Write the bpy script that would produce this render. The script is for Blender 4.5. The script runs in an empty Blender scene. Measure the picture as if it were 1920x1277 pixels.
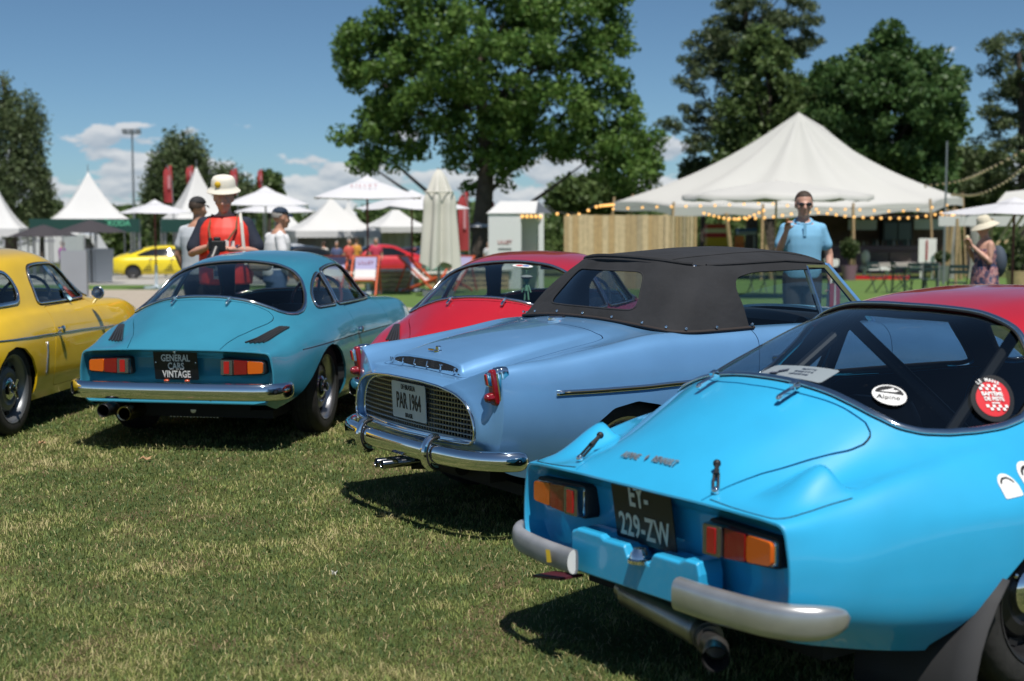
import bpy, bmesh, math, random
import numpy as np
from mathutils import Vector, Matrix
R = math.radians
random.seed(7); rng = np.random.default_rng(11)
scene = bpy.context.scene
COL = scene.collection

# ------------------------------------------------------------------ camera
F_PX, CAM_H, Y_H = 2667.0, 1.41, 402.0
PITCH = math.atan((638.5 - Y_H) / F_PX)
cd = bpy.data.cameras.new('camera'); cam = bpy.data.objects.new('camera', cd); COL.objects.link(cam)
cd.sensor_width = 36.0; cd.lens = 36.0 * F_PX / 1920.0
cd.clip_start = 0.05; cd.clip_end = 4000
cam.location = (0, 0, CAM_H); cam.rotation_euler = (R(90) - PITCH, 0, 0)
cd.dof.use_dof = True; cd.dof.focus_distance = 6.4; cd.dof.aperture_fstop = 2.9
scene.camera = cam

# ------------------------------------------------------------------ sky and sun
SUN_EL = R(64.5); SUN_AZ = R(180 - 15)          # azimuth clockwise from +Y (behind the camera, a little right)
sdir = Vector((math.sin(SUN_AZ) * math.cos(SUN_EL), math.cos(SUN_AZ) * math.cos(SUN_EL), math.sin(SUN_EL)))
world = bpy.data.worlds.new('World'); scene.world = world; world.use_nodes = True
def build_world():
    nt = world.node_tree; N = nt.nodes; L = nt.links; N.clear()
    out = N.new('ShaderNodeOutputWorld'); bg = N.new('ShaderNodeBackground'); L.new(bg.outputs[0], out.inputs[0])
    bg.inputs['Strength'].default_value = 0.088
    sky = N.new('ShaderNodeTexSky'); sky.sky_type = 'NISHITA'; sky.sun_disc = False
    sky.sun_elevation = SUN_EL; sky.sun_rotation = SUN_AZ
    sky.air_density = 0.52; sky.dust_density = 0.35; sky.ozone_density = 4.0; sky.altitude = 50
    tc = N.new('ShaderNodeTexCoord')
    sep = N.new('ShaderNodeSeparateXYZ'); L.new(tc.outputs['Generated'], sep.inputs[0])
    # azimuth / elevation style coordinates for flat cumulus banks low over the horizon
    def math_(op, a, b=None, c=None):
        m = N.new('ShaderNodeMath'); m.operation = op
        for i, v in enumerate((a, b, c)):
            if v is None: continue
            if isinstance(v, (int, float)): m.inputs[i].default_value = v
            else: L.new(v, m.inputs[i])
        return m.outputs[0]
    az = math_('ARCTAN2', sep.outputs['X'], sep.outputs['Y'])
    el = math_('ARCSINE', sep.outputs['Z'])
    comb = N.new('ShaderNodeCombineXYZ')
    L.new(math_('MULTIPLY', az, 20.0), comb.inputs[0]); L.new(math_('MULTIPLY', el, 52.0), comb.inputs[1])
    comb.inputs[2].default_value = 3.7
    n1 = N.new('ShaderNodeTexNoise'); n1.inputs['Scale'].default_value = 1.0; n1.inputs['Detail'].default_value = 9; n1.inputs['Roughness'].default_value = 0.52
    L.new(comb.outputs[0], n1.inputs['Vector'])
    # cover falls off with elevation: thick bank below 4 degrees, odd puffs up to 9
    cov = N.new('ShaderNodeMapRange'); cov.inputs[1].default_value = R(1.3); cov.inputs[2].default_value = R(4.6)
    cov.inputs[3].default_value = 0.44; cov.inputs[4].default_value = 0.70; L.new(el, cov.inputs[0])
    d = math_('SUBTRACT', n1.outputs['Fac'], cov.outputs[0])
    dens = N.new('ShaderNodeMapRange'); dens.interpolation_type = 'SMOOTHSTEP'
    dens.inputs[1].default_value = 0.0; dens.inputs[2].default_value = 0.055; L.new(d, dens.inputs[0])
    # cloud colour: white tops, greyer bases, from a second lookup a little higher
    comb2 = N.new('ShaderNodeCombineXYZ'); L.new(math_('MULTIPLY', az, 20.0), comb2.inputs[0])
    L.new(math_('ADD', math_('MULTIPLY', el, 52.0), 0.22), comb2.inputs[1]); comb2.inputs[2].default_value = 3.7
    n2 = N.new('ShaderNodeTexNoise'); n2.inputs['Scale'].default_value = 1.0; n2.inputs['Detail'].default_value = 4; L.new(comb2.outputs[0], n2.inputs['Vector'])
    sh = N.new('ShaderNodeMapRange'); L.new(math_('SUBTRACT', n2.outputs['Fac'], n1.outputs['Fac']), sh.inputs[0])
    sh.inputs[1].default_value = -0.10; sh.inputs[2].default_value = 0.10
    cc = N.new('ShaderNodeMix'); cc.data_type = 'RGBA'; L.new(sh.outputs[0], cc.inputs['Factor'])
    cc.inputs['A'].default_value = (8.2, 8.3, 8.5, 1); cc.inputs['B'].default_value = (4.8, 5.4, 6.2, 1)
    tint = N.new('ShaderNodeMix'); tint.data_type = 'RGBA'; tint.blend_type = 'MULTIPLY'; tint.inputs['Factor'].default_value = 1.0
    L.new(sky.outputs[0], tint.inputs['A']); tint.inputs['B'].default_value = (0.90, 1.05, 1.0, 1)
    mx = N.new('ShaderNodeMix'); mx.data_type = 'RGBA'
    L.new(math_('MULTIPLY', dens.outputs[0], 0.86), mx.inputs['Factor']); L.new(tint.outputs['Result'], mx.inputs['A']); L.new(cc.outputs['Result'], mx.inputs['B'])
    L.new(mx.outputs['Result'], bg.inputs['Color'])
build_world()
sd = bpy.data.lights.new('sun', 'SUN'); so = bpy.data.objects.new('sun', sd); COL.objects.link(so)
sd.energy = 5.0; sd.angle = R(0.53); sd.color = (1.0, 0.955, 0.89)
so.rotation_euler = sdir.to_track_quat('Z', 'Y').to_euler()
scene.view_settings.view_transform = 'Standard'; scene.view_settings.look = 'None'
scene.view_settings.exposure = 0.0; scene.view_settings.gamma = 1.0; scene.view_settings.use_curve_mapping = False
scene.cycles.use_denoising = True
scene.cycles.max_bounces = 10; scene.cycles.transparent_max_bounces = 24
scene.cycles.sample_clamp_indirect = 6.0
scene.cycles.caustics_reflective = False; scene.cycles.caustics_refractive = False
# ------------------------------------------------------------------ materials
MATS = {}
def mat(name, col, rough=0.5, metal=0.0, coat=0.0, spec=0.5, noise=None, bump=None, emit=None, trans=None, coat_rough=0.03, sheen=0.0, fn=None):
    """noise=(scale, amount[, detail]) varies the base colour; bump=(scale, strength, distance)"""
    if name in MATS: return MATS[name]
    m = bpy.data.materials.new(name); m.use_nodes = True; MATS[name] = m
    nt = m.node_tree; b = nt.nodes['Principled BSDF']
    c = tuple(col) + (1,) if len(col) == 3 else col
    b.inputs['Base Color'].default_value = c; b.inputs['Roughness'].default_value = rough; b.inputs['Metallic'].default_value = metal
    b.inputs['Coat Weight'].default_value = coat; b.inputs['Coat Roughness'].default_value = coat_rough
    b.inputs['Specular IOR Level'].default_value = spec
    if sheen: b.inputs['Sheen Weight'].default_value = sheen
    if emit: b.inputs['Emission Color'].default_value = tuple(emit[0]) + (1,); b.inputs['Emission Strength'].default_value = emit[1]
    if trans: b.inputs['Transmission Weight'].default_value = trans
    if noise or bump:
        tc = nt.nodes.new('ShaderNodeTexCoord')
    if noise:
        n = nt.nodes.new('ShaderNodeTexNoise'); n.inputs['Scale'].default_value = noise[0]; n.inputs['Detail'].default_value = noise[2] if len(noise) > 2 else 4
        nt.links.new(tc.outputs['Object'], n.inputs['Vector'])
        mr = nt.nodes.new('ShaderNodeMapRange'); mr.inputs[1].default_value = 0.25; mr.inputs[2].default_value = 0.75
        mr.inputs[3].default_value = 1 - noise[1]; mr.inputs[4].default_value = 1 + noise[1]
        nt.links.new(n.outputs['Fac'], mr.inputs[0])
        mx = nt.nodes.new('ShaderNodeVectorMath'); mx.operation = 'SCALE'; mx.inputs[0].default_value = c[:3]
        nt.links.new(mr.outputs[0], mx.inputs['Scale']); nt.links.new(mx.outputs[0], b.inputs['Base Color'])
    if bump:
        n = nt.nodes.new('ShaderNodeTexNoise'); n.inputs['Scale'].default_value = bump[0]; n.inputs['Detail'].default_value = 3
        nt.links.new(tc.outputs['Object'], n.inputs['Vector'])
        bp = nt.nodes.new('ShaderNodeBump'); bp.inputs['Strength'].default_value = bump[1]; bp.inputs['Distance'].default_value = bump[2]
        nt.links.new(n.outputs['Fac'], bp.inputs['Height']); nt.links.new(bp.outputs[0], b.inputs['Normal'])
    return m
def glass_mat(name, tint=(0.74, 0.80, 0.80), ior=1.5, rough=0.0, base=.07):
    if name in MATS: return MATS[name]
    m = bpy.data.materials.new(name); m.use_nodes = True; MATS[name] = m
    nt = m.node_tree; N = nt.nodes; N.clear()
    out = N.new('ShaderNodeOutputMaterial'); mx = N.new('ShaderNodeMixShader'); tr = N.new('ShaderNodeBsdfTransparent'); gl = N.new('ShaderNodeBsdfGlossy')
    # Schlick reflectance from the angle between view and surface, the same from both sides of the pane
    ge = N.new('ShaderNodeNewGeometry'); dt = N.new('ShaderNodeVectorMath'); dt.operation = 'DOT_PRODUCT'
    nt.links.new(ge.outputs['Incoming'], dt.inputs[0]); nt.links.new(ge.outputs['Normal'], dt.inputs[1])
    def mth(op, a, b=None, clamp=False):
        m_ = N.new('ShaderNodeMath'); m_.operation = op; m_.use_clamp = clamp
        for i, v in enumerate((a, b)):
            if v is None: continue
            if isinstance(v, (int, float)): m_.inputs[i].default_value = v
            else: nt.links.new(v, m_.inputs[i])
        return m_
    ab = mth('ABSOLUTE', dt.outputs['Value']); om = mth('SUBTRACT', 1.0, ab.outputs[0], True); pw = mth('POWER', om.outputs[0], 4.5)
    mul = mth('MULTIPLY_ADD', pw.outputs[0], .92, True); mul.inputs[2].default_value = base
    tr.inputs[0].default_value = tuple(tint) + (1,); gl.inputs['Roughness'].default_value = rough
    nt.links.new(mul.outputs[0], mx.inputs[0])
    nt.links.new(tr.outputs[0], mx.inputs[1]); nt.links.new(gl.outputs[0], mx.inputs[2]); nt.links.new(mx.outputs[0], out.inputs[0])
    return m
def paint(name, col, metallic=0.0, rough=0.32, dust=0.06):
    """car lacquer: base coat with a little flake and dust, clear coat on top"""
    if name in MATS: return MATS[name]
    m = mat(name, col, rough=rough, metal=metallic, coat=1.0, coat_rough=0.025, noise=(5.0, dust, 6))
    nt = m.node_tree; b = nt.nodes['Principled BSDF']
    tc = nt.nodes.new('ShaderNodeTexCoord')
    n = nt.nodes.new('ShaderNodeTexNoise'); n.inputs['Scale'].default_value = 2.2; n.inputs['Detail'].default_value = 7
    nt.links.new(tc.outputs['Object'], n.inputs['Vector'])
    mr = nt.nodes.new('ShaderNodeMapRange'); mr.inputs[1].default_value = 0.45; mr.inputs[2].default_value = 0.75; mr.inputs[3].default_value = 0.008; mr.inputs[4].default_value = 0.07
    nt.links.new(n.outputs['Fac'], mr.inputs[0]); nt.links.new(mr.outputs[0], b.inputs['Coat Roughness'])
    return m

M_CHROME = mat('chrome', (0.82, 0.83, 0.85), rough=0.06, metal=1.0)
M_ALU = mat('brushed_aluminium', (0.55, 0.56, 0.58), rough=0.32, metal=1.0, noise=(20, .1))
M_RUBBER = mat('black_rubber', (0.012, 0.012, 0.013), rough=0.55)
M_TYRE = mat('tyre_rubber', (0.022, 0.021, 0.02), rough=0.75, noise=(30, .35), bump=(60, .3, .004))
M_LINER = mat('dark_liner', (0.008, 0.008, 0.009), rough=0.8)
M_VINYL = mat('black_vinyl', (0.012, 0.012, 0.013), rough=0.5, bump=(120, .3, .002))
M_GLASS = glass_mat('car_glass')
M_WHITE = mat('white_paint', (0.78, 0.78, 0.76), rough=0.5, noise=(6, .05))
M_BLACK = mat('black_paint', (0.012, 0.012, 0.012), rough=0.45)

# ------------------------------------------------------------------ objects
def link(name, data, parent=None, loc=None, rot=None):
    o = bpy.data.objects.new(name, data); COL.objects.link(o)
    if parent is not None: o.parent = parent
    if loc is not None: o.location = loc
    if rot is not None: o.rotation_euler = rot
    return o
def tag(o, label=None, cat=None, group=None, kind=None):
    if label: o['label'] = label
    if cat: o['category'] = cat
    if group: o['group'] = group
    if kind: o['kind'] = kind
    return o
def empty(name, loc, rz=0.0, **kw):
    o = link(name, None, None, loc, (0, 0, rz)); o.empty_display_size = 0.2
    return tag(o, **kw)
def mesh_data(name, V, F, mats, fm=None, normals=None, smooth=True):
    me = bpy.data.meshes.new(name)
    me.from_pydata([tuple(map(float, v)) for v in V], [], [tuple(map(int, f)) for f in F])
    for m in (mats if isinstance(mats, (list, tuple)) else [mats]): me.materials.append(m)
    if fm is not None: me.polygons.foreach_set('material_index', np.asarray(fm, dtype=np.int32))
    me.polygons.foreach_set('use_smooth', np.full(len(me.polygons), bool(smooth)))
    me.update()
    if normals is not None and smooth:
        me.normals_split_custom_set_from_vertices([tuple(map(float, n)) for n in normals])
    return me
def mobj(name, V, F, mats, parent=None, fm=None, normals=None, smooth=True, loc=None, rot=None):
    return link(name, mesh_data(name, V, F, mats, fm, normals, smooth), parent, loc, rot)
def smooth_by_angle(o, deg=35):
    me = o.data; bm = bmesh.new(); bm.from_mesh(me)
    for e in bm.edges:
        if len(e.link_faces) == 2 and e.calc_face_angle(0) > R(deg): e.smooth = False
    for f in bm.faces: f.smooth = True
    bm.to_mesh(me); bm.free()
    return o

class MB:
    """collects simple shapes; build() links them as one mesh object"""
    def __init__(s): s.V = []; s.F = []; s.M = []
    def add(s, V, F, m=0):
        o = len(s.V); s.V += [tuple(v) for v in V]; s.F += [tuple(i + o for i in f) for f in F]; s.M += [m] * len(F); return s
    def box(s, c, d, m=0, rot=None, taper=1.0):
        hx, hy, hz = d[0] / 2, d[1] / 2, d[2] / 2
        V = [Vector((x * hx * (taper if z > 0 else 1), y * hy * (taper if z > 0 else 1), z * hz)) for x in (-1, 1) for y in (-1, 1) for z in (-1, 1)]
        if rot is not None:
            M = rot if isinstance(rot, Matrix) else Matrix.Rotation(rot, 3, 'Z')
            V = [M @ v for v in V]
        V = [v + Vector(c) for v in V]
        return s.add(V, [(0, 1, 3, 2), (4, 6, 7, 5), (0, 4, 5, 1), (2, 3, 7, 6), (0, 2, 6, 4), (1, 5, 7, 3)], m)
    def bar(s, p, q, w, h=None, m=0):
        p = Vector(p); q = Vector(q); d = q - p; h = h or w
        M = d.to_track_quat('X', 'Z').to_matrix()
        return s.box((p + q) / 2, (d.length, w, h), m, M)
    def tube(s, pts, r, n=8, m=0, closed=False, caps=True):
        pts = [Vector(p) for p in pts]; k = len(pts)
        rs = r if isinstance(r, (list, tuple)) else [r] * k
        up = None; rings = []
        for i in range(k):
            if closed: t = pts[(i + 1) % k] - pts[i - 1]
            else: t = pts[min(i + 1, k - 1)] - pts[max(i - 1, 0)]
            if t.length < 1e-9: t = Vector((0, 0, 1))
            t.normalize()
            if up is None: up = t.orthogonal().normalized()
            up = (up - t * up.dot(t));
            if up.length < 1e-6: up = t.orthogonal()
            up.normalize(); sd_ = t.cross(up)
            rings.append([pts[i] + (up * math.cos(a) + sd_ * math.sin(a)) * rs[i] for a in [2 * math.pi * j / n for j in range(n)]])
        V = [v for rg in rings for v in rg]; F = []
        for i in range(k if closed else k - 1):
            a = i * n; b = ((i + 1) % k) * n
            for j in range(n): F.append((a + j, a + (j + 1) % n, b + (j + 1) % n, b + j))
        if caps and not closed:
            F.append(tuple(range(n - 1, -1, -1))); F.append(tuple((k - 1) * n + j for j in range(n)))
        return s.add(V, F, m)
    def lathe(s, prof, c=(0, 0, 0), n=24, axis='Z', m=0, mf=None):
        """prof: (radius, height) pairs; axis of rotation Z or Y"""
        V = []; F = []
        for r, h in prof:
            for j in range(n):
                a = 2 * math.pi * j / n; x, y = r * math.cos(a), r * math.sin(a)
                V.append((c[0] + x, c[1] + y, c[2] + h) if axis == 'Z' else ((c[0] + x, c[1] + h, c[2] + y) if axis == 'Y' else (c[0] + h, c[1] + x, c[2] + y)))
        for i in range(len(prof) - 1):
            for j in range(n): F.append((i * n + j, i * n + (j + 1) % n, (i + 1) * n + (j + 1) % n, (i + 1) * n + j))
        return s.add(V, F, m)
    def sphere(s, c, r, n=12, k=8, m=0, sc=(1, 1, 1)):
        V = [];
        for i in range(k + 1):
            a = math.pi * i / k
            for j in range(n):
                b = 2 * math.pi * j / n
                V.append((c[0] + r * sc[0] * math.sin(a) * math.cos(b), c[1] + r * sc[1] * math.sin(a) * math.sin(b), c[2] + r * sc[2] * math.cos(a)))
        F = [(i * n + j, (i + 1) * n + j, (i + 1) * n + (j + 1) % n, i * n + (j + 1) % n) for i in range(k) for j in range(n)]
        return s.add(V, F, m)
    def grid(s, fn, nu, nv, m=0, closed_u=False):
        V = [fn(i / (nu if closed_u else nu - 1), j / (nv - 1)) for i in range(nu) for j in range(nv)]
        F = [(i * nv + j, ((i + 1) % nu) * nv + j, ((i + 1) % nu) * nv + j + 1, i * nv + j + 1) for i in range(nu if closed_u else nu - 1) for j in range(nv - 1)]
        return s.add(V, F, m)
    def build(s, name, mats, parent=None, smooth=True, loc=None, rot=None, angle=35):
        o = mobj(name, s.V, s.F, mats, parent, s.M, None, smooth, loc, rot)
        if smooth and angle: smooth_by_angle(o, angle)
        return o
def copy_tree(o, parent=None):
    c = o.copy(); COL.objects.link(c)
    if parent is not None: c.parent = parent
    for ch in [x for x in bpy.data.objects if x.parent == o]: copy_tree(ch, c)
    return c
def text_mesh(body, size, mat_, name='lettering', parent=None, loc=(0, 0, 0), M=None, extrude=0.0008, sx=1.0, bold=0.0, align='CENTER', spacing=1.0):
    """flat lettering converted to a mesh; M: 3x3 matrix whose columns are right, up, normal"""
    cu = bpy.data.curves.new(name, 'FONT'); cu.body = body; cu.size = size; cu.align_x = align; cu.align_y = 'CENTER'; cu.extrude = extrude; cu.offset = bold; cu.space_character = spacing
    cu.resolution_u = 3
    t = bpy.data.objects.new(name, cu); COL.objects.link(t)
    bpy.context.view_layer.update()
    me = bpy.data.meshes.new_from_object(t.evaluated_get(bpy.context.evaluated_depsgraph_get()))
    bpy.data.objects.remove(t); bpy.data.curves.remove(cu)
    A = Matrix.Diagonal((sx, 1, 1))
    if M is not None: A = M @ A
    me.transform(Matrix.Translation(Vector(loc)) @ A.to_4x4())
    me.materials.clear(); me.materials.append(mat_)
    return link(name, me, parent)
def basis(right, up):
    r = Vector(right).normalized(); u = Vector(up); u = (u - r * u.dot(r)).normalized(); n = r.cross(u)
    return Matrix((r, u, n)).transposed()

# camera-ray helpers: real places worked out from where things stand in the picture
def ray(px, py):
    c, s = math.cos(PITCH), math.sin(PITCH); a = (px - 960) / F_PX; b = (638.5 - py) / F_PX
    return Vector((a, c + b * s, -s + b * c))
def at(px, py, Y):
    r = ray(px, py); return Vector((0, 0, CAM_H)) + r * (Y / r.y)
def ground(px, py, z=0.0):
    r = ray(px, py); return Vector((0, 0, CAM_H)) + r * ((z - CAM_H) / r.z)
def gx(px, Y):
    return (px - 960) / F_PX * Y      # sideways position at distance Y

# ------------------------------------------------------------------ surfaces cut by outlines
def pchip(x, Y, xi):
    """monotone cubic through (x, Y[:, k])"""
    x = np.asarray(x, float); Y = np.asarray(Y, float); h = np.diff(x)[:, None]; d = np.diff(Y, axis=0) / h
    m = np.zeros_like(Y)
    w1 = 2 * h[1:] + h[:-1]; w2 = h[1:] + 2 * h[:-1]
    s = d[1:] * d[:-1] > 0
    with np.errstate(divide='ignore', invalid='ignore'):
        hm = (w1 + w2) / (w1 / d[:-1] + w2 / d[1:])
    m[1:-1] = np.where(s, hm, 0); m[0] = d[0]; m[-1] = d[-1]
    i = np.clip(np.searchsorted(x, xi) - 1, 0, len(x) - 2); t = ((xi - x[i]) / np.diff(x)[i])[:, None]; hh = h[i]
    return (Y[i] * (1 + 2 * t) * (1 - t) ** 2 + m[i] * hh * t * (1 - t) ** 2 + Y[i + 1] * t * t * (3 - 2 * t) + m[i + 1] * hh * t * t * (t - 1))
def crspline(P, sub, closed=False):
    P = np.asarray(P, float); n = len(P); out = []
    for i in range(n if closed else n - 1):
        p1 = P[i]; p2 = P[(i + 1) % n]
        p0 = P[i - 1] if (closed or i > 0) else 2 * p1 - p2
        p3 = P[(i + 2) % n] if (closed or i < n - 2) else 2 * p2 - p1
        for k in range(sub):
            t = k / sub
            out.append(0.5 * ((2 * p1) + (-p0 + p2) * t + (2 * p0 - 5 * p1 + 4 * p2 - p3) * t * t + (-p0 + 3 * p1 - 3 * p2 + p3) * t ** 3))
    if not closed: out.append(P[-1])
    return np.array(out)
def sdf_poly(P, Q):
    """signed distance of points Q to closed outline P (negative inside)"""
    P = np.asarray(P, float); Q = np.asarray(Q, float)
    A = P; B = np.roll(P, -1, 0); dmin = np.full(len(Q), 1e9); inside = np.zeros(len(Q), bool)
    for a, b in zip(A, B):
        ab = b - a; L2 = max(ab @ ab, 1e-12); aq = Q - a
        t = np.clip((aq @ ab) / L2, 0, 1); d = aq - t[:, None] * ab
        dmin = np.minimum(dmin, np.hypot(d[:, 0], d[:, 1]))
        c = (a[1] > Q[:, 1]) != (b[1] > Q[:, 1])
        if abs(b[1] - a[1]) > 1e-12:
            inside ^= c & (Q[:, 0] < (b[0] - a[0]) * (Q[:, 1] - a[1]) / (b[1] - a[1]) + a[0])
    return np.where(inside, -dmin, dmin)
def rounded(P, r, k=5):
    """polygon with its corners rounded by radius-like length r"""
    P = np.asarray(P, float); out = []; n = len(P)
    for i in range(n):
        rr = r[i] if isinstance(r, (list, tuple)) else r
        a = P[i - 1] - P[i]; b = P[(i + 1) % n] - P[i]; la, lb = np.linalg.norm(a), np.linalg.norm(b)
        q = min(rr, la * .48, lb * .48)
        s, e = P[i] + a / la * q, P[i] + b / lb * q
        for j in range(k + 1):
            t = j / k; out.append(s * (1 - t) ** 2 + 2 * P[i] * t * (1 - t) + e * t * t)
    return np.array(out)
class Surf:
    """V vertices, N normals, F faces (any polygon)"""
    def __init__(s, V, N, F): s.V = np.asarray(V, float); s.N = np.asarray(N, float); s.F = F
    def clip(s, f):
        """keep where f <= 0; f given per vertex"""
        f = np.asarray(f, float); f = np.where(np.abs(f) < 1e-7, 1e-7, f)
        V = [None]; ins = f <= 0; newF = []; extraV = []; extraN = []; cache = {}; base = len(s.V)
        def cut(a, b):
            k = (a, b) if a < b else (b, a)
            if k not in cache:
                t = f[a] / (f[a] - f[b]); extraV.append(s.V[a] + (s.V[b] - s.V[a]) * t)
                n = s.N[a] + (s.N[b] - s.N[a]) * t; extraN.append(n / (np.linalg.norm(n) + 1e-12)); cache[k] = base + len(extraV) - 1
            return cache[k]
        for fc in s.F:
            fl = [ins[i] for i in fc]
            if all(fl): newF.append(fc)
            elif any(fl):
                o = []
                for i in range(len(fc)):
                    a, b = fc[i], fc[(i + 1) % len(fc)]
                    if ins[a]: o.append(a)
                    if ins[a] != ins[b]: o.append(cut(a, b))
                if len(o) >= 3: newF.append(tuple(o))
        AV = np.vstack([s.V] + ([np.array(extraV)] if extraV else [])); AN = np.vstack([s.N] + ([np.array(extraN)] if extraN else []))
        used = sorted({i for fc in newF for i in fc}); mp = {u: k for k, u in enumerate(used)}
        return Surf(AV[used] if used else np.zeros((0, 3)), AN[used] if used else np.zeros((0, 3)), [tuple(mp[i] for i in fc) for fc in newF])
    def loops(s):
        """boundary loops as lists of vertex indices"""
        cnt = {}
        for fc in s.F:
            for i in range(len(fc)):
                a, b = fc[i], fc[(i + 1) % len(fc)]; cnt[(a, b)] = 1
        nxt = {a: b for (a, b) in cnt if (b, a) not in cnt}; out = []
        while nxt:
            st = next(iter(nxt)); lp = [st]; c = nxt.pop(st)
            while c != st and c in nxt: lp.append(c); c = nxt.pop(c)
            out.append(lp)
        return sorted(out, key=len, reverse=True)
    def offset(s, d): return Surf(s.V + s.N * d, s.N, s.F)
    def flipped(s): return Surf(s.V, -s.N, [tuple(reversed(f)) for f in s.F])
    def build(s, name, m, parent=None): return mobj(name, s.V, s.F, m, parent, None, s.N)
    def shell(s, name, m, m_in, th, parent=None):
        """outer skin plus dark inner skin plus rim"""
        n = len(s.V); V = np.vstack([s.V, s.V - s.N * th]); N = np.vstack([s.N, -s.N])
        F = list(s.F) + [tuple(i + n for i in reversed(f)) for f in s.F]; fm = [0] * len(s.F) + [1] * len(s.F)
        # rim quads get their own vertices so that the edge stays crisp
        RV = []; RN = []; k = len(V)
        for lp in s.loops():
            for i in range(len(lp)):
                a, b = lp[i], lp[(i + 1) % len(lp)]
                q = [s.V[a], s.V[b], s.V[b] - s.N[b] * th, s.V[a] - s.N[a] * th]
                nn = np.cross(q[1] - q[0], q[3] - q[0]); l = np.linalg.norm(nn)
                if l < 1e-12 or np.linalg.norm(q[1] - q[0]) > .3: continue
                RV += q; RN += [-nn / l] * 4; F.append((k + 1, k, k + 3, k + 2)); fm.append(0); k += 4
        if RV: V = np.vstack([V, RV]); N = np.vstack([N, RN])
        return mobj(name, V, F, [m, m_in], parent, fm, N)
def resample(P, step, closed=False):
    P = np.asarray(P, float)
    if closed: P = np.vstack([P, P[:1]])
    d = np.linalg.norm(np.diff(P, axis=0), axis=1); keep = np.r_[True, d > 1e-6]; P = P[keep]
    s = np.r_[0, np.cumsum(np.linalg.norm(np.diff(P, axis=0), axis=1))]; n = max(3, int(s[-1] / step))
    q = np.linspace(0, s[-1], n + 1)
    out = np.stack([np.interp(q, s, P[:, k]) for k in range(P.shape[1])], 1)
    return out[:-1] if closed else out
def smooth_line(P, it=2, closed=False):
    P = P.copy()
    for _ in range(it):
        if closed: P = .5 * P + .25 * (np.roll(P, 1, 0) + np.roll(P, -1, 0))
        else: P[1:-1] = .5 * P[1:-1] + .25 * (P[2:] + P[:-2])
    return P
def strip_along(P, N, w, h, closed=True, n=8, lift=0.0):
    """oval bead of width w and height h along line P lying on a surface with normals N"""
    k = len(P); V = []; F = []
    T = (np.roll(P, -1, 0) - np.roll(P, 1, 0)) if closed else np.gradient(P, axis=0)
    T /= np.linalg.norm(T, axis=1)[:, None] + 1e-12
    S = np.cross(T, N); S /= np.linalg.norm(S, axis=1)[:, None] + 1e-12
    for i in range(k):
        for j in range(n):
            a = 2 * math.pi * j / n
            V.append(P[i] + S[i] * (w / 2 * math.cos(a)) + N[i] * (lift + h / 2 * math.sin(a)))
    for i in range(k if closed else k - 1):
        for j in range(n):
            F.append((i * n + j, ((i + 1) % k) * n + j, ((i + 1) % k) * n + (j + 1) % n, i * n + (j + 1) % n))
    if not closed: F.append(tuple(range(n))); F.append(tuple((k - 1) * n + j for j in reversed(range(n))))
    return V, F
def loop_line(surf, lp, step=.02, it=3):
    P = np.hstack([surf.V[lp], surf.N[lp]]); P = smooth_line(resample(P, step, True), it, True)
    N = P[:, 3:]; N = N / np.linalg.norm(N, axis=1)[:, None]
    return P[:, :3], N
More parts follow.
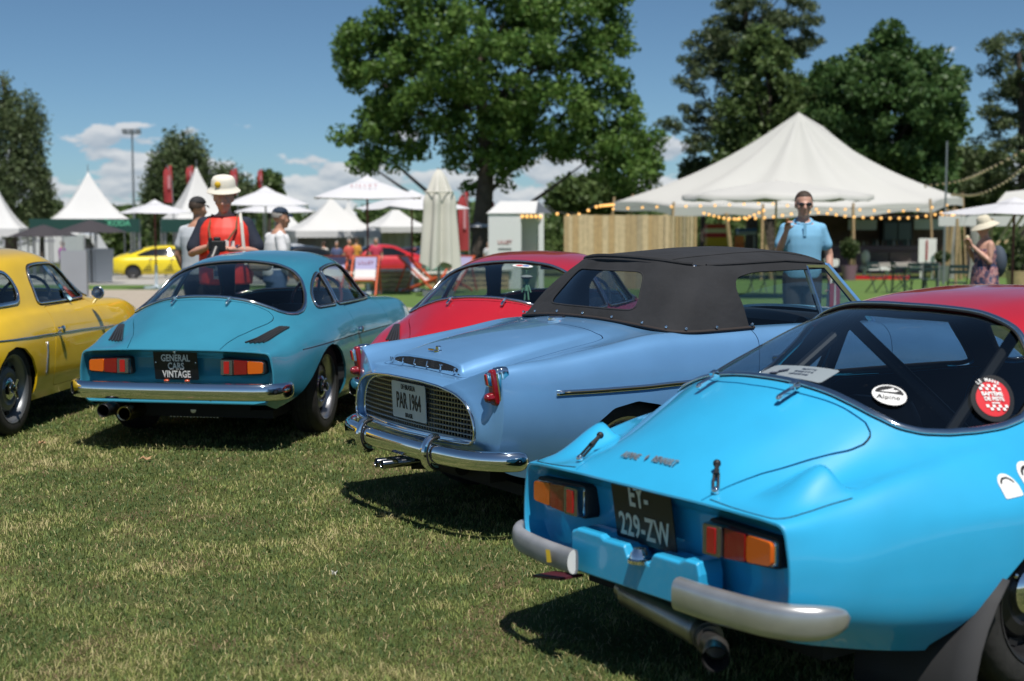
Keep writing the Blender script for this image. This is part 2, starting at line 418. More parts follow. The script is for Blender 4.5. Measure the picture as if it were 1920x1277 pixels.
# ------------------------------------------------------------------ car bodies: lofted from measured sections
# each station: distance from the tail, then 11 (half width, height) points from roof centre to sill
A110 = [
 (0.00, [(0,.617),(.12,.616),(.24,.615),(.34,.612),(.44,.608),(.53,.602),(.585,.588),(.603,.53),(.612,.45),(.606,.36),(.565,.285)]),
 (0.06, [(0,.655),(.12,.652),(.24,.645),(.34,.632),(.43,.615),(.53,.611),(.594,.594),(.619,.53),(.628,.45),(.622,.35),(.57,.265)]),
 (0.20, [(0,.742),(.12,.735),(.24,.714),(.34,.678),(.43,.645),(.53,.640),(.605,.618),(.645,.55),(.664,.45),(.655,.33),(.59,.235)]),
 (0.38, [(0,.836),(.13,.828),(.26,.800),(.37,.750),(.46,.704),(.55,.684),(.630,.655),(.678,.57),(.695,.45),(.685,.31),(.62,.205)]),
 (0.55, [(0,.905),(.14,.898),(.28,.872),(.40,.822),(.49,.765),(.57,.720),(.645,.685),(.698,.59),(.715,.46),(.705,.30),(.63,.185)]),
 (0.83, [(0,1.000),(.15,.994),(.30,.970),(.43,.915),(.52,.835),(.59,.762),(.655,.715),(.712,.61),(.732,.46),(.72,.29),(.64,.175)]),
 (1.15, [(0,1.088),(.15,1.084),(.30,1.067),(.43,1.014),(.528,.895),(.597,.785),(.655,.733),(.706,.63),(.726,.47),(.712,.29),(.64,.175)]),
 (1.50, [(0,1.142),(.15,1.138),(.30,1.122),(.435,1.067),(.537,.920),(.605,.788),(.655,.735),(.698,.63),(.716,.48),(.705,.29),(.64,.175)]),
 (1.80, [(0,1.155),(.15,1.151),(.30,1.136),(.437,1.078),(.540,.925),(.605,.785),(.655,.732),(.698,.62),(.714,.48),(.703,.29),(.64,.175)]),
 (2.05, [(0,1.128),(.15,1.123),(.30,1.105),(.435,1.048),(.535,.905),(.60,.780),(.653,.728),(.698,.62),(.714,.48),(.703,.29),(.64,.175)]),
 (2.35, [(0,.985),(.15,.977),(.30,.950),(.42,.900),(.515,.830),(.590,.772),(.650,.728),(.700,.62),(.716,.48),(.704,.29),(.64,.175)]),
 (2.62, [(0,.840),(.15,.837),(.30,.826),(.42,.806),(.50,.788),(.580,.772),(.650,.730),(.704,.61),(.722,.47),(.708,.29),(.64,.175)]),
 (2.95, [(0,.755),(.15,.754),(.30,.748),(.41,.750),(.49,.762),(.570,.765),(.650,.730),(.705,.60),(.728,.46),(.712,.29),(.64,.18)]),
 (3.30, [(0,.672),(.15,.671),(.29,.666),(.39,.675),(.47,.695),(.550,.695),(.630,.660),(.685,.56),(.708,.45),(.69,.30),(.62,.20)]),
 (3.60, [(0,.575),(.13,.574),(.26,.572),(.36,.570),(.44,.566),(.505,.556),(.570,.530),(.625,.48),(.640,.41),(.62,.31),(.55,.23)]),
 (3.78, [(0,.470),(.10,.469),(.20,.467),(.28,.464),(.35,.459),(.40,.450),(.445,.435),(.480,.41),(.490,.38),(.47,.32),(.42,.27)]),
 (3.84, [(0,.400),(.06,.400),(.12,.399),(.17,.398),(.21,.397),(.24,.395),(.26,.390),(.275,.383),(.28,.37),(.27,.35),(.24,.33)]),
]
def loft(st, nlen=150, sub=6, bow=0.04, smooth=6, keep_rows=2):
    xs = np.array([s[0] for s in st]); K = len(st[0][1])
    Y = np.array([[p for q in s[1] for p in q] for s in st])
    # denser rows at the tail, where the car is seen closest
    u = np.linspace(0, 1, nlen); xi = xs[0] + (xs[-1] - xs[0]) * (0.55 * u + 0.45 * u ** 2)
    C = pchip(xs, Y, xi).reshape(nlen, K, 2)
    C = smooth_grid(C, smooth, keep_rows)
    rows = []
    for i in range(nlen):
        c = C[i]; P = np.vstack([[-c[1, 0], c[1, 1]], c])          # mirrored neighbour keeps the centre line smooth
        rows.append(crspline(P, sub)[sub:])
    G = np.array(rows); n = G.shape[1]
    full = np.concatenate([G[:, ::-1] * [-1, 1], G[:, 1:]], 1)       # right side (y<0) first, then left
    X = np.repeat(xi[:, None], full.shape[1], 1)
    X = X + bow * (full[:, :, 0] / .6) ** 2 * np.clip(1 - X / .8, 0, 1) ** 2
    V = np.dstack([X, full[:, :, 0], full[:, :, 1]])
    return V
def smooth_grid(C, it, keep):
    C = C.copy()
    for _ in range(it):
        D = C.copy(); D[1:-1] = .5 * C[1:-1] + .25 * (C[2:] + C[:-2]); D[:keep] = C[:keep]; C = D
    return C
def grid_surf(V):
    nu, nv = V.shape[:2]
    du = np.gradient(V, axis=0); dv = np.gradient(V, axis=1); N = np.cross(du, dv); N /= np.linalg.norm(N, axis=2)[:, :, None] + 1e-12
    # outward: x forward, columns run right to left over the top
    if N[nu // 2, nv // 2, 2] < 0: N = -N; flip = True
    else: flip = False
    F = []
    for i in range(nu - 1):
        for j in range(nv - 1):
            a, b, c, d = i * nv + j, (i + 1) * nv + j, (i + 1) * nv + j + 1, i * nv + j + 1
            F.append((a, d, c, b) if flip else (a, b, c, d))
    return Surf(V.reshape(-1, 3), N.reshape(-1, 3), F)
# ------------------------------------------------------------------ ground: level under the cars, falling gently away behind them
def gz(Y):
    t = max(0.0, Y - 9.0); return -0.027 * (min(t, 120.0)) * (t / (t + 2.0) if t > 0 else 0)
def gpt(px, Y): return Vector((gx(px, Y), Y, gz(Y)))
def noise_mix(nt, cols, scale, detail=8, coord='Object', rough=.6):
    tc = nt.nodes.new('ShaderNodeTexCoord'); n = nt.nodes.new('ShaderNodeTexNoise'); n.inputs['Scale'].default_value = scale; n.inputs['Detail'].default_value = detail; n.inputs['Roughness'].default_value = rough
    nt.links.new(tc.outputs[coord], n.inputs['Vector']); r = nt.nodes.new('ShaderNodeValToRGB'); nt.links.new(n.outputs['Fac'], r.inputs[0])
    e = r.color_ramp.elements; e[0].position = cols[0][0]; e[0].color = (*cols[0][1], 1); e[1].position = cols[-1][0]; e[1].color = (*cols[-1][1], 1)
    for p, c in cols[1:-1]: x = e.new(p); x.color = (*c, 1)
    return r
def ground_mat(name, cols, scale, bump=.6, bscale=60, rough=.95):
    m = bpy.data.materials.new(name); m.use_nodes = True; nt = m.node_tree; b = nt.nodes['Principled BSDF']; b.inputs['Roughness'].default_value = rough; b.inputs['Specular IOR Level'].default_value = .15
    r = noise_mix(nt, cols, scale); nt.links.new(r.outputs[0], b.inputs['Base Color'])
    n = nt.nodes.new('ShaderNodeTexNoise'); n.inputs['Scale'].default_value = bscale; n.inputs['Detail'].default_value = 6; tc = nt.nodes.new('ShaderNodeTexCoord'); nt.links.new(tc.outputs['Object'], n.inputs['Vector'])
    bp = nt.nodes.new('ShaderNodeBump'); bp.inputs['Strength'].default_value = bump; bp.inputs['Distance'].default_value = .02; nt.links.new(n.outputs['Fac'], bp.inputs['Height']); nt.links.new(bp.outputs[0], b.inputs['Normal'])
    return m
M_LAWN = ground_mat('lawn_soil', [(.3, (.068, .088, .025)), (.5, (.096, .116, .035)), (.7, (.145, .143, .058))], 2.2, 1.0, 90)
M_TURF = ground_mat('bright_turf', [(.3, (.090, .160, .040)), (.7, (.130, .205, .060))], 3.0, .5, 40)
M_FIELD = ground_mat('far_field', [(.3, (.06, .09, .02)), (.7, (.13, .13, .05))], .4, .3, 10)
M_PATH = ground_mat('gravel_path', [(.3, (.36, .31, .25)), (.7, (.46, .40, .33))], 5.0, .3, 80)
M_PAVE = ground_mat('pale_paving', [(.3, (.36, .35, .32)), (.7, (.44, .42, .39))], 2.0, .2, 40)
def sheet(name, rows, m, lift=0.0):
    """rows: (Y, x_left, x_right) from near to far; follows the slope"""
    V, F = [], []; Ys = []
    full = []
    for (a, b) in zip(rows[:-1], rows[1:]):
        k = max(1, int((b[0] - a[0]) / 2.0)) if b[0] < 160 else 4
        for i in range(k):
            t = i / k; full.append(tuple(a[j] + (b[j] - a[j]) * t for j in range(3)))
    full.append(rows[-1])
    for Y, xl, xr in full:
        for i in range(9): V.append((xl + (xr - xl) * i / 8, Y, gz(Y) + lift))
    for i in range(len(full) - 1):
        for j in range(8): F.append((i * 9 + j, i * 9 + j + 1, (i + 1) * 9 + j + 1, (i + 1) * 9 + j))
    o = mobj(name, V, F, m); o['kind'] = 'structure'; return o
sheet('ground', [(-30, -60, 60), (0, -60, 60), (30, -60, 60), (130, -150, 150), (400, -500, 500), (2500, -3000, 3000)], M_FIELD, -.012)
sheet('lawn', [(-12, -30, 30), (6, -30, 30), (18, -30, 30), (22.5, -30, 30)], M_LAWN, 0)
sheet('turf', [(22.0, -40, 40), (60, -40, 40), (64, -40, 40)], M_TURF, .002)
sheet('path', [(20.5, -30, 3.5), (24, -30, 1.4), (27, -30, -.9), (36, -30, -6.5), (43, -30, -9.8)], M_PATH, .008)
sheet('paving', [(49.5, -40, -7.5), (75, -60, -8)], M_PAVE, .008)

def make_grass():
    """short mown lawn: real blades where the lawn is seen close"""
    n = 620000; r = np.random.default_rng(3)
    # distance drawn so that blades get sparser with distance
    Y = 2.6 * (16.0 / 2.6) ** (r.random(n) ** 1.05); half = .40 * Y + 1.2; X = (r.random(n) * 2 - 1) * half
    keep = (Y > 2.6); X, Y = X[keep], Y[keep]; n = len(X)
    def vnoise(x, y, s, seed):
        q = np.random.default_rng(seed); T = q.random((64, 64)); u = (x * s) % 64; v = (y * s) % 64; i = u.astype(int); j = v.astype(int); fu = u - i; fv = v - j; fu = fu * fu * (3 - 2 * fu); fv = fv * fv * (3 - 2 * fv)
        return (T[i % 64, j % 64] * (1 - fu) * (1 - fv) + T[(i + 1) % 64, j % 64] * fu * (1 - fv) + T[i % 64, (j + 1) % 64] * (1 - fu) * fv + T[(i + 1) % 64, (j + 1) % 64] * fu * fv)
    patch = .36 * vnoise(X + 40, Y + 9, 1.7, 1) + .34 * vnoise(X + 40, Y + 5, 5.2, 2) + .30 * vnoise(X + 40, Y + 2, 15, 4); bare = vnoise(X + 31, Y + 7, 3.1, 6) * .6 + vnoise(X + 11, Y + 3, 9.0, 7) * .4
    Z = np.array([gz(y) for y in Y])
    L = (.013 + .020 * r.random(n) ** 1.4) * (.6 + .8 * patch); wd = (.0009 + .0008 * r.random(n)) * (1 + .16 * np.clip(Y - 4, 0, 12))
    az = r.random(n) * 2 * np.pi; lean = .35 + .95 * r.random(n); face = az + np.pi / 2 + (r.random(n) - .5)
    # a few long pale straws lying flat
    straw = r.random(n) < .022; L = np.where(straw, L * 1.5 + .012, L); lean = np.where(straw, 1.15 + .3 * r.random(n), lean)
    thatch = r.random(n) < .06 + .55 * np.clip((bare - .62) * 5, 0, 1); lean = np.where(thatch, 1.05 + .4 * r.random(n), lean); L = np.where(thatch, L * .9, L)
    dx, dy = np.cos(az), np.sin(az); sx, sy = np.cos(face) * wd, np.sin(face) * wd
    mid = L * .55; tip = L
    def P(h, le, w): return np.stack([X + dx * h * np.sin(le) + w * sx, Y + dy * h * np.sin(le) + w * sy, Z + h * np.cos(le)], 1)
    V = np.stack([P(0 * L - .002, lean * 0, -1), P(0 * L - .002, lean * 0, 1), P(mid, lean * .65, .8), P(mid, lean * .65, -.8), P(tip, np.minimum(lean, 1.45), 0)], 1).reshape(-1, 3)
    b = np.arange(n) * 5
    me = bpy.data.meshes.new('grass'); me.vertices.add(len(V)); me.vertices.foreach_set('co', V.ravel().astype(np.float32))
    quads = np.stack([b, b + 1, b + 2, b + 3], 1); tris = np.stack([b + 3, b + 2, b + 4], 1)
    me.loops.add(n * 7); me.polygons.add(n * 2)
    lv = np.concatenate([quads, tris], 1).ravel(); me.loops.foreach_set('vertex_index', lv.astype(np.int32))
    ls = np.stack([np.arange(n) * 7, np.arange(n) * 7 + 4], 1).ravel(); me.polygons.foreach_set('loop_start', ls.astype(np.int32))
    at_ = me.attributes.new('tint', 'FLOAT', 'POINT'); tint = np.clip(1.9 * (patch - .5) + .36 + .50 * (r.random(n) - .40), .12, .92); tint = np.where(straw, .97, tint); tint = np.where(r.random(n) < .06, .80 + .15 * r.random(n), tint)
    tint = np.where(thatch, .02, tint); at_.data.foreach_set('value', np.repeat(tint, 5).astype(np.float32)); me.update(calc_edges=True)
    m = bpy.data.materials.new('grass_blades'); m.use_nodes = True; nt = m.node_tree; bs = nt.nodes['Principled BSDF']; bs.inputs['Roughness'].default_value = .55; bs.inputs['Specular IOR Level'].default_value = .25
    a = nt.nodes.new('ShaderNodeAttribute'); a.attribute_name = 'tint'; rp = nt.nodes.new('ShaderNodeValToRGB'); nt.links.new(a.outputs['Fac'], rp.inputs[0]); e = rp.color_ramp.elements
    e[0].position = .08; e[0].color = (.235, .170, .098, 1); e[1].position = 1.0; e[1].color = (.56, .48, .26, 1)
    for p, c in ((.11, (.074, .125, .040)), (.34, (.132, .195, .056)), (.54, (.225, .275, .082)), (.68, (.325, .345, .105)), (.80, (.425, .385, .170))): x = e.new(p); x.color = (*c, 1)
    nt.links.new(rp.outputs[0], bs.inputs['Base Color']); tr = nt.nodes.new('ShaderNodeBsdfTranslucent'); nt.links.new(rp.outputs[0], tr.inputs[0]); mx = nt.nodes.new('ShaderNodeMixShader'); mx.inputs[0].default_value = .25
    nt.links.new(bs.outputs[0], mx.inputs[1]); nt.links.new(tr.outputs[0], mx.inputs[2]); nt.links.new(mx.outputs[0], nt.nodes['Material Output'].inputs[0])
    me.materials.append(m); o = link('grass', me); tag(o, 'short dry mown grass around the parked cars', 'grass', kind='stuff')
make_grass()
def leaf_litter():
    M = mat('dry_leaf', (.42, .25, .13), rough=.8); W = mat('white_petal', (.7, .68, .6), rough=.8)
    for i, (px, py, m, s) in enumerate(((274, 866, M, .045), (78, 836, M, .03), (627, 1085, W, .014))):
        p = ground(px, py); b = MB(); pts = [(s * (1 if k % 2 else .5) * math.cos(k * math.pi / 5 + i), s * (1 if k % 2 else .5) * math.sin(k * math.pi / 5 + i) * .7, .024 + .012 * math.sin(k * 2.1)) for k in range(10)]
        b.add([(0, 0, .022)] + pts, [(0, k + 1, (k + 1) % 10 + 1) for k in range(10)]); o = b.build('fallen_leaf', m, None, loc=p)
        tag(o, ['curled brown leaf on the grass behind the teal coupe', 'small brown leaf on the grass between the yellow and teal coupes', 'tiny white petal alone on the open grass'][i], 'leaf')
leaf_litter()
# ------------------------------------------------------------------ car parts
def car_root(name, pose, **kw):
    X, Y, deg = pose
    return empty(name, (X, Y, 0), R(90 - deg), **kw)
def mirror_half(H):
    H = np.asarray(H, float); return np.vstack([H, H[::-1] * [1, -1]])
RW = [(.520,0),(.522,.12),(.528,.21),(.540,.31),(.560,.40),(.587,.468),(.632,.518),(.70,.550),(.79,.557),(.89,.548),(1.005,.511),(1.09,.463),(1.127,.395),(1.158,.285),(1.19,.13),(1.204,0)]
RW5 = [(.530,0),(.532,.12),(.537,.22),(.546,.32),(.562,.42),(.595,.485),(.645,.530),(.72,.562),(.82,.582),(.93,.592),(1.04,.592),(1.14,.568),(1.21,.510),(1.245,.425),(1.238,.32),(1.222,.13),(1.212,0)]
LID = [(-.09,.275),(.012,.290),(.09,.306),(.20,.335),(.32,.385),(.44,.442),(.488,.456),(.520,.450),(.534,.415),(.526,.335),(.505,.237),(.486,.12),(.480,0)]
SIDE_Q = [(1.015,.797),(1.012,.83),(1.06,.885),(1.165,.945),(1.29,.997),(1.405,1.026),(1.40,.795)]
SIDE_D = [(1.428,.795),(1.438,1.030),(1.56,1.048),(1.70,1.060),(1.86,1.063),(1.98,1.045),(2.30,.800),(2.26,.790)]
WSCR = [(2.06,0),(2.065,.2),(2.09,.34),(2.14,.415),(2.45,.530),(2.53,.53),(2.59,.42),(2.62,.25),(2.63,0)]
DOOR = [(1.512,.782),(1.525,.70),(1.50,.60),(1.455,.48),(1.43,.34),(1.45,.245),(2.36,.245),(2.40,.36),(2.41,.60),(2.40,.75),(2.36,.785)]
ARCH_R = [(.10,-.05),(.10,.225),(.22,.270),(.36,.335),(.48,.405),(.58,.475),(.68,.535),(.78,.568),(.88,.578),(.99,.562),(1.09,.510),(1.165,.42),(1.205,.31),(1.215,.20),(1.215,-.05)]
ARCH_R5 = [(.53,-.05),(.53,.205),(.59,.268),(.66,.338),(.73,.405),(.80,.462),(.88,.50),(.97,.505),(1.06,.475),(1.13,.41),(1.18,.33),(1.205,.20),(1.205,-.05)]
def arch_f(x0=2.95, r=.335): return [(x0 - r, -.05), (x0 - r, .2)] + [(x0 + r * math.cos(a), .28 + r * math.sin(a) * .9) for a in np.linspace(math.pi, 0, 13)] + [(x0 + r, .2), (x0 + r, -.05)]

def side_f(S, poly, ymin):
    f = sdf_poly(poly, S.V[:, [0, 2]]); return np.where(np.abs(S.V[:, 1]) > ymin, f, np.maximum(f, .05))
def wheel(parent, x, y, r=.30, w=.165, rim='slots', side=-1, rim_r=.205, m_rim=None):
    """wheel standing at (x, y); side -1: outer face towards -y"""
    root = link('wheel', None, parent, (x, y, r)); root.empty_display_size = .1
    if side > 0: root.rotation_euler = (0, 0, math.pi)
    o = -w / 2   # outer face at local -y
    tb = MB(); hw = w / 2
    tb.lathe([(rim_r - .008, -hw * .92), (rim_r + .012, -hw * .98), (r - .04, -hw * 1.04), (r - .014, -hw * .93), (r - .003, -hw * .74), (r, -hw * .45), (r - .006, -hw * .43), (r - .006, -hw * .37), (r, -hw * .35), (r + .001, -.012), (r - .006, -.010), (r - .006, .010), (r + .001, .012),
              (r, hw * .35), (r - .006, hw * .37), (r - .006, hw * .43), (r, hw * .45), (r - .003, hw * .74), (r - .014, hw * .93), (r - .04, hw), (rim_r, hw * .92)], n=48, axis='Y')
    tb.build('tyre', M_TYRE, root, angle=50)
    m_rim = m_rim or mat('wheel_silver', (.42, .42, .43), rough=.3, metal=.9)
    rb = MB()
    rb.lathe([(rim_r, hw * .9), (rim_r - .02, hw * .6), (rim_r - .03, 0), (rim_r - .022, -hw * .7), (rim_r - .004, -hw * .96), (rim_r + .006, -hw * 1.0), (rim_r + .004, -hw * .93)], n=40, axis='Y')
    # dished disc with a raised ring and slots
    y0 = -hw * .35
    rb.lathe([(rim_r - .024, -hw * .55), (rim_r - .035, y0 + .012), (.150, y0 + .010), (.135, y0 - .012), (.105, y0 - .018), (.085, y0 - .006), (.06, y0 - .004), (0.0005, y0 - .004)], n=40, axis='Y')
    rb.build('rim', m_rim, root)
    sb = MB()
    for k in range(10 if rim == 'slots' else 8):
        a = 2 * math.pi * k / (10 if rim == 'slots' else 8); rr = .158
        sb.box((rr * math.cos(a), y0 + .006, rr * math.sin(a)), (.022, .016, .042), rot=Matrix.Rotation(-a, 3, 'Y'))
    sb.build('rim_slots', M_LINER, root, smooth=False)['kind'] = 'stuff'
    hb = MB()
    hb.lathe([(.072, y0 - .004), (.070, y0 - .022), (.052, y0 - .034), (.030, y0 - .038), (.028, y0 - .055), (.018, y0 - .062), (.0005, y0 - .064)], n=28, axis='Y')
    if rim == 'knock':
        for k in (0, 1):
            a = k * math.pi + 1.45
            hb.bar((0, y0 - .052, 0), (.062 * math.cos(a), y0 - .072, .062 * math.sin(a)), .016, .012)
    else:
        for k in range(3):
            a = 2 * math.pi * k / 3 + .4
            hb.sphere((.095 * math.cos(a), y0 - .02, .095 * math.sin(a)), .010, 8, 6)
    hb.build('hub_cap', M_CHROME, root)
    bk = MB(); bk.lathe([(rim_r - .03, hw * .5), (.0005, hw * .5)], n=24, axis='Y'); bk.build('brake_drum', M_LINER, root)
    return root
def bead(parent, name, P, N, w, h, m, closed=True, lift=0.0):
    V, F = strip_along(P, N, w, h, closed, 8, lift); return mobj(name, V, F, m, parent)
def window(parent, S, f, name, gm, trim_w=.018, rubber=True, m_trim=None, inset=.006):
    g = S.clip(f + .004)
    if not g.F: return None
    lp = g.loops()[0]; P, N = loop_line(g, lp, .018, 3)
    o = g.offset(-inset).build(name, gm, parent)
    if rubber: bead(o, 'rubber_seal', P, N, .030, .010, M_RUBBER)
    if trim_w: bead(o, 'trim', P, N, trim_w, .012, m_trim or M_CHROME, True, .006)
    return o
def sweep_bar(parent, name, path, hh, hd, m, n=14, end=.06, both=True, ends=(1, 1), power=2.4):
    """bumper-like bar along a plan path [(x, y, z)...] with outward bulging oval section, closing roundly at its ends"""
    P = resample(crspline(path, 8), .02); k = len(P)
    T = np.gradient(P, axis=0); T /= np.linalg.norm(T, axis=1)[:, None]
    O = np.cross(T, [0, 0, 1.0]); O /= np.linalg.norm(O, axis=1)[:, None]
    if (O[k // 2] @ np.array([1, 0, 0])) > 0 and abs(O[k // 2][0]) > .3: O = -O
    s = np.r_[0, np.cumsum(np.linalg.norm(np.diff(P, axis=0), axis=1))]; V = []; F = []
    for i in range(k):
        q = 1.0
        if ends[0] and s[i] < end: q = min(q, math.sqrt(max(0.0004, 1 - (1 - s[i] / end) ** 2)))
        if ends[1] and s[-1] - s[i] < end: q = min(q, math.sqrt(max(0.0004, 1 - (1 - (s[-1] - s[i]) / end) ** 2)))
        for j in range(n):
            a = 2 * math.pi * j / n; c, sn = math.cos(a), math.sin(a)
            c = math.copysign(abs(c) ** (2 / power), c); sn = math.copysign(abs(sn) ** (2 / power), sn)
            dep = hd if c > 0 else hd * .35
            V.append(P[i] + O[i] * (dep * c * q) + np.array([0, 0, hh * sn * q]))
    for i in range(k - 1):
        for j in range(n): F.append((i * n + j, (i + 1) * n + j, (i + 1) * n + (j + 1) % n, i * n + (j + 1) % n))
    F.append(tuple(range(n))); F.append(tuple((k - 1) * n + j for j in reversed(range(n))))
    o = mobj(name, V, F, m, parent)
    bm = bmesh.new(); bm.from_mesh(o.data); bmesh.ops.recalc_face_normals(bm, faces=bm.faces); bm.to_mesh(o.data); bm.free()
    return smooth_by_angle(o, 50)
def tail_panel(parent, V0, m, recess=.05, lean=.16, zc=.45, inset=.016, name='tail_panel'):
    """closes the tail: rolled lip, then a recessed leaning panel. V0: outline row (n,3)"""
    P = V0; n = len(P)
    hy = np.abs(P[:, 1]).max(); zt = P[:, 2].max(); zb = P[:, 2].min()
    def ring(d, dx, flat=None):
        sy = 1 - d / hy; q = P.copy(); q[:, 1] *= sy
        zz = P[:, 2]; q[:, 2] = np.where(zz > zc, zc + (zz - zc) * (1 - d / (zt - zc)), zc - (zc - zz) * (1 - d / (zc - zb)))
        q[:, 0] += dx
        if flat is not None:
            q[:, 0] = flat + lean * (zt - q[:, 2]) + .03 * (q[:, 1] / .6) ** 2
        return q
    rings = [ring(0, 0), ring(.003, -.005), ring(.009, -.006), ring(inset - .002, .002), ring(inset, .012), ring(inset + .012, 0, recess - .015), ring(inset + .03, 0, recess)]
    last = rings[-1]
    for t in np.linspace(.86, 0.0, 7):
        q = last.copy(); q[:, 1] *= t; rings.append(q)      # the columns close on the centre line
    V = np.vstack(rings); F = []
    for i in range(len(rings) - 1):
        for j in range(n - 1): F.append((i * n + j, i * n + j + 1, (i + 1) * n + j + 1, (i + 1) * n + j))
        F.append((i * n + n - 1, i * n, (i + 1) * n, (i + 1) * n + n - 1))
    o = mobj(name, V, F, m, parent)
    bm = bmesh.new(); bm.from_mesh(o.data); bmesh.ops.remove_doubles(bm, verts=bm.verts, dist=1e-5); bmesh.ops.recalc_face_normals(bm, faces=bm.faces)
    bm.to_mesh(o.data); bm.free()
    return smooth_by_angle(o, 40)
M_RED = mat('red_lens', (.22, .004, .008), rough=.12, coat=1.0, bump=(90, .6, .004))
M_AMBER = mat('amber_lens', (.70, .13, .008), rough=.12, coat=1.0, bump=(90, .6, .004))
M_REFLEX = mat('red_reflector', (.42, .008, .012), rough=.15, coat=1.0)
for _m in (M_RED, M_AMBER):      # moulded ribs in the lenses
    _nt = _m.node_tree; _b = _nt.nodes['Principled BSDF']; _w = _nt.nodes.new('ShaderNodeTexWave'); _w.bands_direction = 'Y'; _w.inputs['Scale'].default_value = 40; _tc = _nt.nodes.new('ShaderNodeTexCoord'); _nt.links.new(_tc.outputs['Object'], _w.inputs['Vector'])
    _bp = _nt.nodes.new('ShaderNodeBump'); _bp.inputs['Strength'].default_value = .5; _bp.inputs['Distance'].default_value = .003; _nt.links.new(_w.outputs['Fac'], _bp.inputs['Height']); _nt.links.new(_bp.outputs[0], _b.inputs['Normal'])
def tail_lamp(parent, y_in, y_out, zb, zt, x, slope=0.0):
    """rectangular lamp: reflector and chrome block inside, red then amber towards the outside, tapering"""
    s = 1 if y_out > 0 else -1; root = link('tail_light', None, parent); root.empty_display_size = .05
    def slab(name, a, b, m, x0, x1, grow=0.0, r=.008):
        # a, b: fractions from the inner (0) to the outer (1) end
        def pt(t, up):
            y = y_in + (y_out - y_in) * t; zm = (zb + zt) / 2; h = (zt - zb) / 2 * (1 - .26 * max(0, t - .3) / .7) + grow
            return (y, zm + (h if up else -h))
        pts = [pt(a, 0), pt(b, 0), pt(b, 1), pt(a, 1)]
        if grow:
            g = grow * s; pts = [(pts[0][0] - g, pts[0][1]), (pts[1][0] + g, pts[1][1]), (pts[2][0] + g, pts[2][1]), (pts[3][0] - g, pts[3][1])]
        pl = rounded(pts, r, 4); k = len(pl); V = []; F = []
        for (dx, sc) in ((x0, 1.0), (x1 + .006, 1.0), (x1, .965)):
            c = pl.mean(0)
            for q in pl:
                w = c + (q - c) * sc; bow = slope * abs(w[0]) 
                V.append((dx + bow, w[0], w[1]))
        for i in range(2):
            for j in range(k): F.append((i * k + j, i * k + (j + 1) % k, (i + 1) * k + (j + 1) % k, (i + 1) * k + j))
        F.append(tuple(2 * k + j for j in range(k)))
        o = mobj(name, V, F, m, root); bm = bmesh.new(); bm.from_mesh(o.data); bmesh.ops.recalc_face_normals(bm, faces=bm.faces); bm.to_mesh(o.data); bm.free()
        return smooth_by_angle(o, 40)
    slab('lamp_gasket', 0, 1, M_RUBBER, x + .07, x + .018, .010, .02)
    slab('lamp_base', 0, 1, M_CHROME, x + .05, x + .008, .002, .012)
    slab('chrome_block', 0.0, .285, mat('lamp_metal', (.26, .265, .28), rough=.22, metal=.9), x + .02, x - .012, 0, .006)
    slab('reflector', .05, .24, M_REFLEX, x + .0, x - .016, -.008, .003)
    slab('red_lens', .30, .62, M_RED, x + .02, x - .006, -.001, .004)
    slab('amber_lens', .622, .99, M_AMBER, x + .02, x - .004, -.001, .012)
    return root
def hinge(parent, x, y, z, tilt, scale=1.0):
    b = MB(); M = Matrix.Rotation(-tilt, 3, 'Y')
    for (c, d) in (((-.012, 0, .010), (.062, .016, .012)), ((.020, 0, .016), (.022, .020, .022))):
        b.box(Vector((x, y, z)) + M @ (Vector(c) * scale), [q * scale for q in d], rot=M)
    b.sphere(Vector((x, y, z)) + M @ Vector((-.045 * scale, 0, .008 * scale)), .009 * scale, 8, 6)
    o = b.build('hinge', M_CHROME, parent); md = o.modifiers.new('b', 'BEVEL'); md.width = .004; md.segments = 2
    return o
def plate(parent, x_t, x_b, zt, zb, hw, col, name='number_plate'):
    b = MB(); k = rounded([(-hw, 0), (hw, 0), (hw, 1), (-hw, 1)], .012, 3)
    up = Vector((x_t - x_b, 0, zt - zb)); n = Vector((-(zt - zb), 0, x_t - x_b)).normalized(); o_ = Vector((x_b, 0, zb))
    H = up.length; k = rounded([(-hw, 0), (hw, 0), (hw, H), (-hw, H)], .010, 3); u = up.normalized()
    V = [o_ + Vector((0, q[0], 0)) + u * q[1] for q in k] + [o_ + Vector((0, q[0], 0)) + u * q[1] + n * .004 for q in k]; m = len(k)
    F = [tuple(range(m, 2 * m))] + [(j, (j + 1) % m, m + (j + 1) % m, m + j) for j in range(m)]
    b.add(V, F); p = b.build(name, col, parent, smooth=False)
    bm = bmesh.new(); bm.from_mesh(p.data); bmesh.ops.recalc_face_normals(bm, faces=bm.faces); bm.to_mesh(p.data); bm.free()
    return p, (lambda yy, hh: tuple(o_ + Vector((0, yy, 0)) + u * hh + n * .0052)), basis((0, -1, 0), u)
def steering_wheel(parent, c, r, m, tilt=R(-62), spokes=3):
    b = MB(); M = Matrix.Rotation(tilt, 3, 'Y')
    b.tube([Vector(c) + M @ Vector((r * math.cos(a), r * math.sin(a), 0)) for a in np.linspace(0, 2 * math.pi, 36, endpoint=False)], .012, 8, 0, closed=True)
    for k in range(spokes):
        a = math.pi / 2 + k * 2 * math.pi / spokes + (math.pi / 6 if spokes == 3 else 0)
        b.bar(Vector(c), Vector(c) + M @ Vector((r * math.cos(a), r * math.sin(a), 0)), .02, .006, 1)
    b.sphere(c, .035, 10, 6, 1); b.tube([Vector(c), Vector(c) + Vector((.35, 0, -.16))], .018, 8, 1)
    return b.build('steering_wheel', [m, M_LINER], parent)
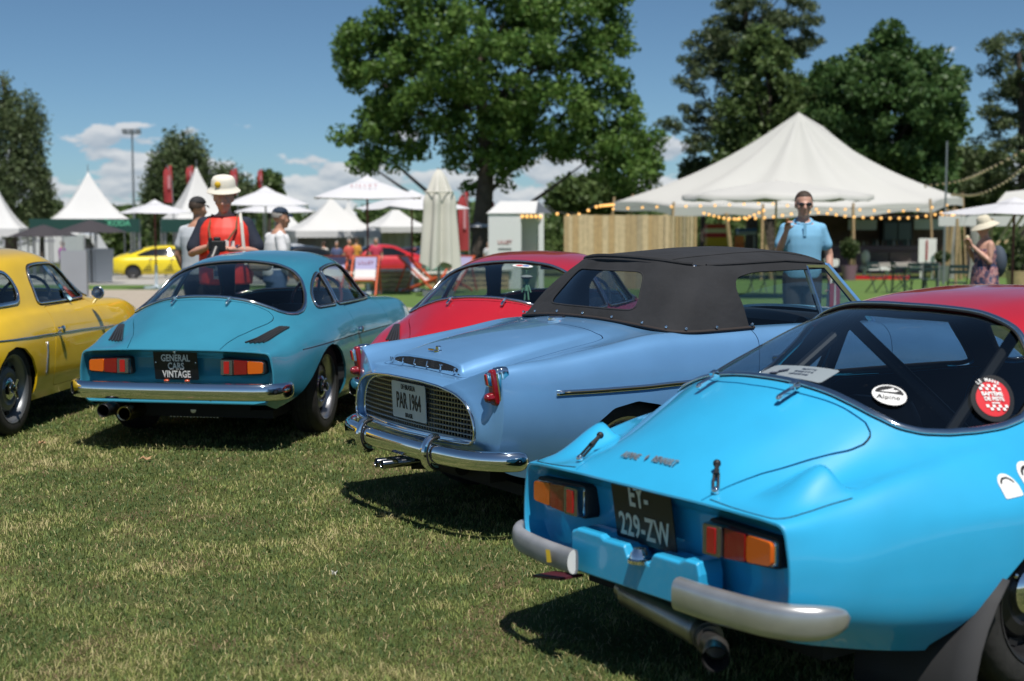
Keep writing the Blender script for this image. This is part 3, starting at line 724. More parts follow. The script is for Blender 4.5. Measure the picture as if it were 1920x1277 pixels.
def seat(parent, y, x=1.55, m=None, top=.80, head=False):
    b = MB()
    def back(u, v):
        a = 2 * math.pi * u; t = v
        return (x - .10 * t + .06 * math.sin(a) - .02, y + (.215 - .04 * t ** 3) * math.copysign(abs(math.cos(a)) ** .6, math.cos(a)) * (1 - .9 * max(0, t - .9) * 10 * .12), .28 + (top - .28) * (t if t < .95 else .95 + (t - .95)))
    b.grid(back, 20, 14, 0, True)
    b.box((x - .115, y, top - .008), (.07, .33, .03)); b.box((x + .22, y, .30), (.48, .42, .14))
    if head: b.box((x - .13, y, top + .09), (.07, .24, .16))
    o = b.build('seat', m or M_VINYL, parent); md = o.modifiers.new('s', 'SUBSURF'); md.levels = 1; md.render_levels = 1
    return o
def interior(parent, sw_mat, sw_y=.30, dash_x=2.32, dash_z=.745, mirror=True, seats=True, seat_top=.80, seat_m=None, sw=(1.98, .80, .185)):
    b = MB(); b.grid(lambda u, v: (.56 + .56 * v, (u - .5) * (.72 + .36 * v), .73 - .13 * v), 2, 2); b.grid(lambda u, v: (1.12 + .1 * v, (u - .5) * 1.2, .60 - .36 * v), 2, 2)
    b.box((1.9, 0, .215), (1.6, 1.24, .03)); b.build('cabin_floor', M_VINYL, parent, smooth=False)
    d = MB()
    def dash(u, v):
        a = math.pi * (v - .15); return (dash_x + .16 - .20 * math.cos(a - 1.2) , (u - .5) * 1.10, dash_z - .10 + .105 * math.sin(a * .9 + .35))
    d.grid(dash, 14, 10); d.box((dash_x + .12, 0, .50), (.2, 1.08, .42)); d.lathe([(.075, 0), (.08, -.05), (.06, -.06), (.0005, -.055)], (dash_x + .02, sw_y, dash_z - .02), 20, 'X')
    d.build('dashboard', M_VINYL, parent)
    steering_wheel(parent, (sw[0], sw_y, sw[1]), sw[2], sw_mat)
    if seats:
        for s in (-1, 1): seat(parent, s * .30, 1.52, seat_m, seat_top)
    if mirror:
        m = MB(); m.box((2.10, 0, 1.035), (.02, .17, .045)); m.bar((2.10, 0, 1.05), (2.12, 0, 1.10), .008); m.build('rear_view_mirror', M_BLACK, parent)

def build_a110(name, pose, paint_m, label, cat='car', wide=False, roof_m=None, hinge_z=True, gm=None, interior_kw=None, rim='slots', front=True, group=None):
    root = car_root(name, pose, label=label, cat=cat, group=group)
    gm = gm or M_GLASS
    V = loft(A110, nlen=170, sub=6)
    if wide:
        x = V[:, :, 0]; y = V[:, :, 1]; z = V[:, :, 2]
        k = np.exp(-((x - .86) / .34) ** 2) * np.clip((.74 - z) / .16, 0, 1) * np.clip((np.abs(y) - .35) / .2, 0, 1)
        V[:, :, 1] += np.sign(y) * .062 * k
        # air scoops standing up beside the lid
        ay = np.abs(y); wy = np.clip(1 - ((ay - .485 - .12 * (x - .2)) / .088) ** 2, 0, 1) ** 1.2
        up = np.clip((x - .05) / .22, 0, 1); up = up * up * (3 - 2 * up); dn = np.clip((x - .272) / .035, 0, 1)
        dip = np.clip((x - .30) / .03, 0, 1) * np.clip((.58 - x) / .24, 0, 1)
        V[:, :, 2] += wy * (.062 * up * (1 - dn) - .020 * dip)
    S = grid_surf(V); P2 = S.V[:, :2]
    f_rw = np.where(S.V[:, 2] > .70, sdf_poly(smooth_line(mirror_half(RW5 if wide else RW), 1, True), P2), .3)
    f_ws = sdf_poly(mirror_half(WSCR), P2)
    f_lid = sdf_poly(mirror_half(LID), P2)
    f_q = side_f(S, rounded([(min(a_ + (.24 if wide else 0), 1.405), b_) for a_, b_ in SIDE_Q], .03), .40); f_d = side_f(S, rounded(SIDE_D, [.02, .02, .05, .1, .1, .05, .03, .02]), .36)
    f_door = side_f(S, rounded(DOOR, .05), .5)
    ar = ARCH_R5 if wide else ARCH_R
    f_ar = side_f(S, ar, .30); f_af = side_f(S, arch_f(), .30)
    # body skin: everything outside the openings
    cuts = [f_rw, f_ws, f_q, f_d, f_ar, f_af]
    keep = np.maximum.reduce([-f for f in cuts])
    g = .0022 if not wide else .0028
    fb = np.maximum(keep, np.maximum(-(f_lid - g), -(f_door - g)))
    B = S.clip(fb)
    m_in = M_LINER
    if roof_m:
        zb_ = B.V[:, 2] - (1.005 - .10 * np.clip((B.V[:, 0] - 2.0) / .3, 0, 1)); zb_ = np.where(B.V[:, 0] < 2.35, zb_, -1)
        B.clip(-zb_).shell('roof', roof_m, m_in, .014, root); B = B.clip(zb_)
    B.shell('body', paint_m, m_in, .014, root)
    lid = S.clip(np.maximum(f_lid + g, f_rw * 0 - 1)); lo = lid.shell('engine_lid', paint_m, m_in, .012, root)
    for s in (-1, 1):
        d = S.clip(np.maximum.reduce([f_door + g, keep, np.where(S.V[:, 1] * s > 0, -1, 1.0)]))
        do = d.shell('door', paint_m, m_in, .012, root)
        hb = MB(); hy = s * .708; hb.lathe([(.016, 0), (.016, s * .018), (.022, s * .022), (.022, s * .032), (.0005, s * .036)], (1.56, hy, .62), 14, 'Y'); hb.build('door_handle', M_CHROME, do)
    # dark inner shell behind the gaps
    Lr = S.clip(np.maximum.reduce([keep, np.abs(f_lid) - .02])).offset(-.011); Lr.build('lid_channel', M_LINER, root)
    for s in (-1, 1):
        S.clip(np.maximum.reduce([keep, np.abs(f_door) - .02, np.where(S.V[:, 1] * s > 0, -1, 1.0)])).offset(-.011).build('door_channel', M_LINER, root)
    window(root, S, f_rw, 'rear_window', gm, .020 if not wide else .022)
    window(root, S, f_ws, 'windscreen', gm, .016)
    for s in (-1, 1):
        for f, nm in ((f_q, 'quarter_window'), (f_d, 'side_window')):
            window(root, S, np.maximum(f, np.where(S.V[:, 1] * s > 0, -1, 1.0)), nm, gm, .012)
    # tail
    tail_panel(root, V[0], paint_m)
    for s in (1, -1): tail_lamp(root, s * .289, s * .548, .462, .552, .022, slope=.02)
    for s in (1, -1): hinge(lo, .470, s * .178, .873 - .004, R(20), 1.0 if not wide else 1.15)
    ub = MB(); ub.box((1.85, 0, .20), (3.2, 1.06, .05)); ub.box((.55, 0, .33), (.62, .78, .22)); ub.box((.86, 0, .44), (.9, 1.14, .03)); ub.box((2.95, 0, .45), (.8, 1.1, .03)); ub.box((.47,0,.50),(.05,1.0,.3)); ub.box((1.24,0,.36),(.03,1.22,.36))
    ub.build('underbody', M_LINER, root, smooth=False)
    wy = .600 if not wide else .625
    for x, yy in ((.87 if not wide else .96, wy), (2.95, .60)):
        for s in (-1, 1): wheel(root, x, s * yy, .30, .165 if not wide else .23, rim, s, m_rim=mat('black_wheel', (.03, .03, .032), rough=.4, metal=.5) if wide else None)
    interior(root, **(interior_kw or {}))
    return root, S, lo
# ------------------------------------------------------------------ the parked cars
P_TEAL = paint('teal_metallic_paint', (.040, .255, .375), .10, .30)
P_RED = paint('red_paint', (.46, .008, .018), 0, .35)
P_BLUE = paint('bright_blue_paint', (.028, .405, .715), 0, .42)
M_WOOD = mat('dark_wood_rim', (.10, .02, .012), rough=.25, coat=.6)
M_PLATE_BLACK = mat('black_plate', (.010, .010, .011), rough=.35)
M_LETTER = mat('pale_lettering', (.68, .66, .58), rough=.45)
M_LETTER_W = mat('white_lettering', (.78, .78, .77), rough=.45)
def chrome_bumper_a110(root):
    path = [(.22, .655, .365), (.12, .662, .366), (.03, .632, .367), (-.03, .52, .368), (-.052, .26, .369), (-.056, 0, .369), (-.052, -.26, .369), (-.03, -.52, .368), (.03, -.632, .367), (.12, -.662, .366), (.22, -.655, .365)]
    b = sweep_bar(root, 'rear_bumper', path, .052, .030, M_CHROME, 18, .05)
    for s in (1, -1):
        V, F = [], []
        q = MB(); pts = []
        for a in np.linspace(-math.pi / 2, math.pi / 2, 12): pts.append((-.05 - .033 * math.cos(a) + .004, s * .25, .369 + .054 * math.sin(a)))
        for i, p in enumerate(pts): pass
        q.tube(pts, .0035, 6); q.build('joint_band', M_CHROME, b)
    return b
def slats(root, S, s, n=5):
    """slanted louvres let into the rear wing"""
    a = np.array([(.170, .390), (.222, .508), (.505, .566), (.462, .512)]); P = rounded(a * [1, s], .02)
    f = sdf_poly(P, S.V[:, :2]); f = np.where(S.V[:, 2] > .55, f, .1)
    g = S.clip(f); pan = g.offset(.0015).build('vent_panel', M_RUBBER, root)
    for k in range(n):
        t = (k + .5) / n; p0 = a[0] + (a[1] - a[0]) * t; p1 = a[3] + (a[2] - a[3]) * t
        line = []
        for u in np.linspace(-.06, .96, 10):
            q = p0 + (p1 - p0) * u; d = ((S.V[:, 0] - q[0]) ** 2 + (S.V[:, 1] - s * q[1]) ** 2 + (S.V[:, 2] < .55) * 9); ids = np.argsort(d)[:4]; w = 1 / (d[ids] + 1e-6); w /= w.sum()
            line.append((q[0], s * q[1], float((S.V[ids, 2] * w).sum()) + .006))
        m = MB(); m.tube(line, .0060, 6); m.build('louvre', mat('satin_black', (.035, .036, .038), rough=.3), pan)

def teal_car():
    root, S, lid = build_a110('classic_coupe', (-2.013, 8.40, 9.3), P_TEAL, 'teal metallic coupe seen from behind with a black plate and chrome bumper', interior_kw=dict(sw_mat=M_WOOD, sw_y=-.28 + .0))
    chrome_bumper_a110(root)
    for s in (1, -1): slats(root, S, s)
    p, pos, B = plate(root, .030, .062, .618, .425, .1375, M_PLATE_BLACK)
    for body, h in (('GENERAL', .133), ('CARS', .083), ('VINTAGE', .033)):
        text_mesh(body, .058, M_LETTER_W, 'lettering', p, pos(0, h), B, sx=.72, bold=.0012, spacing=1.02)
    q = MB(); q.sphere((.028, 0, .595), .010, 10, 6); q.build('plate_lock', M_CHROME, p)
    for s in (1, -1):
        q = MB(); q.sphere((.052, s * .065, .418), .013, 10, 6, 0, (1, 1.3, .8)); q.build('plate_light', mat('amber_marker', (.5, .08, .03), rough=.2, coat=1), p)
        q = MB(); q.sphere((.042, s * .125, .53), .005, 8, 5); q.build('plate_screw', M_CHROME, p)
    # exhausts and finned sump
    q = MB(); q.lathe([(.040, .30), (.040, 0), (.037, -.004), (.034, 0), (.032, .25)], (-.10, .400, .250), 24, 'X'); q.build('exhaust_pipe', mat('dark_steel', (.03, .03, .032), rough=.4, metal=.8), root)
    q = MB(); q.lathe([(.046, .40), (.046, 0), (.043, -.005), (.036, 0), (.034, .2)], (.02, .325, .218), 24, 'X'); q.build('exhaust_pipe', mat('tinted_steel', (.45, .36, .22), rough=.25, metal=1), root)
    q = MB(); q.box((.42, -.02, .235), (.3, .30, .06)); 
    for k in range(15): q.box((.268, -.02 - .15 + .0214 * k, .195), (.016, .009, .05))
    q.lathe([(.018, 0), (.018, -.012), (.0005, -.014)], (.262, -.02, .215), 14, 'X'); q.build('engine_sump', M_ALU, root)
    for s in (1, -1): joint(root, S, [(.40, .584), (.8, .591), (1.2, .590), (1.8, .588), (2.5, .582)], 'waist_joint', .005, s)
    return root
def red_car():
    root, S, lid = build_a110('classic_coupe', (-.365, 8.34, 18.2), P_RED, 'red coupe almost hidden behind the light blue convertible with a doll hanging inside', interior_kw=dict(sw_mat=M_BLACK, sw_y=-.28))
    chrome_bumper_a110(root)
    for s in (1, -1): slats(root, S, s)
    # oval sticker on the window top and a small doll hanging behind the glass
    W = mat('white_sticker', (.80, .80, .79), rough=.5); c = np.array([1.085, -.10]); Sf = refine(S, ell(c, (.03, -.01), (.01, .075)), 'xy', .05)
    o = decal(root, Sf, ell(c, (.030, -.008), (.010, .072)), W, 'oval_sticker', .003); decal(o, Sf, ell(c + [0, .02], (.016, 0), (0, .026)), mat('red_sticker', (.62, .03, .04), rough=.5), 'sticker_print', .0042); decal(o, Sf, ell(c - [0, .024], (.016, 0), (0, .024)), mat('blue_sticker', (.05, .14, .42), rough=.5), 'sticker_print', .0042)
    q = MB(); x, y = 1.00, -.155; q.tube([(x, y, 1.05), (x, y, 1.02)], .002, 5); q.sphere((x, y, .985), .020, 10, 8); q.tube([(x, y, .97), (x, y, .915)], [.010, .014], 8)
    for s in (-1, 1): q.tube([(x, y + s * .012, .955), (x - .005, y + s * .030, .905)], .005, 6); q.tube([(x, y + s * .008, .915), (x, y + s * .014, .855)], .006, 6)
    o = q.build('hanging_doll', mat('pale_green_toy', (.22, .45, .30), rough=.6), None); o.matrix_world = Matrix.Translation(root.location) @ Matrix.Rotation(root.rotation_euler.z, 4, 'Z'); tag(o, 'small pale green doll hanging in the red coupe rear window', 'doll')
    q = MB(); q.sphere((x, y, 1.005), .034, 14, 8, 0, (1, 1.2, .4)); q.build('doll_hat', mat('grey_felt', (.35, .36, .36), rough=.9), o)
    return root
M_SILVER = mat('silver_paint', (.56, .56, .55), rough=.30, metal=.75, noise=(14, .10))
M_SCUFF = mat('grey_scuffed_paint', (.30, .31, .33), rough=.5, metal=.3, noise=(12, .25))

def near(S, x, y, side=None):
    d = (S.V[:, 0] - x) ** 2 + (S.V[:, 1] - y) ** 2
    if side is not None: d = (S.V[:, 0] - x) ** 2 + (S.V[:, 2] - y) ** 2 + (np.sign(S.V[:, 1]) != side) * 9
    i = np.argsort(d)[:4]; w = 1 / (d[i] + 1e-6); w /= w.sum()
    return Vector((S.V[i] * w[:, None]).sum(0)), Vector((S.N[i] * w[:, None]).sum(0)).normalized()
from mathutils.bvhtree import BVHTree
def drop(S, x, y, side=None):
    """exact point and normal on the skin above (x, y), or beside (x, z) on one flank"""
    if not hasattr(S, 'bvh'): S.bvh = BVHTree.FromPolygons([tuple(v) for v in S.V], S.F)
    h = S.bvh.ray_cast(Vector((x, y, 2)), Vector((0, 0, -1))) if side is None else S.bvh.ray_cast(Vector((x, side * 2, y)), Vector((0, -side, 0)))
    if h[0] is None: return near(S, x, y, side)
    n = h[1]; ref = Vector((0, 0, 1)) if side is None else Vector((0, side, 0)); return h[0], (n if n.dot(ref) > 0 else -n)
def joint(root, S, pts, name, w=.0045, side=None, m=None, lift=.0005, closed=False):
    P = []; N = []
    for a, b in resample(crspline(pts, 6), .015): q, n = drop(S, a, b, side); P.append(q); N.append(n)
    return bead(root, name, np.array(P), smooth_line(np.array(N), 2), w, .003, m or M_LINER, False, lift)
def decal(parent, S, poly, m, name, off=.0025, plane='xy', side=None):
    f = sdf_poly(poly, S.V[:, [0, 1]] if plane == 'xy' else S.V[:, [0, 2]])
    if plane == 'xy': f = np.where(S.V[:, 2] > .5, f, 1)
    else: f = np.where(S.V[:, 1] * side > .3, f, 1)
    return S.clip(f).offset(off).build(name, m, parent)
def refine(S, poly, plane, pad=.03, cuts=2):
    """finer copy of the part of the surface around an outline"""
    ax = [0, 1] if plane == 'xy' else [0, 2]; P = np.asarray(poly); lo = P.min(0) - pad; hi = P.max(0) + pad
    F = [f for f in S.F if all(lo[0] < S.V[i, ax[0]] < hi[0] and lo[1] < S.V[i, ax[1]] < hi[1] for i in f)]
    for _ in range(cuts):
        V = list(map(tuple, S.V)); N = list(map(tuple, S.N)); mid = {}; nf = []
        def md(a, b):
            k = (min(a, b), max(a, b))
            if k not in mid:
                V.append(tuple((np.array(V[a]) + np.array(V[b])) / 2)); n = np.array(N[a]) + np.array(N[b]); N.append(tuple(n / np.linalg.norm(n))); mid[k] = len(V) - 1
            return mid[k]
        for f in F:
            if len(f) != 4: nf.append(f); continue
            a, b, c, d = f; e, g, h, k = md(a, b), md(b, c), md(c, d), md(d, a)
            V.append(tuple(np.mean([V[i] for i in f], 0))); n = np.sum([N[i] for i in f], 0); N.append(tuple(n / np.linalg.norm(n))); o = len(V) - 1
            nf += [(a, e, o, k), (e, b, g, o), (o, g, c, h), (k, o, h, d)]
        S = Surf(V, N, nf); F = nf
    return S
def ell(c, u, v, n=28): return [(c[0] + u[0] * math.cos(a) + v[0] * math.sin(a), c[1] + u[1] * math.cos(a) + v[1] * math.sin(a)) for a in np.linspace(0, 2 * math.pi, n, endpoint=False)]
def blue_car():
    GM = glass_mat('tinted_car_glass', (.66, .71, .74), base=.10)
    root, S, lid = build_a110('rally_coupe', (.356, 4.15, 55.4), P_BLUE, 'bright blue coupe with a red roof in the near right corner', wide=True, roof_m=P_RED, gm=GM,
        interior_kw=dict(sw_mat=mat('light_blue_leather', (.02, .35, .55), rough=.5), sw_y=-.28, mirror=False, seat_top=.74))
    p, pos, B = plate(root, .028, .060, .622, .424, .1375, M_PLATE_BLACK)
    text_mesh('EY-', .100, M_LETTER, 'lettering', p, pos(.012, .148), B, sx=.62, bold=.002, spacing=1.05)
    text_mesh('229-ZW', .100, M_LETTER, 'lettering', p, pos(0, .050), B, sx=.64, bold=.002, spacing=1.05)
    q = MB(); q.sphere((.026, .018, .603), .012, 10, 6); q.build('plate_lock', M_CHROME, p)
    # quarter bumpers
    bl = sweep_bar(root, 'rear_bumper', [(.12, .650, .352), (.04, .622, .352), (-.02, .535, .350), (-.046, .38, .348), (-.050, .21, .346)], .038, .028, M_SCUFF, 20, .06, ends=(1, 0), power=3.0)
    br = sweep_bar(root, 'rear_bumper', [(-.058, -.28, .358), (-.052, -.42, .356), (-.02, -.60, .354), (.05, -.690, .355), (.15, -.718, .358)], .048, .032, M_SILVER, 20, .14, ends=(0, 1), power=3.0)
    for o, y0, hh in ((bl, .21, .038), (br, -.28, .049)):
        q = MB(); q.lathe([(hh, 0), (.0005, 0)], (0, 0, 0), 24, 'Y'); V = [(-.058 + .7 * x * (.9 if x < 0 else .4), y0, (.347 if o is bl else .357) + z) for x, _, z in q.V]
        mobj('end_cap', V, q.F, M_WHITE if o is bl else M_SILVER, o)
    q = MB(); q.add([(-.0885, .315, .370), (-.0895, .290, .373), (-.0945, .275, .338), (-.0935, .300, .332)], [(0, 1, 2, 3)]); q.build('yellow_tape', mat('yellow_tape', (.75, .50, .03), rough=.6), bl, smooth=False)
    # valance under the plate, notched for the lamp
    pl = [(.295, .30), (.295, .425), (.265, .437), (.15, .437), (.13, .428), (.035, .428), (.018, .395), (-.085, .395), (-.10, .428), (-.215, .428), (-.24, .44), (-.29, .44), (-.30, .405), (-.30, .30)]
    q = MB(); k = len(pl); V = []
    for x, e in ((.085, 0), (.004, 0), (-.004, .006)): V += [(x, y * (1 - e), z - (e if z > .36 else 0)) for y, z in pl]
    F = [(i * k + j, i * k + (j + 1) % k, (i + 1) * k + (j + 1) % k, (i + 1) * k + j) for i in range(2) for j in range(k)] + [tuple(2 * k + j for j in range(k))]
    q.add(V, F); o = q.build('rear_valance', P_BLUE, root, smooth=False); bm = bmesh.new(); bm.from_mesh(o.data); bmesh.ops.triangulate(bm, faces=bm.faces); bmesh.ops.recalc_face_normals(bm, faces=bm.faces); bm.to_mesh(o.data); bm.free()
    md = o.modifiers.new('b', 'BEVEL'); md.width = .006; md.segments = 3; md.limit_method = 'ANGLE'; md.harden_normals = True
    q = MB(); q.lathe([(.0005, .032), (.018, .028), (.027, .014), (.030, 0), (.036, -.004), (.036, -.014), (.030, -.016)], (.000, -.035, .402), 24); q.build('plate_lamp', M_CHROME, root)
    # exhaust
    M_EX = mat('exhaust_steel', (.34, .33, .31), rough=.34, metal=.9, noise=(10, .25)); M_EXD = mat('sooty_steel', (.16, .15, .14), rough=.45, metal=.9, noise=(12, .3))
    q = MB(); q.tube([(.16, .24, .225), (.155, .21, .222)], .032, 20); q.tube([(.15, .20, .222), (.15, .19, .222), (.10, -.19, .203), (.10, -.20, .203)], [.036, .047, .047, .036], 24); ex = q.build('exhaust_silencer', M_EX, root)
    q = MB(); q.tube([(.10, -.20, .203), (.06, -.28, .205)], .040, 20); q.tube([(.075, -.25, .204), (.07, -.26, .204)], .046, 20); q.tube([(.05, -.29, .206), (.01, -.36, .213)], .030, 18); q.build('exhaust_joint', M_EXD, root)
    q = MB(); c0 = Vector((.01, -.36, .213)); c1 = Vector((-.05, -.42, .205)); q.tube([c0, c0 + (c1 - c0) * .6, c1], [.033, .037, .038], 24, caps=False); q.tube([c1, c1 - (c1 - c0) * .8], [.0345, .030], 24, m=1, caps=False); q.build('exhaust_tip', [M_EX, M_LINER], root)
    q = MB(); q.box((.0, .37, .262), (.09, .15, .008), rot=Matrix.Rotation(R(-8), 3, 'X')); q.build('tow_bracket', mat('dark_red_metal', (.07, .012, .02), rough=.5), root)
    # lid latches
    for s, b0, b1 in ((-1, (.052, -.302, .640), (.118, -.235, .700)), (1, (.060, .335, .640), (.165, .365, .700))):
        b0, b1 = Vector(b0), Vector(b1); q = MB(); q.sphere(b0, .012, 12, 8, 1); d = (b1 - b0); sd_ = d.cross(Vector((0, 0, 1))).normalized() * .007
        for k in (1, -1): q.bar(b0 + sd_ * k, b0 + d * .62 + sd_ * k, .006, .006)
        q.tube([b0 + d * .55, b0 + d * .8, b1], [.010, .007, .007], 8); q.sphere(b1, .012, 12, 8); q.build('lid_latch', [M_RUBBER, M_CHROME], lid)
    # metal letters on the lid
    pt, n = near(S, .085, .06); up = Vector((.9, 0, .43)); Bm = basis((0, -1, 0), up - n * up.dot(n))
    for body, y in (('ALPINE', .115), ('RENAULT', -.035)):
        pt, n = near(S, .095, y); text_mesh(body, .036, M_SILVER, 'badge_lettering', lid, pt + n * .004, Bm, extrude=.002, sx=.62, bold=.0008, spacing=1.1)
    q = MB(); pt, n = near(S, .095, .045); q.add([pt + n * .006 + Bm @ Vector(v) for v in ((0, .016, 0), (.006, 0, 0), (0, -.016, 0), (-.006, 0, 0))], [(0, 3, 2, 1)]); q.build('badge_diamond', M_SILVER, lid, smooth=False)
    # stickers
    W = mat('white_sticker', (.80, .80, .79), rough=.5); K = mat('black_sticker', (.015, .015, .016), rough=.5); RD = mat('red_sticker', (.62, .03, .04), rough=.5)
    c = np.array([.662, -.391]); u = np.array([.0395, -.047]) * .82; v = np.array([.031, .027]) * .95
    Sf = refine(S, ell(c, u, v), 'xy', .04)
    a = decal(root, Sf, ell(c, u, v), W, 'round_sticker', .003)
    hf = [tuple(c + .86 * (u * math.cos(t) + v * math.sin(t))) for t in np.linspace(.12, math.pi - .12, 16)]
    decal(a, Sf, hf, K, 'sticker_print', .0042)
    pt, n = near(S, *(c - v * .38)); ur = Vector((u[0], u[1], 0)); ur -= n * ur.dot(n); uv = Vector((v[0], v[1], .05)); uv -= n * uv.dot(n); Bs = basis(ur, uv)
    text_mesh('Alpine', .027, K, 'sticker_print', a, pt + n * .006, Bs, extrude=.0003)
    mk = MB(); pt, n = near(S, *(c + v * .38)); mk.add([pt + n * .0066 + Bs @ Vector((x, y, 0)) for x, y in ((-.028, -.008), (-.004, .002), (.014, .012), (.012, .002), (.030, .002), (.020, -.006), (-.006, -.008))], [(0, 6, 5, 4, 3, 2, 1)]); mk.build('sticker_print', W, a, smooth=False)
    c = np.array([.962, -.530]); u = np.array([.072, -.024]); v = np.array([.055, .040]); Sf = refine(S, ell(c, u, v), 'xy', .05)
    b = decal(root, Sf, ell(c, u, v), K, 'round_sticker', .003); decal(b, Sf, ell(c, u * .78, v * .78), RD, 'sticker_print', .0042)
    pt, n = near(S, *c); ur = Vector((u[0], u[1], 0)); ur -= n * ur.dot(n); uv = Vector((.010, .030, .055)); uv -= n * uv.dot(n); Bs = basis(ur, uv)
    def on(x, y): return pt + Bs @ Vector((x, y, 0)) + n * .0068
    for body, y, sz in (('BAPTÊME', .012, .019), ('DE PISTE', -.006, .019)): text_mesh(body, sz, W, 'sticker_print', b, on(0, y), Bs, extrude=.0003, bold=.0007)
    for i, ch in enumerate('LE MANS'):
        if ch == ' ': continue
        t = math.pi / 2 + (3 - i) * .20; text_mesh(ch, .017, W, 'sticker_print', b, on(.0665 * math.cos(t), .062 * math.sin(t)), Bs @ Matrix.Rotation(t - math.pi / 2, 3, 'Z'), extrude=.0003, bold=.0006)
    q = MB()
    for s in (1, -1):
        for i in range(7):
            for j in range(2):
                if (i + j) % 2: continue
                x = (i - 3) * .0115; y = s * (.031 + .0105 * j)
                if math.hypot(x / .056, y / .050) > .98: continue
                q.add([on(x + dx, y + dy) for dx, dy in ((-.0055, -.005), (.0055, -.005), (.0055, .005), (-.0055, .005))], [(0, 1, 2, 3)])
    q.box(on(0, -.020), (.03, .004, .0005), rot=Bs); o = q.build('sticker_print', W, b, smooth=False); o['kind'] = 'stuff'
    # card lying behind the window
    cp = [(.560, .075), (.64, .06), (.675, -.185), (.585, -.185)]; Sf = refine(S, cp, 'xy', .06)
    cd_ = decal(root, Sf, rounded(cp, .012), W, 'window_card', -.012)
    q = MB()
    for (u0, v0, u1, v1, th) in ((.50, .75, .72, .75, .010), (.46, .54, .74, .54, .010), (.42, .33, .72, .33, .010), (.14, .30, .32, .38, .05), (.22, .45, .36, .72, .035)):
        L0 = np.array(cp[0]) * (1 - u0) + np.array(cp[3]) * u0; H0 = np.array(cp[1]) * (1 - u0) + np.array(cp[2]) * u0; L1 = np.array(cp[0]) * (1 - u1) + np.array(cp[3]) * u1; H1 = np.array(cp[1]) * (1 - u1) + np.array(cp[2]) * u1
        m_ = 6 if th < .02 else 1
        for i in range(m_):
            t0 = i / m_ + .02; t1 = (i + .75) / m_
            A = L0 * (1 - v0) + H0 * v0; Bq = L1 * (1 - v1) + H1 * v1; a0 = A + (Bq - A) * t0; a1 = A + (Bq - A) * t1
            q0, n0 = near(S, *a0); q1, n1 = near(S, *a1); q.bar(q0 - n0 * .0095, q1 - n1 * .0095, th, .0006)
    o = q.build('card_print', mat('card_ink', (.22, .24, .32), rough=.7), cd_, smooth=False); o['kind'] = 'stuff'
    for x0, z0, sc in ((.775, .640, .75), (.885, .652, 1.0)):
        pl = [(x0 + sc * dx, z0 + sc * dz) for dx, dz in [(-.048, -.040), (.048, -.034), (.050, .0)] + [(.047 * math.cos(t), .003 + .040 * math.sin(t)) for t in np.linspace(.1, math.pi - .1, 12)]]
        Sf = refine(S, pl, 'xz', .03); st = decal(root, Sf, pl, W, 'shield_sticker', .002, 'xz', -1)
        for t0, t1 in ((.28, 2.86),):
            ar = [(x0 + sc * .038 * math.cos(t), z0 + sc * (.001 + .031 * math.sin(t))) for t in np.linspace(t0, t1, 14)] + [(x0 + sc * .031 * math.cos(t), z0 + sc * (.001 + .024 * math.sin(t))) for t in np.linspace(t1, t0, 14)]
            decal(st, Sf, ar, K, 'sticker_print', .0032, 'xz', -1)
    # fixed corner panels beside the lid: fine joint lines
    for s in (1, -1):
        joint(root, S, [(.024, s * .310), (.024, s * .42), (.034, s * .520), (.062, s * .556), (.13, s * .570), (.21, s * .582), (.28, s * .598)], 'panel_joint', .0040)
    # roll cage, mud flap
    q = MB()
    for s in (1, -1): q.tube([(1.35, s * .50, .25), (1.35, s * .50, .80), (1.36, s * .42, 1.0), (1.37, s * .34, 1.06)], .020, 10)
    q.tube([(1.37, .34, 1.06), (1.37, -.34, 1.06)], .020, 10); q.tube([(1.36, .40, 1.02), (1.32, -.50, .45)], .024, 10); q.tube([(1.37, -.34, 1.06), (.75, -.44, .62)], .020, 10); q.tube([(1.37, .34, 1.06), (.75, .44, .62)], .020, 10)
    q.build('roll_cage', M_BLACK, root)
    q = MB(); q.grid(lambda u, v: (.525 + .18 * v * v + .008 * math.sin(u * 4), -.40 - .43 * u + .03 * v, .035 + .36 * v), 6, 7); o = q.build('mud_flap', mat('grey_rubber', (.030, .030, .032), rough=.75), root); md = o.modifiers.new('s', 'SOLIDIFY'); md.thickness = .005
    return root

teal_car(); red_car(); blue_car()
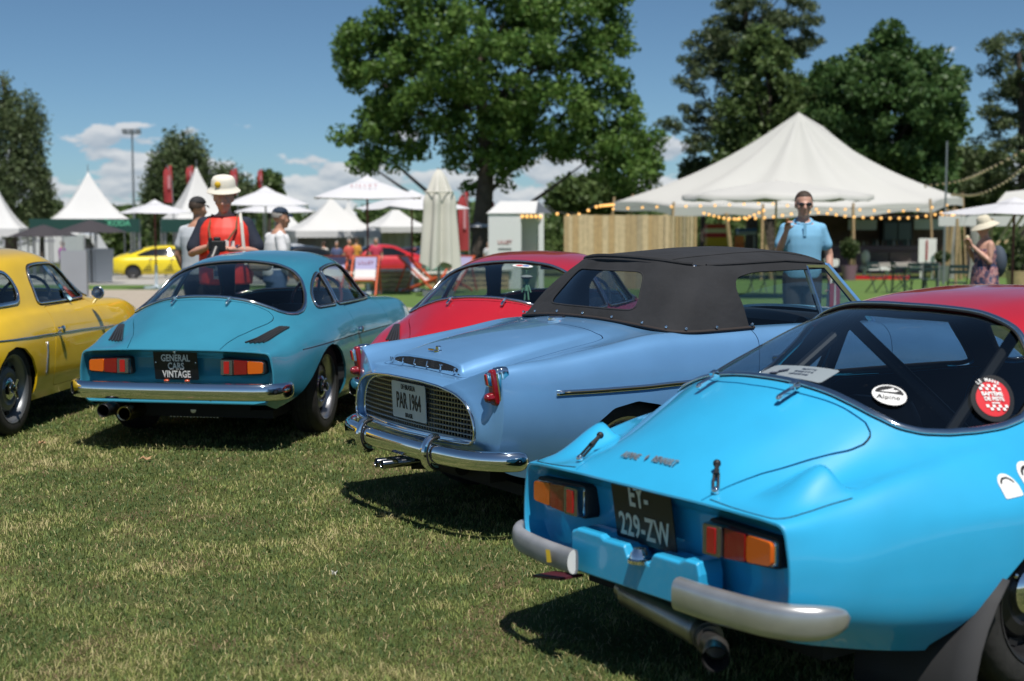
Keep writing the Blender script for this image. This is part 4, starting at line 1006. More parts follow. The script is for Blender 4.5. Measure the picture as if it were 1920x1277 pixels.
# ------------------------------------------------------------------ light blue convertible with black soft top
P_ICE = paint('light_blue_metallic_paint', (.150, .345, .620), .28, .34)
P_YEL = paint('yellow_paint', (.82, .52, .010), 0, .34)
M_CANVAS = mat('black_canvas', (.017, .018, .021), rough=.9, bump=(7, .45, .03), noise=(5, .3))
CONV = [
 (0.00, [(0,.693),(.12,.693),(.24,.691),(.36,.690),(.455,.694),(.535,.716),(.600,.755),(.648,.742),(.668,.66),(.668,.50),(.62,.33)]),
 (0.10, [(0,.722),(.12,.721),(.24,.716),(.36,.708),(.455,.714),(.540,.738),(.608,.768),(.660,.750),(.688,.66),(.690,.49),(.63,.29)]),
 (0.30, [(0,.785),(.13,.783),(.26,.774),(.375,.758),(.465,.752),(.550,.766),(.616,.784),(.674,.760),(.708,.66),(.710,.47),(.64,.25)]),
 (0.62, [(0,.856),(.14,.853),(.28,.843),(.40,.825),(.485,.814),(.560,.816),(.628,.822),(.690,.792),(.724,.67),(.726,.46),(.65,.21)]),
 (0.95, [(0,.903),(.15,.901),(.30,.893),(.42,.880),(.510,.871),(.585,.867),(.640,.862),(.700,.812),(.730,.67),(.730,.46),(.65,.20)]),
 (1.45, [(0,.925),(.15,.922),(.30,.912),(.43,.896),(.525,.884),(.600,.874),(.650,.864),(.702,.808),(.724,.67),(.722,.46),(.65,.19)]),
 (2.00, [(0,.930),(.15,.927),(.30,.916),(.43,.898),(.525,.884),(.600,.872),(.650,.860),(.700,.800),(.720,.66),(.718,.46),(.65,.19)]),
 (2.45, [(0,.915),(.15,.912),(.30,.902),(.43,.886),(.520,.873),(.590,.862),(.648,.845),(.700,.785),(.718,.65),(.716,.46),(.65,.19)]),
 (2.90, [(0,.850),(.15,.848),(.30,.842),(.42,.838),(.505,.842),(.580,.840),(.645,.812),(.702,.740),(.722,.62),(.718,.45),(.65,.19)]),
 (3.30, [(0,.755),(.15,.754),(.29,.750),(.40,.752),(.480,.765),(.555,.764),(.625,.735),(.685,.660),(.704,.56),(.69,.43),(.62,.21)]),
 (3.62, [(0,.640),(.13,.639),(.26,.637),(.36,.637),(.440,.638),(.510,.630),(.575,.602),(.628,.550),(.642,.48),(.62,.38),(.55,.25)]),
 (3.80, [(0,.520),(.10,.519),(.20,.517),(.29,.514),(.360,.508),(.415,.498),(.460,.480),(.495,.450),(.505,.42),(.48,.36),(.42,.29)]),
 (3.86, [(0,.440),(.06,.440),(.12,.439),(.17,.438),(.215,.436),(.245,.433),(.265,.428),(.280,.420),(.285,.41),(.27,.39),(.24,.36)]),
]
def mirror_first(H):
    H = np.asarray(H, float); return np.vstack([H, H[-2:0:-1] * [-1, 1]])
def convertible():
    root = car_root('classic_convertible', (-.458, 6.491, 57.1), label='light blue convertible with black soft top and wide chrome grille', cat='car')
    V = loft(CONV, 180, 6, bow=.055, smooth=4)
    x, y = V[:, :, 0], V[:, :, 1]; ay = np.abs(y)
    # raised bonnet centre that ends in a rear-facing slot
    wdt = .335 + .06 * x; side = np.clip((wdt - ay) / .045, 0, 1); side = side * side * (3 - 2 * side)
    ln = np.clip((x - .062) / .012, 0, 1) * np.clip((.80 - x) / .65, 0, 1)
    V[:, :, 2] += .040 * side * ln
    S = grid_surf(V); P2 = S.V[:, :2]
    WX = .72
    AR = [(WX - .33, -.05), (WX - .33, .22), (WX - .30, .36), (WX - .22, .485), (WX - .11, .56), (WX + .02, .583), (WX + .15, .558), (WX + .26, .47), (WX + .32, .34), (WX + .33, .2), (WX + .33, -.05)]
    f_ar = side_f(S, AR, .3); f_af = side_f(S, arch_f(2.86), .3)
    f_cp = sdf_poly(rounded([(1.05, -.585), (2.36, -.585), (2.36, .585), (1.05, .585)], .12), P2); f_cp = np.where(S.V[:, 2] > .80, f_cp, .3)
    keep = np.maximum.reduce([-f_ar, -f_af, -f_cp])
    LIDC = mirror_half([(.045, .375), (.10, .400), (.30, .425), (.55, .452), (.70, .470), (.745, .462), (.765, .42), (.775, .25), (.780, 0)])
    LIDC = np.vstack([[(.045, 0)], LIDC[:-1], [(.045, -.2)]]) if False else mirror_half([(.040, 0), (.040, .20), (.046, .355), (.062, .385), (.15, .405), (.30, .425), (.55, .452), (.70, .470), (.745, .462), (.765, .42), (.775, .25), (.780, 0)])
    f_lid = sdf_poly(LIDC, P2); f_lid = np.where(S.V[:, 2] > .6, f_lid, .3)
    DR = [(1.475, .88), (1.485, .82), (1.47, .70), (1.455, .5), (1.46, .26), (2.34, .26), (2.38, .4), (2.385, .88)]
    f_door = side_f(S, rounded(DR, .04), .5); g = .0025
    S.clip(np.maximum(keep, np.maximum(-(f_lid - g), -(f_door - g)))).shell('body', P_ICE, M_LINER, .014, root)
    lid = S.clip(np.maximum(f_lid + g, keep)).shell('engine_lid', P_ICE, M_LINER, .012, root)
    for s in (-1, 1):
        half = np.where(S.V[:, 1] * s > 0, -1, 1.0)
        do = S.clip(np.maximum.reduce([f_door + g, keep, half])).shell('door', P_ICE, M_LINER, .012, root)
        q = MB(); q.tube([(1.56, s * .722, .735), (1.57, s * .750, .738), (1.66, s * .752, .738), (1.675, s * .724, .735)], .010, 8); q.build('door_handle', M_CHROME, do)
        S.clip(np.maximum.reduce([keep, np.abs(f_door) - .02, half])).offset(-.011).build('door_channel', M_LINER, root)
    S.clip(np.maximum(keep, np.abs(f_lid) - .02)).offset(-.011).build('lid_channel', M_LINER, root)
    # slot with spaced letters
    q = MB(); top = lambda yy: .722 + .034 - .02 * (yy / .33) ** 2 - .0
    def slot(u, v):
        yy = -.325 + .65 * u; e = max(0.0, 1 - (abs(yy) / .325) ** 6)
        pt, n = near(S, .046, yy); z0 = pt.z + .004; return (.056 + .008 * v + .02 * (yy / .6) ** 2, yy, z0 + (.036 * e ** .5 + .001) * v)
    q.grid(slot, 26, 4); sl = q.build('vent_slot', mat('black_mesh', (.010, .010, .011), rough=.6, bump=(220, 1, .004)), lid)
    for i, ch in enumerate('WILLYS'):
        yy = .295 - i * .118; pt, n = near(S, .046, yy)
        text_mesh(ch, .034, M_CHROME, 'letter', sl, (.046 + .02 * (yy / .6) ** 2, yy, pt.z + .021), basis((.0 + .02, -1, 0), (.25, 0, 1)), extrude=.002, bold=.0008)
    q = MB(); q.lathe([(.022, 0), (.022, .006), (.014, .010), (.014, .024), (.010, .028), (.0005, .029)], (.150, .02, .773), 20); q.box((.135, .055, .782), (.012, .05, .006)); q.build('lid_lock', M_CHROME, lid)
    q = MB(); q.lathe([(.045, -.004), (.046, .010), (.040, .016), (.0005, .018)], (.86, .08, .893), 24); q.build('fuel_cap', M_CHROME, root)
    # tail face with grille mouth
    row = V[0]; n = len(row); bot = [np.array([row[-1][0] * (1 - t) + row[0][0] * t - .045 * math.sin(math.pi * t), row[-1][1] * (1 - t) + row[0][1] * t, .33 - .03 * math.sin(math.pi * t)]) for t in np.linspace(0, 1, 26)[1:-1]]
    outl = np.vstack([row, bot]); GR = mirror_first([(0, .668), (.15, .667), (.30, .658), (.42, .638), (.50, .605), (.545, .55), (.562, .49), (.560, .445), (.545, .425), (.30, .418), (0, .416)])
    GR = GR[:, ::1]; cz = .535
    def hit(ang, poly):
        d = np.array([math.cos(ang), math.sin(ang)]); best = None
        for a, b in zip(poly, np.roll(poly, -1, 0)):
            e = b - a; den = d[0] * -e[1] + d[1] * e[0]
            if abs(den) < 1e-12: continue
            r = a - [0, cz]; t = (r[0] * -e[1] + r[1] * e[0]) / den; u = (d[0] * r[1] - d[1] * r[0]) / den
            if t > 0 and -1e-6 <= u <= 1 + 1e-6: best = t if best is None else max(best, t)
        return np.array([0, cz]) + d * (best or .1)
    angs = np.unwrap(np.arctan2(outl[:, 2] - cz, outl[:, 1])); gp = np.array([hit(a, GR) for a in angs]); k = len(outl)
    xg = lambda yy: -.034 + .050 * (yy / .6) ** 2
    rings = []
    for s_, bx in ((0, 0), (.10, -.006), (.3, -.004), (.55, -.006), (.8, -.012), (.93, -.016), (1.0, -.012)):
        yz = outl[:, 1:] * (1 - s_) + gp * s_; xx = outl[:, 0] * (1 - s_) + xg(gp[:, 0]) * s_ + bx * (1 if s_ not in (0,) else 0)
        rings.append(np.column_stack([xx, yz]))
    c = np.array([0, cz])
    for sc, dx in ((.985, .0), (.975, .03), (.970, .055)):
        yz = c + (gp - c) * sc; rings.append(np.column_stack([xg(yz[:, 0]) + dx, yz]))
    A = np.vstack(rings); F = [(i * k + j, i * k + (j + 1) % k, (i + 1) * k + (j + 1) % k, (i + 1) * k + j) for i in range(len(rings) - 1) for j in range(k)]
    o = mobj('tail_face', A, F, P_ICE, root); bm = bmesh.new(); bm.from_mesh(o.data); bmesh.ops.recalc_face_normals(bm, faces=bm.faces); bm.to_mesh(o.data); bm.free(); smooth_by_angle(o, 50)
    back = rings[-1].copy(); back[:, 0] += .03; mobj('grille_back', back, [tuple(range(k))], M_LINER, root, smooth=False)
    def ringbead(sc, dx, w, h, nm):
        yz = c + (GR - c) * sc; P = resample(np.column_stack([xg(yz[:, 0]) + dx, yz]), .02, True); P = smooth_line(P, 2, True)
        bead(root, nm, P, np.tile([-1.0, 0, 0], (len(P), 1)), w, h, M_CHROME)
    ringbead(.992, -.016, .012, .012, 'grille_surround'); ringbead(.955, .022, .020, .012, 'grille_frame')
    gm_ = MB(); gi = c + (GR - c) * .95
    def span_y(z):
        ys = []
        for a, b in zip(gi, np.roll(gi, -1, 0)):
            if (a[1] > z) != (b[1] > z): ys.append(a[0] + (b[0] - a[0]) * (z - a[1]) / (b[1] - a[1]))
        return (min(ys), max(ys)) if len(ys) >= 2 else None
    def span_z(yy):
        zs = []
        for a, b in zip(gi, np.roll(gi, -1, 0)):
            if (a[0] > yy) != (b[0] > yy): zs.append(a[1] + (b[1] - a[1]) * (yy - a[0]) / (b[0] - a[0]))
        return (min(zs), max(zs)) if len(zs) >= 2 else None
    for z in np.arange(.436, .665, .0215):
        sp = span_y(z)
        if sp:
            ys = np.linspace(sp[0], sp[1], 14); gm_.tube([(xg(t) + .026, t, z) for t in ys], .0042, 6)
    for yy in np.arange(-.54, .541, .0225):
        sp = span_z(yy)
        if sp: gm_.bar((xg(yy) + .031, yy, sp[0]), (xg(yy) + .031, yy, sp[1]), .0035, .007)
    o = gm_.build('grille_mesh', mat('grille_alloy', (.40, .37, .31), rough=.3, metal=.85), root); o['kind'] = 'stuff'
    q = MB(); q.box((.012, 0, .545), (.006, .40, .226)); q.build('plate_backing', mat('grey_panel', (.20, .23, .25), rough=.5), root, smooth=False)
    p, pos, B = plate(root, -.020, -.012, .640, .470, .158, mat('white_plate', (.62, .64, .63), rough=.4, noise=(20, .04)))
    M_INK = mat('black_ink', (.012, .012, .014), rough=.5)
    text_mesh('PAR 1964', .104, M_INK, 'lettering', p, pos(0, .080), B, sx=.56, bold=.0015, spacing=.98)
    text_mesh('DF·BRASILIA', .034, M_INK, 'lettering', p, pos(0, .147), B, sx=.72); text_mesh('BRASIL', .030, M_INK, 'lettering', p, pos(0, .017), B, sx=.8)
    # bumper with overriders
    bp = sweep_bar(root, 'rear_bumper', [(.17, .715, .368), (.10, .712, .368), (.03, .665, .367), (-.04, .54, .366), (-.075, .30, .365), (-.082, 0, .365), (-.075, -.30, .365), (-.04, -.54, .366), (.03, -.665, .367), (.10, -.712, .368), (.17, -.715, .368)], .044, .034, M_CHROME, 20, .06)
    for s in (1, -1):
        q = MB(); pr = []
        for a in np.linspace(-1.75, 1.75, 15): pr.append((-.072 - .055 * math.cos(a) + .012, s * .317 , .365 + .072 * math.sin(a)))
        q.tube(pr, [.012 + .010 * math.cos(a / 1.25) for a in np.linspace(-1.75, 1.75, 15)], 10); q.build('overrider', M_CHROME, bp)
        q = MB(); q.tube([(v[0] - .0, v[1] - .020, v[2]) for v in pr], .005, 6); q.build('overrider_rubber', M_RUBBER, bp)
    # upright tail lights at the ends of the fins
    for s in (1, -1):
        t = link('tail_light', None, root); t.empty_display_size = .05
        def capsule(nm, yw, z0, z1, xb, xf, m, r):
            pl = rounded([(s * .632 - yw, z0), (s * .632 + yw, z0), (s * .632 + yw * .8, z1), (s * .632 - yw * .8, z1)], r, 5); kk = len(pl); cc = pl.mean(0); VV = []
            for xx, sc in ((xb, 1.0), (xf + .010, 1.0), (xf + .003, .93), (xf, .80)):
                VV += [(xx - .12 * (q_[1] - .67), *(cc + (q_ - cc) * sc)) for q_ in pl]
            FF = [(i * kk + j, i * kk + (j + 1) % kk, (i + 1) * kk + (j + 1) % kk, (i + 1) * kk + j) for i in range(3) for j in range(kk)] + [tuple(3 * kk + j for j in range(kk))]
            oo = mobj(nm, VV, FF, m, t); bm = bmesh.new(); bm.from_mesh(oo.data); bmesh.ops.recalc_face_normals(bm, faces=bm.faces); bm.to_mesh(oo.data); bm.free(); smooth_by_angle(oo, 45)
        capsule('lamp_gasket', .035, .591, .766, .11, .070, M_CHROME, .020); capsule('lamp_base', .032, .592, .764, .10, .052, M_CHROME, .022); capsule('red_lens', .026, .600, .757, .08, .030, M_RED, .020)
        capsule('reflector_frame', .016, .682, .745, .04, .012, M_CHROME, .008); capsule('reflector', .011, .688, .740, .03, .008, M_REFLEX, .005)
        q = MB(); q.lathe([(.023, .01), (.022, -.008), (.016, -.022), (.006, -.028), (.0005, -.029)], (.026, s * .632, .636), 20, 'X'); q.build('stop_lens', M_RED, t)
    # side strips
    for s in (1, -1):
        P = []; N = []
        for xx in np.linspace(.315, 1.40, 30):
            pt, n_ = near(S, xx, .645 + .006 * (xx - .3), s); P.append(pt); N.append(n_)
        P = smooth_line(np.array(P), 3); N = np.array(N); st = bead(root, 'side_strip', P, N, .026, .012, M_CHROME, False, .004)
        bead(st, 'strip_inlay', P[1:], N[1:], .009, .008, mat('dark_gold', (.08, .075, .04), rough=.4, metal=.6), False, .008)
    q = MB(); q.box((1.85, 0, .20), (3.2, 1.08, .05)); q.box((.62, 0, .34), (.9, .8, .24)); q.box((.72, 0, .52), (.9, 1.2, .03)); q.box((2.86, 0, .50), (.8, 1.2, .03)); q.box((.36, 0, .42), (.03, 1.2, .3)); q.box((1.10, 0, .45), (.03, 1.28, .5)); q.build('underbody', M_LINER, root, smooth=False)
    for xx in (WX, 2.86):
        for s in (-1, 1): wheel(root, xx, s * .605, .30, .155, 'slots', s)
    q = MB()
    for yy in (-.028, .028): q.lathe([(.021, .45), (.021, 0), (.019, -.003), (.017, 0), (.016, .2)], (-.15, .075 + yy - .03, .272), 18, 'X')
    q.build('exhaust_pipe', mat('dark_chrome', (.25, .25, .26), rough=.15, metal=1), root)
    q = MB(); q.tube([(.02, .05, .272), (.10, .0, .275), (.12, -.25, .28)], .045, 14); q.build('exhaust_silencer', M_LINER, root)
    # ---- soft top
    hem = [(1.50, .652, .872), (1.30, .658, .868), (1.12, .655, .866), (1.03, .625, .870), (.985, .55, .880), (.962, .40, .893), (.950, .2, .905), (.945, 0, .909)]
    rim = [(1.52, .485, 1.170), (1.42, .480, 1.168), (1.34, .470, 1.165), (1.285, .445, 1.163), (1.245, .40, 1.170), (1.195, .29, 1.184), (1.160, .15, 1.193), (1.150, 0, 1.196)]
    H = crspline(hem, 6); T = crspline(rim, 6); H = np.vstack([H, H[-2::-1] * [1, -1, 1]]); T = np.vstack([T, T[-2::-1] * [1, -1, 1]]); m_ = len(H); rows = []
    # forward strips along the sides
    fw = np.linspace(2.13, 1.56, 22)
    def side_rows(s):
        hh = np.column_stack([fw, np.full(22, .648 * s), np.full(22, .872)]); tt = np.column_stack([fw, s * np.interp(fw, [1.56, 2.13], [.486, .478]), np.interp(fw, [1.56, 1.85, 2.13], [1.172, 1.180, 1.163])]); return hh, tt
    hl, tl = side_rows(1); hr, tr_ = side_rows(-1)
    H = np.vstack([hl, H, hr[::-1]]); T = np.vstack([tl, T, tr_[::-1]]); m_ = len(H); ns = 16; G = np.zeros((m_, ns, 3))
    cen = np.array([1.5, 0, 0])
    for j in range(ns):
        t = j / (ns - 1); p_ = H * (1 - t) + T * t; out = p_ - cen; out[:, 2] = 0; out /= np.linalg.norm(out, axis=1)[:, None]
        wob = (.004 * np.sin(np.arange(m_) * .55 + 3 * t) + .003 * np.sin(np.arange(m_) * .21 - 5 * t)) * math.sin(math.pi * t)
        sidew = np.clip((np.abs(H[:, 1]) - .5) / .12, 0, 1)
        G[:, j] = p_ + out * ((.030 * sidew + .006) * math.sin(math.pi * t ** 1.25) + wob)[:, None]
    SK = grid_surf(G)
    if (SK.N[len(SK.N) // 2] @ np.array([-1, 0, .3])) < 0: SK = SK.flipped()
    f_w = side_f(SK, rounded([(1.475, .84), (1.455, .95), (1.435, 1.05), (1.47, 1.105), (1.60, 1.132), (2.3, 1.142), (2.3, .84)], [.02, .04, .05, .05, .1, .01, .01]), .3)
    # plastic rear window
    f_r = sdf_poly(rounded([(-.37, .955), (.37, .955), (.265, 1.135), (-.265, 1.135)], .04), SK.V[:, [1, 2]]); f_r = np.where(SK.V[:, 0] < 1.22, f_r, .3)
    top = SK.clip(np.maximum(-f_w, -f_r)).shell('soft_top', M_CANVAS, M_LINER, .006, root)
    g_ = SK.clip(f_r); g_.offset(-.003).build('rear_window', glass_mat('vinyl_window', (.50, .54, .60), rough=.06, base=.22), root)
    lp, ln_ = loop_line(g_, g_.loops()[0], .02, 2); bead(top, 'window_seam', lp, ln_, .010, .005, M_CANVAS)
    def roof(u, v):
        xx = 1.15 + (2.13 - 1.15) * u; i = v * 2 - 1
        # rear edge follows the bow
        xr = np.interp(abs(i), [0, .3, .6, .83, .93, 1], [1.150, 1.160, 1.195, 1.245, 1.285, 1.34]); xf = 2.13 - .02 * i * i + .03 * (1 - abs(i))
        xx = xr + (xf - xr) * u; yr = np.interp(xx, [1.15, 1.285, 1.42, 1.56, 2.13], [.40, .445, .480, .486, .478]) if abs(i) > .9 else .482
        zr = np.interp(xx, [1.15, 1.285, 1.42, 1.85, 2.13], [1.168, 1.163, 1.168, 1.180, 1.163]); crown = np.interp(u, [0, .15, .5, .85, 1], [.030, .050, .064, .062, .050])
        yy = i * (.40 + (yr - .40) * min(1, max(0, (xx - 1.15) / .2)) if u < .25 else yr)
        return (xx, yy, zr + crown * (1 - abs(i) ** 2.6) + (.0 if abs(i) < .98 else 0))
    q = MB(); q.grid(roof, 30, 33); rf = q.build('soft_top_roof', M_CANVAS, root, angle=60); md = rf.modifiers.new('s', 'SOLIDIFY'); md.thickness = .006; md.offset = -1
    # piping on the bow, along the rim and the hem, with studs
    bow = np.array([roof(0, v) for v in np.linspace(0.02, .98, 40)]); q = MB(); q.tube([p_ + np.array([-.004, 0, .004]) for p_ in bow], .012, 8); q.tube([p_ + np.array([-.014, 0, -.012]) for p_ in bow], .009, 8); q.build('bow_piping', M_CANVAS, top)
    for s in (1, -1):
        q = MB(); e = bow[0] if s < 0 else bow[-1]; q.sphere(e + np.array([.006, s * .006, -.010]), .014, 10, 8, 0, (1.2, .8, .9)); q.build('piping_end', M_CHROME, top)
        rl = np.array([roof(u, 0.5 + s * .5) for u in np.linspace(.02, 1, 30)]); q = MB(); q.tube([p_ + np.array([0, s * .002, .0]) for p_ in rl], .008, 8); q.build('rim_seam', M_CANVAS, top)
        sl_ = np.array([roof(u, .5 + s * .33) for u in np.linspace(0.03, 1, 30)]); q = MB(); q.tube([p_ + np.array([0, 0, .001]) for p_ in sl_], .0035, 6); q.build('roof_seam', M_CANVAS, top)
        q = MB(); q.tube([(.975 + .285 * t, s * (.52 - .08 * t), .893 + .27 * t) for t in np.linspace(0, 1, 3)], .002, 6)
    hm = crspline(hem, 8); hm = np.vstack([hm, hm[-2::-1] * [1, -1, 1]]); q = MB(); q.tube([p_ + np.array([-.002, 0, .002]) for p_ in hm], .008, 8); q.build('hem_piping', mat('dark_brown_binding', (.030, .022, .020), rough=.8), top)
    for i in list(range(3, len(hm), 9)):
        p_ = hm[i]; o_ = p_ - np.array([1.5, 0, 0]); o_[2] = 0; o_ /= np.linalg.norm(o_); q = MB(); q.sphere(p_ + o_ * .006 + np.array([.004, 0, .020]), .008, 10, 6, 0, (1, 1, .9)); q.build('stud', M_CHROME, top)
    # front header, screen frame and side glass
    hd_ = np.array([roof(1, v) for v in np.linspace(0, 1, 24)]); q = MB(); q.tube([p_ + np.array([.008, 0, -.010]) for p_ in hd_], .016, 8); q.build('header_rail', M_CANVAS, top)
    fr = MB()
    for s in (1, -1): fr.tube([(2.14, s * .480, 1.150), (2.26, s * .535, 1.0), (2.38, s * .575, .86)], [.020, .022, .026], 10)
    fr.tube([(2.14 + .03 * (1 - abs(t)), .480 * t, 1.150 + .045 * (1 - t * t)) for t in np.linspace(-1, 1, 16)], .014, 8); fr.build('screen_frame', P_ICE, root)
    def ws(u, v):
        t = u * 2 - 1; return (2.15 + .24 * (1 - v) + .09 * (1 - t * t) * (1 - v * .5), t * (.575 - .095 * v), .865 + .045 * (1 - t * t) + (1.150 - .865) * v)
    q = MB(); q.grid(ws, 16, 8); q.build('windscreen', M_GLASS, root)
    for s in (1, -1):
        q = MB(); q.add([(1.47, s * .612, .868), (2.00, s * .612, .868), (1.97, s * .505, 1.148), (1.47, s * .51, 1.128)], [(0, 1, 2, 3)]); q.build('side_window', M_GLASS, root)
        q = MB(); q.add([(2.00, s * .612, .868), (2.35, s * .585, .868), (2.13, s * .497, 1.140), (1.97, s * .505, 1.148)], [(0, 1, 2, 3)]); q.build('quarter_window', M_GLASS, root)
        q = MB(); q.bar((2.0, s * .615, .862), (1.97, s * .505, 1.15), .016, .022); q.bar((2.35, s * .59, .868), (2.115, s * .500, 1.148), .012, .02); q.bar((2.115, s * .500, 1.148), (1.97, s * .508, 1.152), .012, .014); q.build('quarter_frame', M_CHROME, root)
    # cabin
    q = MB(); q.box((1.8, 0, .24), (1.4, 1.2, .03)); q.box((1.12, 0, .60), (.06, 1.16, .55)); q.build('cabin_floor', M_VINYL, root, smooth=False)
    q = MB(); q.grid(lambda u, v: (2.16 + .22 * v + .03 * math.cos(u * 6.28), (u - .5) * 1.16, .80 + .085 * math.sin(math.pi * (.15 + .6 * v)) + .012 * math.cos((u - .5) * 3)), 20, 8); q.grid(lambda u, v: (2.19 + .02 * v, (u - .5) * 1.16, .58 + .24 * v), 2, 2); q.lathe([(.075, 0), (.078, -.03), (.066, -.036), (.060, -.028), (.0005, -.026)], (2.185, -.30, .80), 24, 'X'); q.lathe([(.075, 0), (.078, -.03), (.066, -.036), (.060, -.028), (.0005, -.026)], (2.185, .28, .80), 24, 'X'); q.build('dashboard', mat('dark_vinyl_dash', (.016, .018, .022), rough=.35), root)
    steering_wheel(root, (1.93, .30, .88), .19, M_BLACK)
    for s in (-1, 1): seat(root, s * .30, 1.50, None, .84)
    return root
convertible()

# ------------------------------------------------------------------ yellow two-plus-two at the left edge
def taller(st):
    out = []
    for x, p in st:
        d = np.interp(x, [0, .3, .6, .83, 1.15, 1.5, 2.05, 2.35, 2.62, 4], [0, .005, .035, .068, .065, .035, .022, .02, 0, 0]); q = []
        for i, (y, z) in enumerate(p):
            w = [1, 1, 1, 1, .55, .12, 0, 0, 0, 0, 0][i]; yy = y + ([0, 0, .01, .02, .012, .004, 0, 0, 0, 0, 0][i] if .5 < x < 2.5 else 0); q.append((yy, z + d * w))
        out.append((x, q))
    return out
def yellow_car():
    root = car_root('classic_coupe', (-3.943, 8.255, 4.65), label='yellow coupe with round-cornered rear quarter window, cut by the left edge', cat='car')
    V = loft(taller(A110), 150, 6); S = grid_surf(V); P2 = S.V[:, :2]
    f_rw = np.where(S.V[:, 2] > .7, sdf_poly(smooth_line(mirror_half([(a * .72 + .145, b * .86) for a, b in RW]), 1, True), P2), .3); f_ws = sdf_poly(mirror_half(WSCR), P2)
    f_q = side_f(S, rounded([(.70, .835), (.80, .955), (.95, 1.022), (1.10, 1.045), (1.20, 1.02), (1.235, .94), (1.225, .865), (1.17, .825), (.80, .815)], .06), .38)
    f_d = side_f(S, rounded([(1.455, .800), (1.475, .98), (1.53, 1.058), (1.70, 1.072), (1.95, 1.068), (2.05, 1.045), (2.345, .810), (2.31, .795)], [.02, .08, .06, .1, .1, .03, .02, .02]), .36)
    f_door = side_f(S, rounded(DOOR, .05), .5); f_ar = side_f(S, [(.5, -.05), (.5, .2), (.53, .36), (.60, .47), (.71, .545), (.83, .57), (.96, .548), (1.07, .475), (1.13, .37), (1.15, .2), (1.15, -.05)], .3); f_af = side_f(S, arch_f(), .3)
    keep = np.maximum.reduce([-f for f in (f_rw, f_ws, f_q, f_d, f_ar, f_af)]); g = .0022
    S.clip(np.maximum(keep, -(f_door - g))).shell('body', P_YEL, M_LINER, .014, root)
    for s in (-1, 1):
        half = np.where(S.V[:, 1] * s > 0, -1, 1.0)
        do = S.clip(np.maximum.reduce([f_door + g, keep, half])).shell('door', P_YEL, M_LINER, .012, root)
        q = MB(); q.lathe([(.016, 0), (.016, s * .020), (.026, s * .026), (.026, s * .040), (.0005, s * .046)], (1.55, s * .705, .625), 16, 'Y'); q.build('door_handle', M_CHROME, do)
        S.clip(np.maximum.reduce([keep, np.abs(f_door) - .02, half])).offset(-.011).build('door_channel', M_LINER, root)
        window(root, S, np.maximum(f_q, half), 'quarter_window', M_GLASS, .030); window(root, S, np.maximum(f_d, half), 'side_window', M_GLASS, .014)
        q = MB(); q.bar((1.99, s * .620, .800), (1.86, s * .46, 1.075), .014, .02); q.build('window_bar', M_CHROME, root)
        P = []; N = []
        for xx in np.linspace(.10, 3.2, 50):
            pt, n_ = near(S, xx, .632 - .022 * xx, s); P.append(pt); N.append(n_)
        bead(root, 'waist_strip', smooth_line(np.array(P), 3), np.array(N), .012, .008, M_CHROME, False, .002)
        # blade on the rear wing and sill step
        P = []; N = []
        for t in np.linspace(0, 1, 12):
            pt, n_ = near(S, 1.33 - .05 * (1 - t), .34 + .22 * t, s); P.append(pt); N.append(n_)
        bead(root, 'wing_blade', np.array(P), np.array(N), .020, .012, M_ALU, False, .004)
        q = MB(); q.lathe([(.046, 0), (.049, -.012), (.042, -.018), (.0005, -.016)], (2.24, s * .728, .838), 24, 'X'); q.lathe([(.044, .0), (.038, .016), (.018, .028), (.0005, .030)], (2.24, s * .728, .838), 24, 'X', 1); q.tube([(2.25, s * .715, .80), (2.27, s * .68, .765)], .010, 8); q.build('door_mirror', [M_CHROME, P_YEL], root)
    window(root, S, f_rw, 'rear_window', M_GLASS, .018); window(root, S, f_ws, 'windscreen', M_GLASS, .014)
    tail_panel(root, V[0], P_YEL); chrome_bumper_a110(root)
    q = MB(); q.box((1.85, 0, .20), (3.2, 1.06, .05)); q.box((.84, 0, .50), (.7, 1.24, .03)); q.box((2.95, 0, .45), (.8, 1.1, .03)); q.box((1.19, 0, .36), (.03, 1.26, .36)); q.box((.47, 0, .36), (.03, 1.2, .36)); q.build('underbody', M_LINER, root, smooth=False)
    for x in (.83, 2.95):
        for s in (-1, 1): wheel(root, x, s * .622, .30, .150, 'knock', s, .215, mat('grey_wheel', (.20, .21, .22), rough=.4, metal=.6))
    interior(root, M_BLACK, -.28, seat_top=.86)
    return root
yellow_car()
# ------------------------------------------------------------------ tents, parasols, furniture and vehicles behind the cars
M_TENT = mat('white_canvas', (.60, .60, .595), rough=.8, noise=(.8, .03)); M_CREAM = mat('cream_canvas', (.60, .58, .52), rough=.85, noise=(1.2, .05)); M_PARA = mat('white_parasol_cloth', (.60, .60, .625), rough=.8)
M_DARKC = mat('charcoal_cloth', (.045, .040, .045), rough=.8); M_REDPOLE = mat('dark_red_wood', (.13, .022, .020), rough=.5); M_STEEL = mat('grey_steel', (.30, .31, .32), rough=.4, metal=.6)
M_PINEW = mat('pale_timber', (.50, .36, .20), rough=.7, noise=(9, .2)); M_POLEW = mat('chestnut_pole', (.42, .29, .16), rough=.75, noise=(12, .25)); M_REDFLAG = mat('red_flag_cloth', (.36, .035, .040), rough=.75); M_MAUVE = mat('mauve_panel', (.26, .145, .19), rough=.6)
M_REDCAR = mat('red_carpet', (.50, .010, .020), rough=.9); M_DKGREEN = mat('dark_green_fascia', (.010, .055, .045), rough=.5); M_PURPLE = mat('lilac_cloth', (.34, .32, .50), rough=.8); M_ORANGE = mat('orange_red_paint', (.60, .10, .035), rough=.55)
M_SHOWER = mat('pale_grey_board', (.76, .77, .77), rough=.6)
M_CREAM2 = mat('off_white_canvas', (.52, .515, .49), rough=.85, noise=(.6, .03))
def zt(py, Y): return at(960, py, Y).z     # height of an image row at distance Y
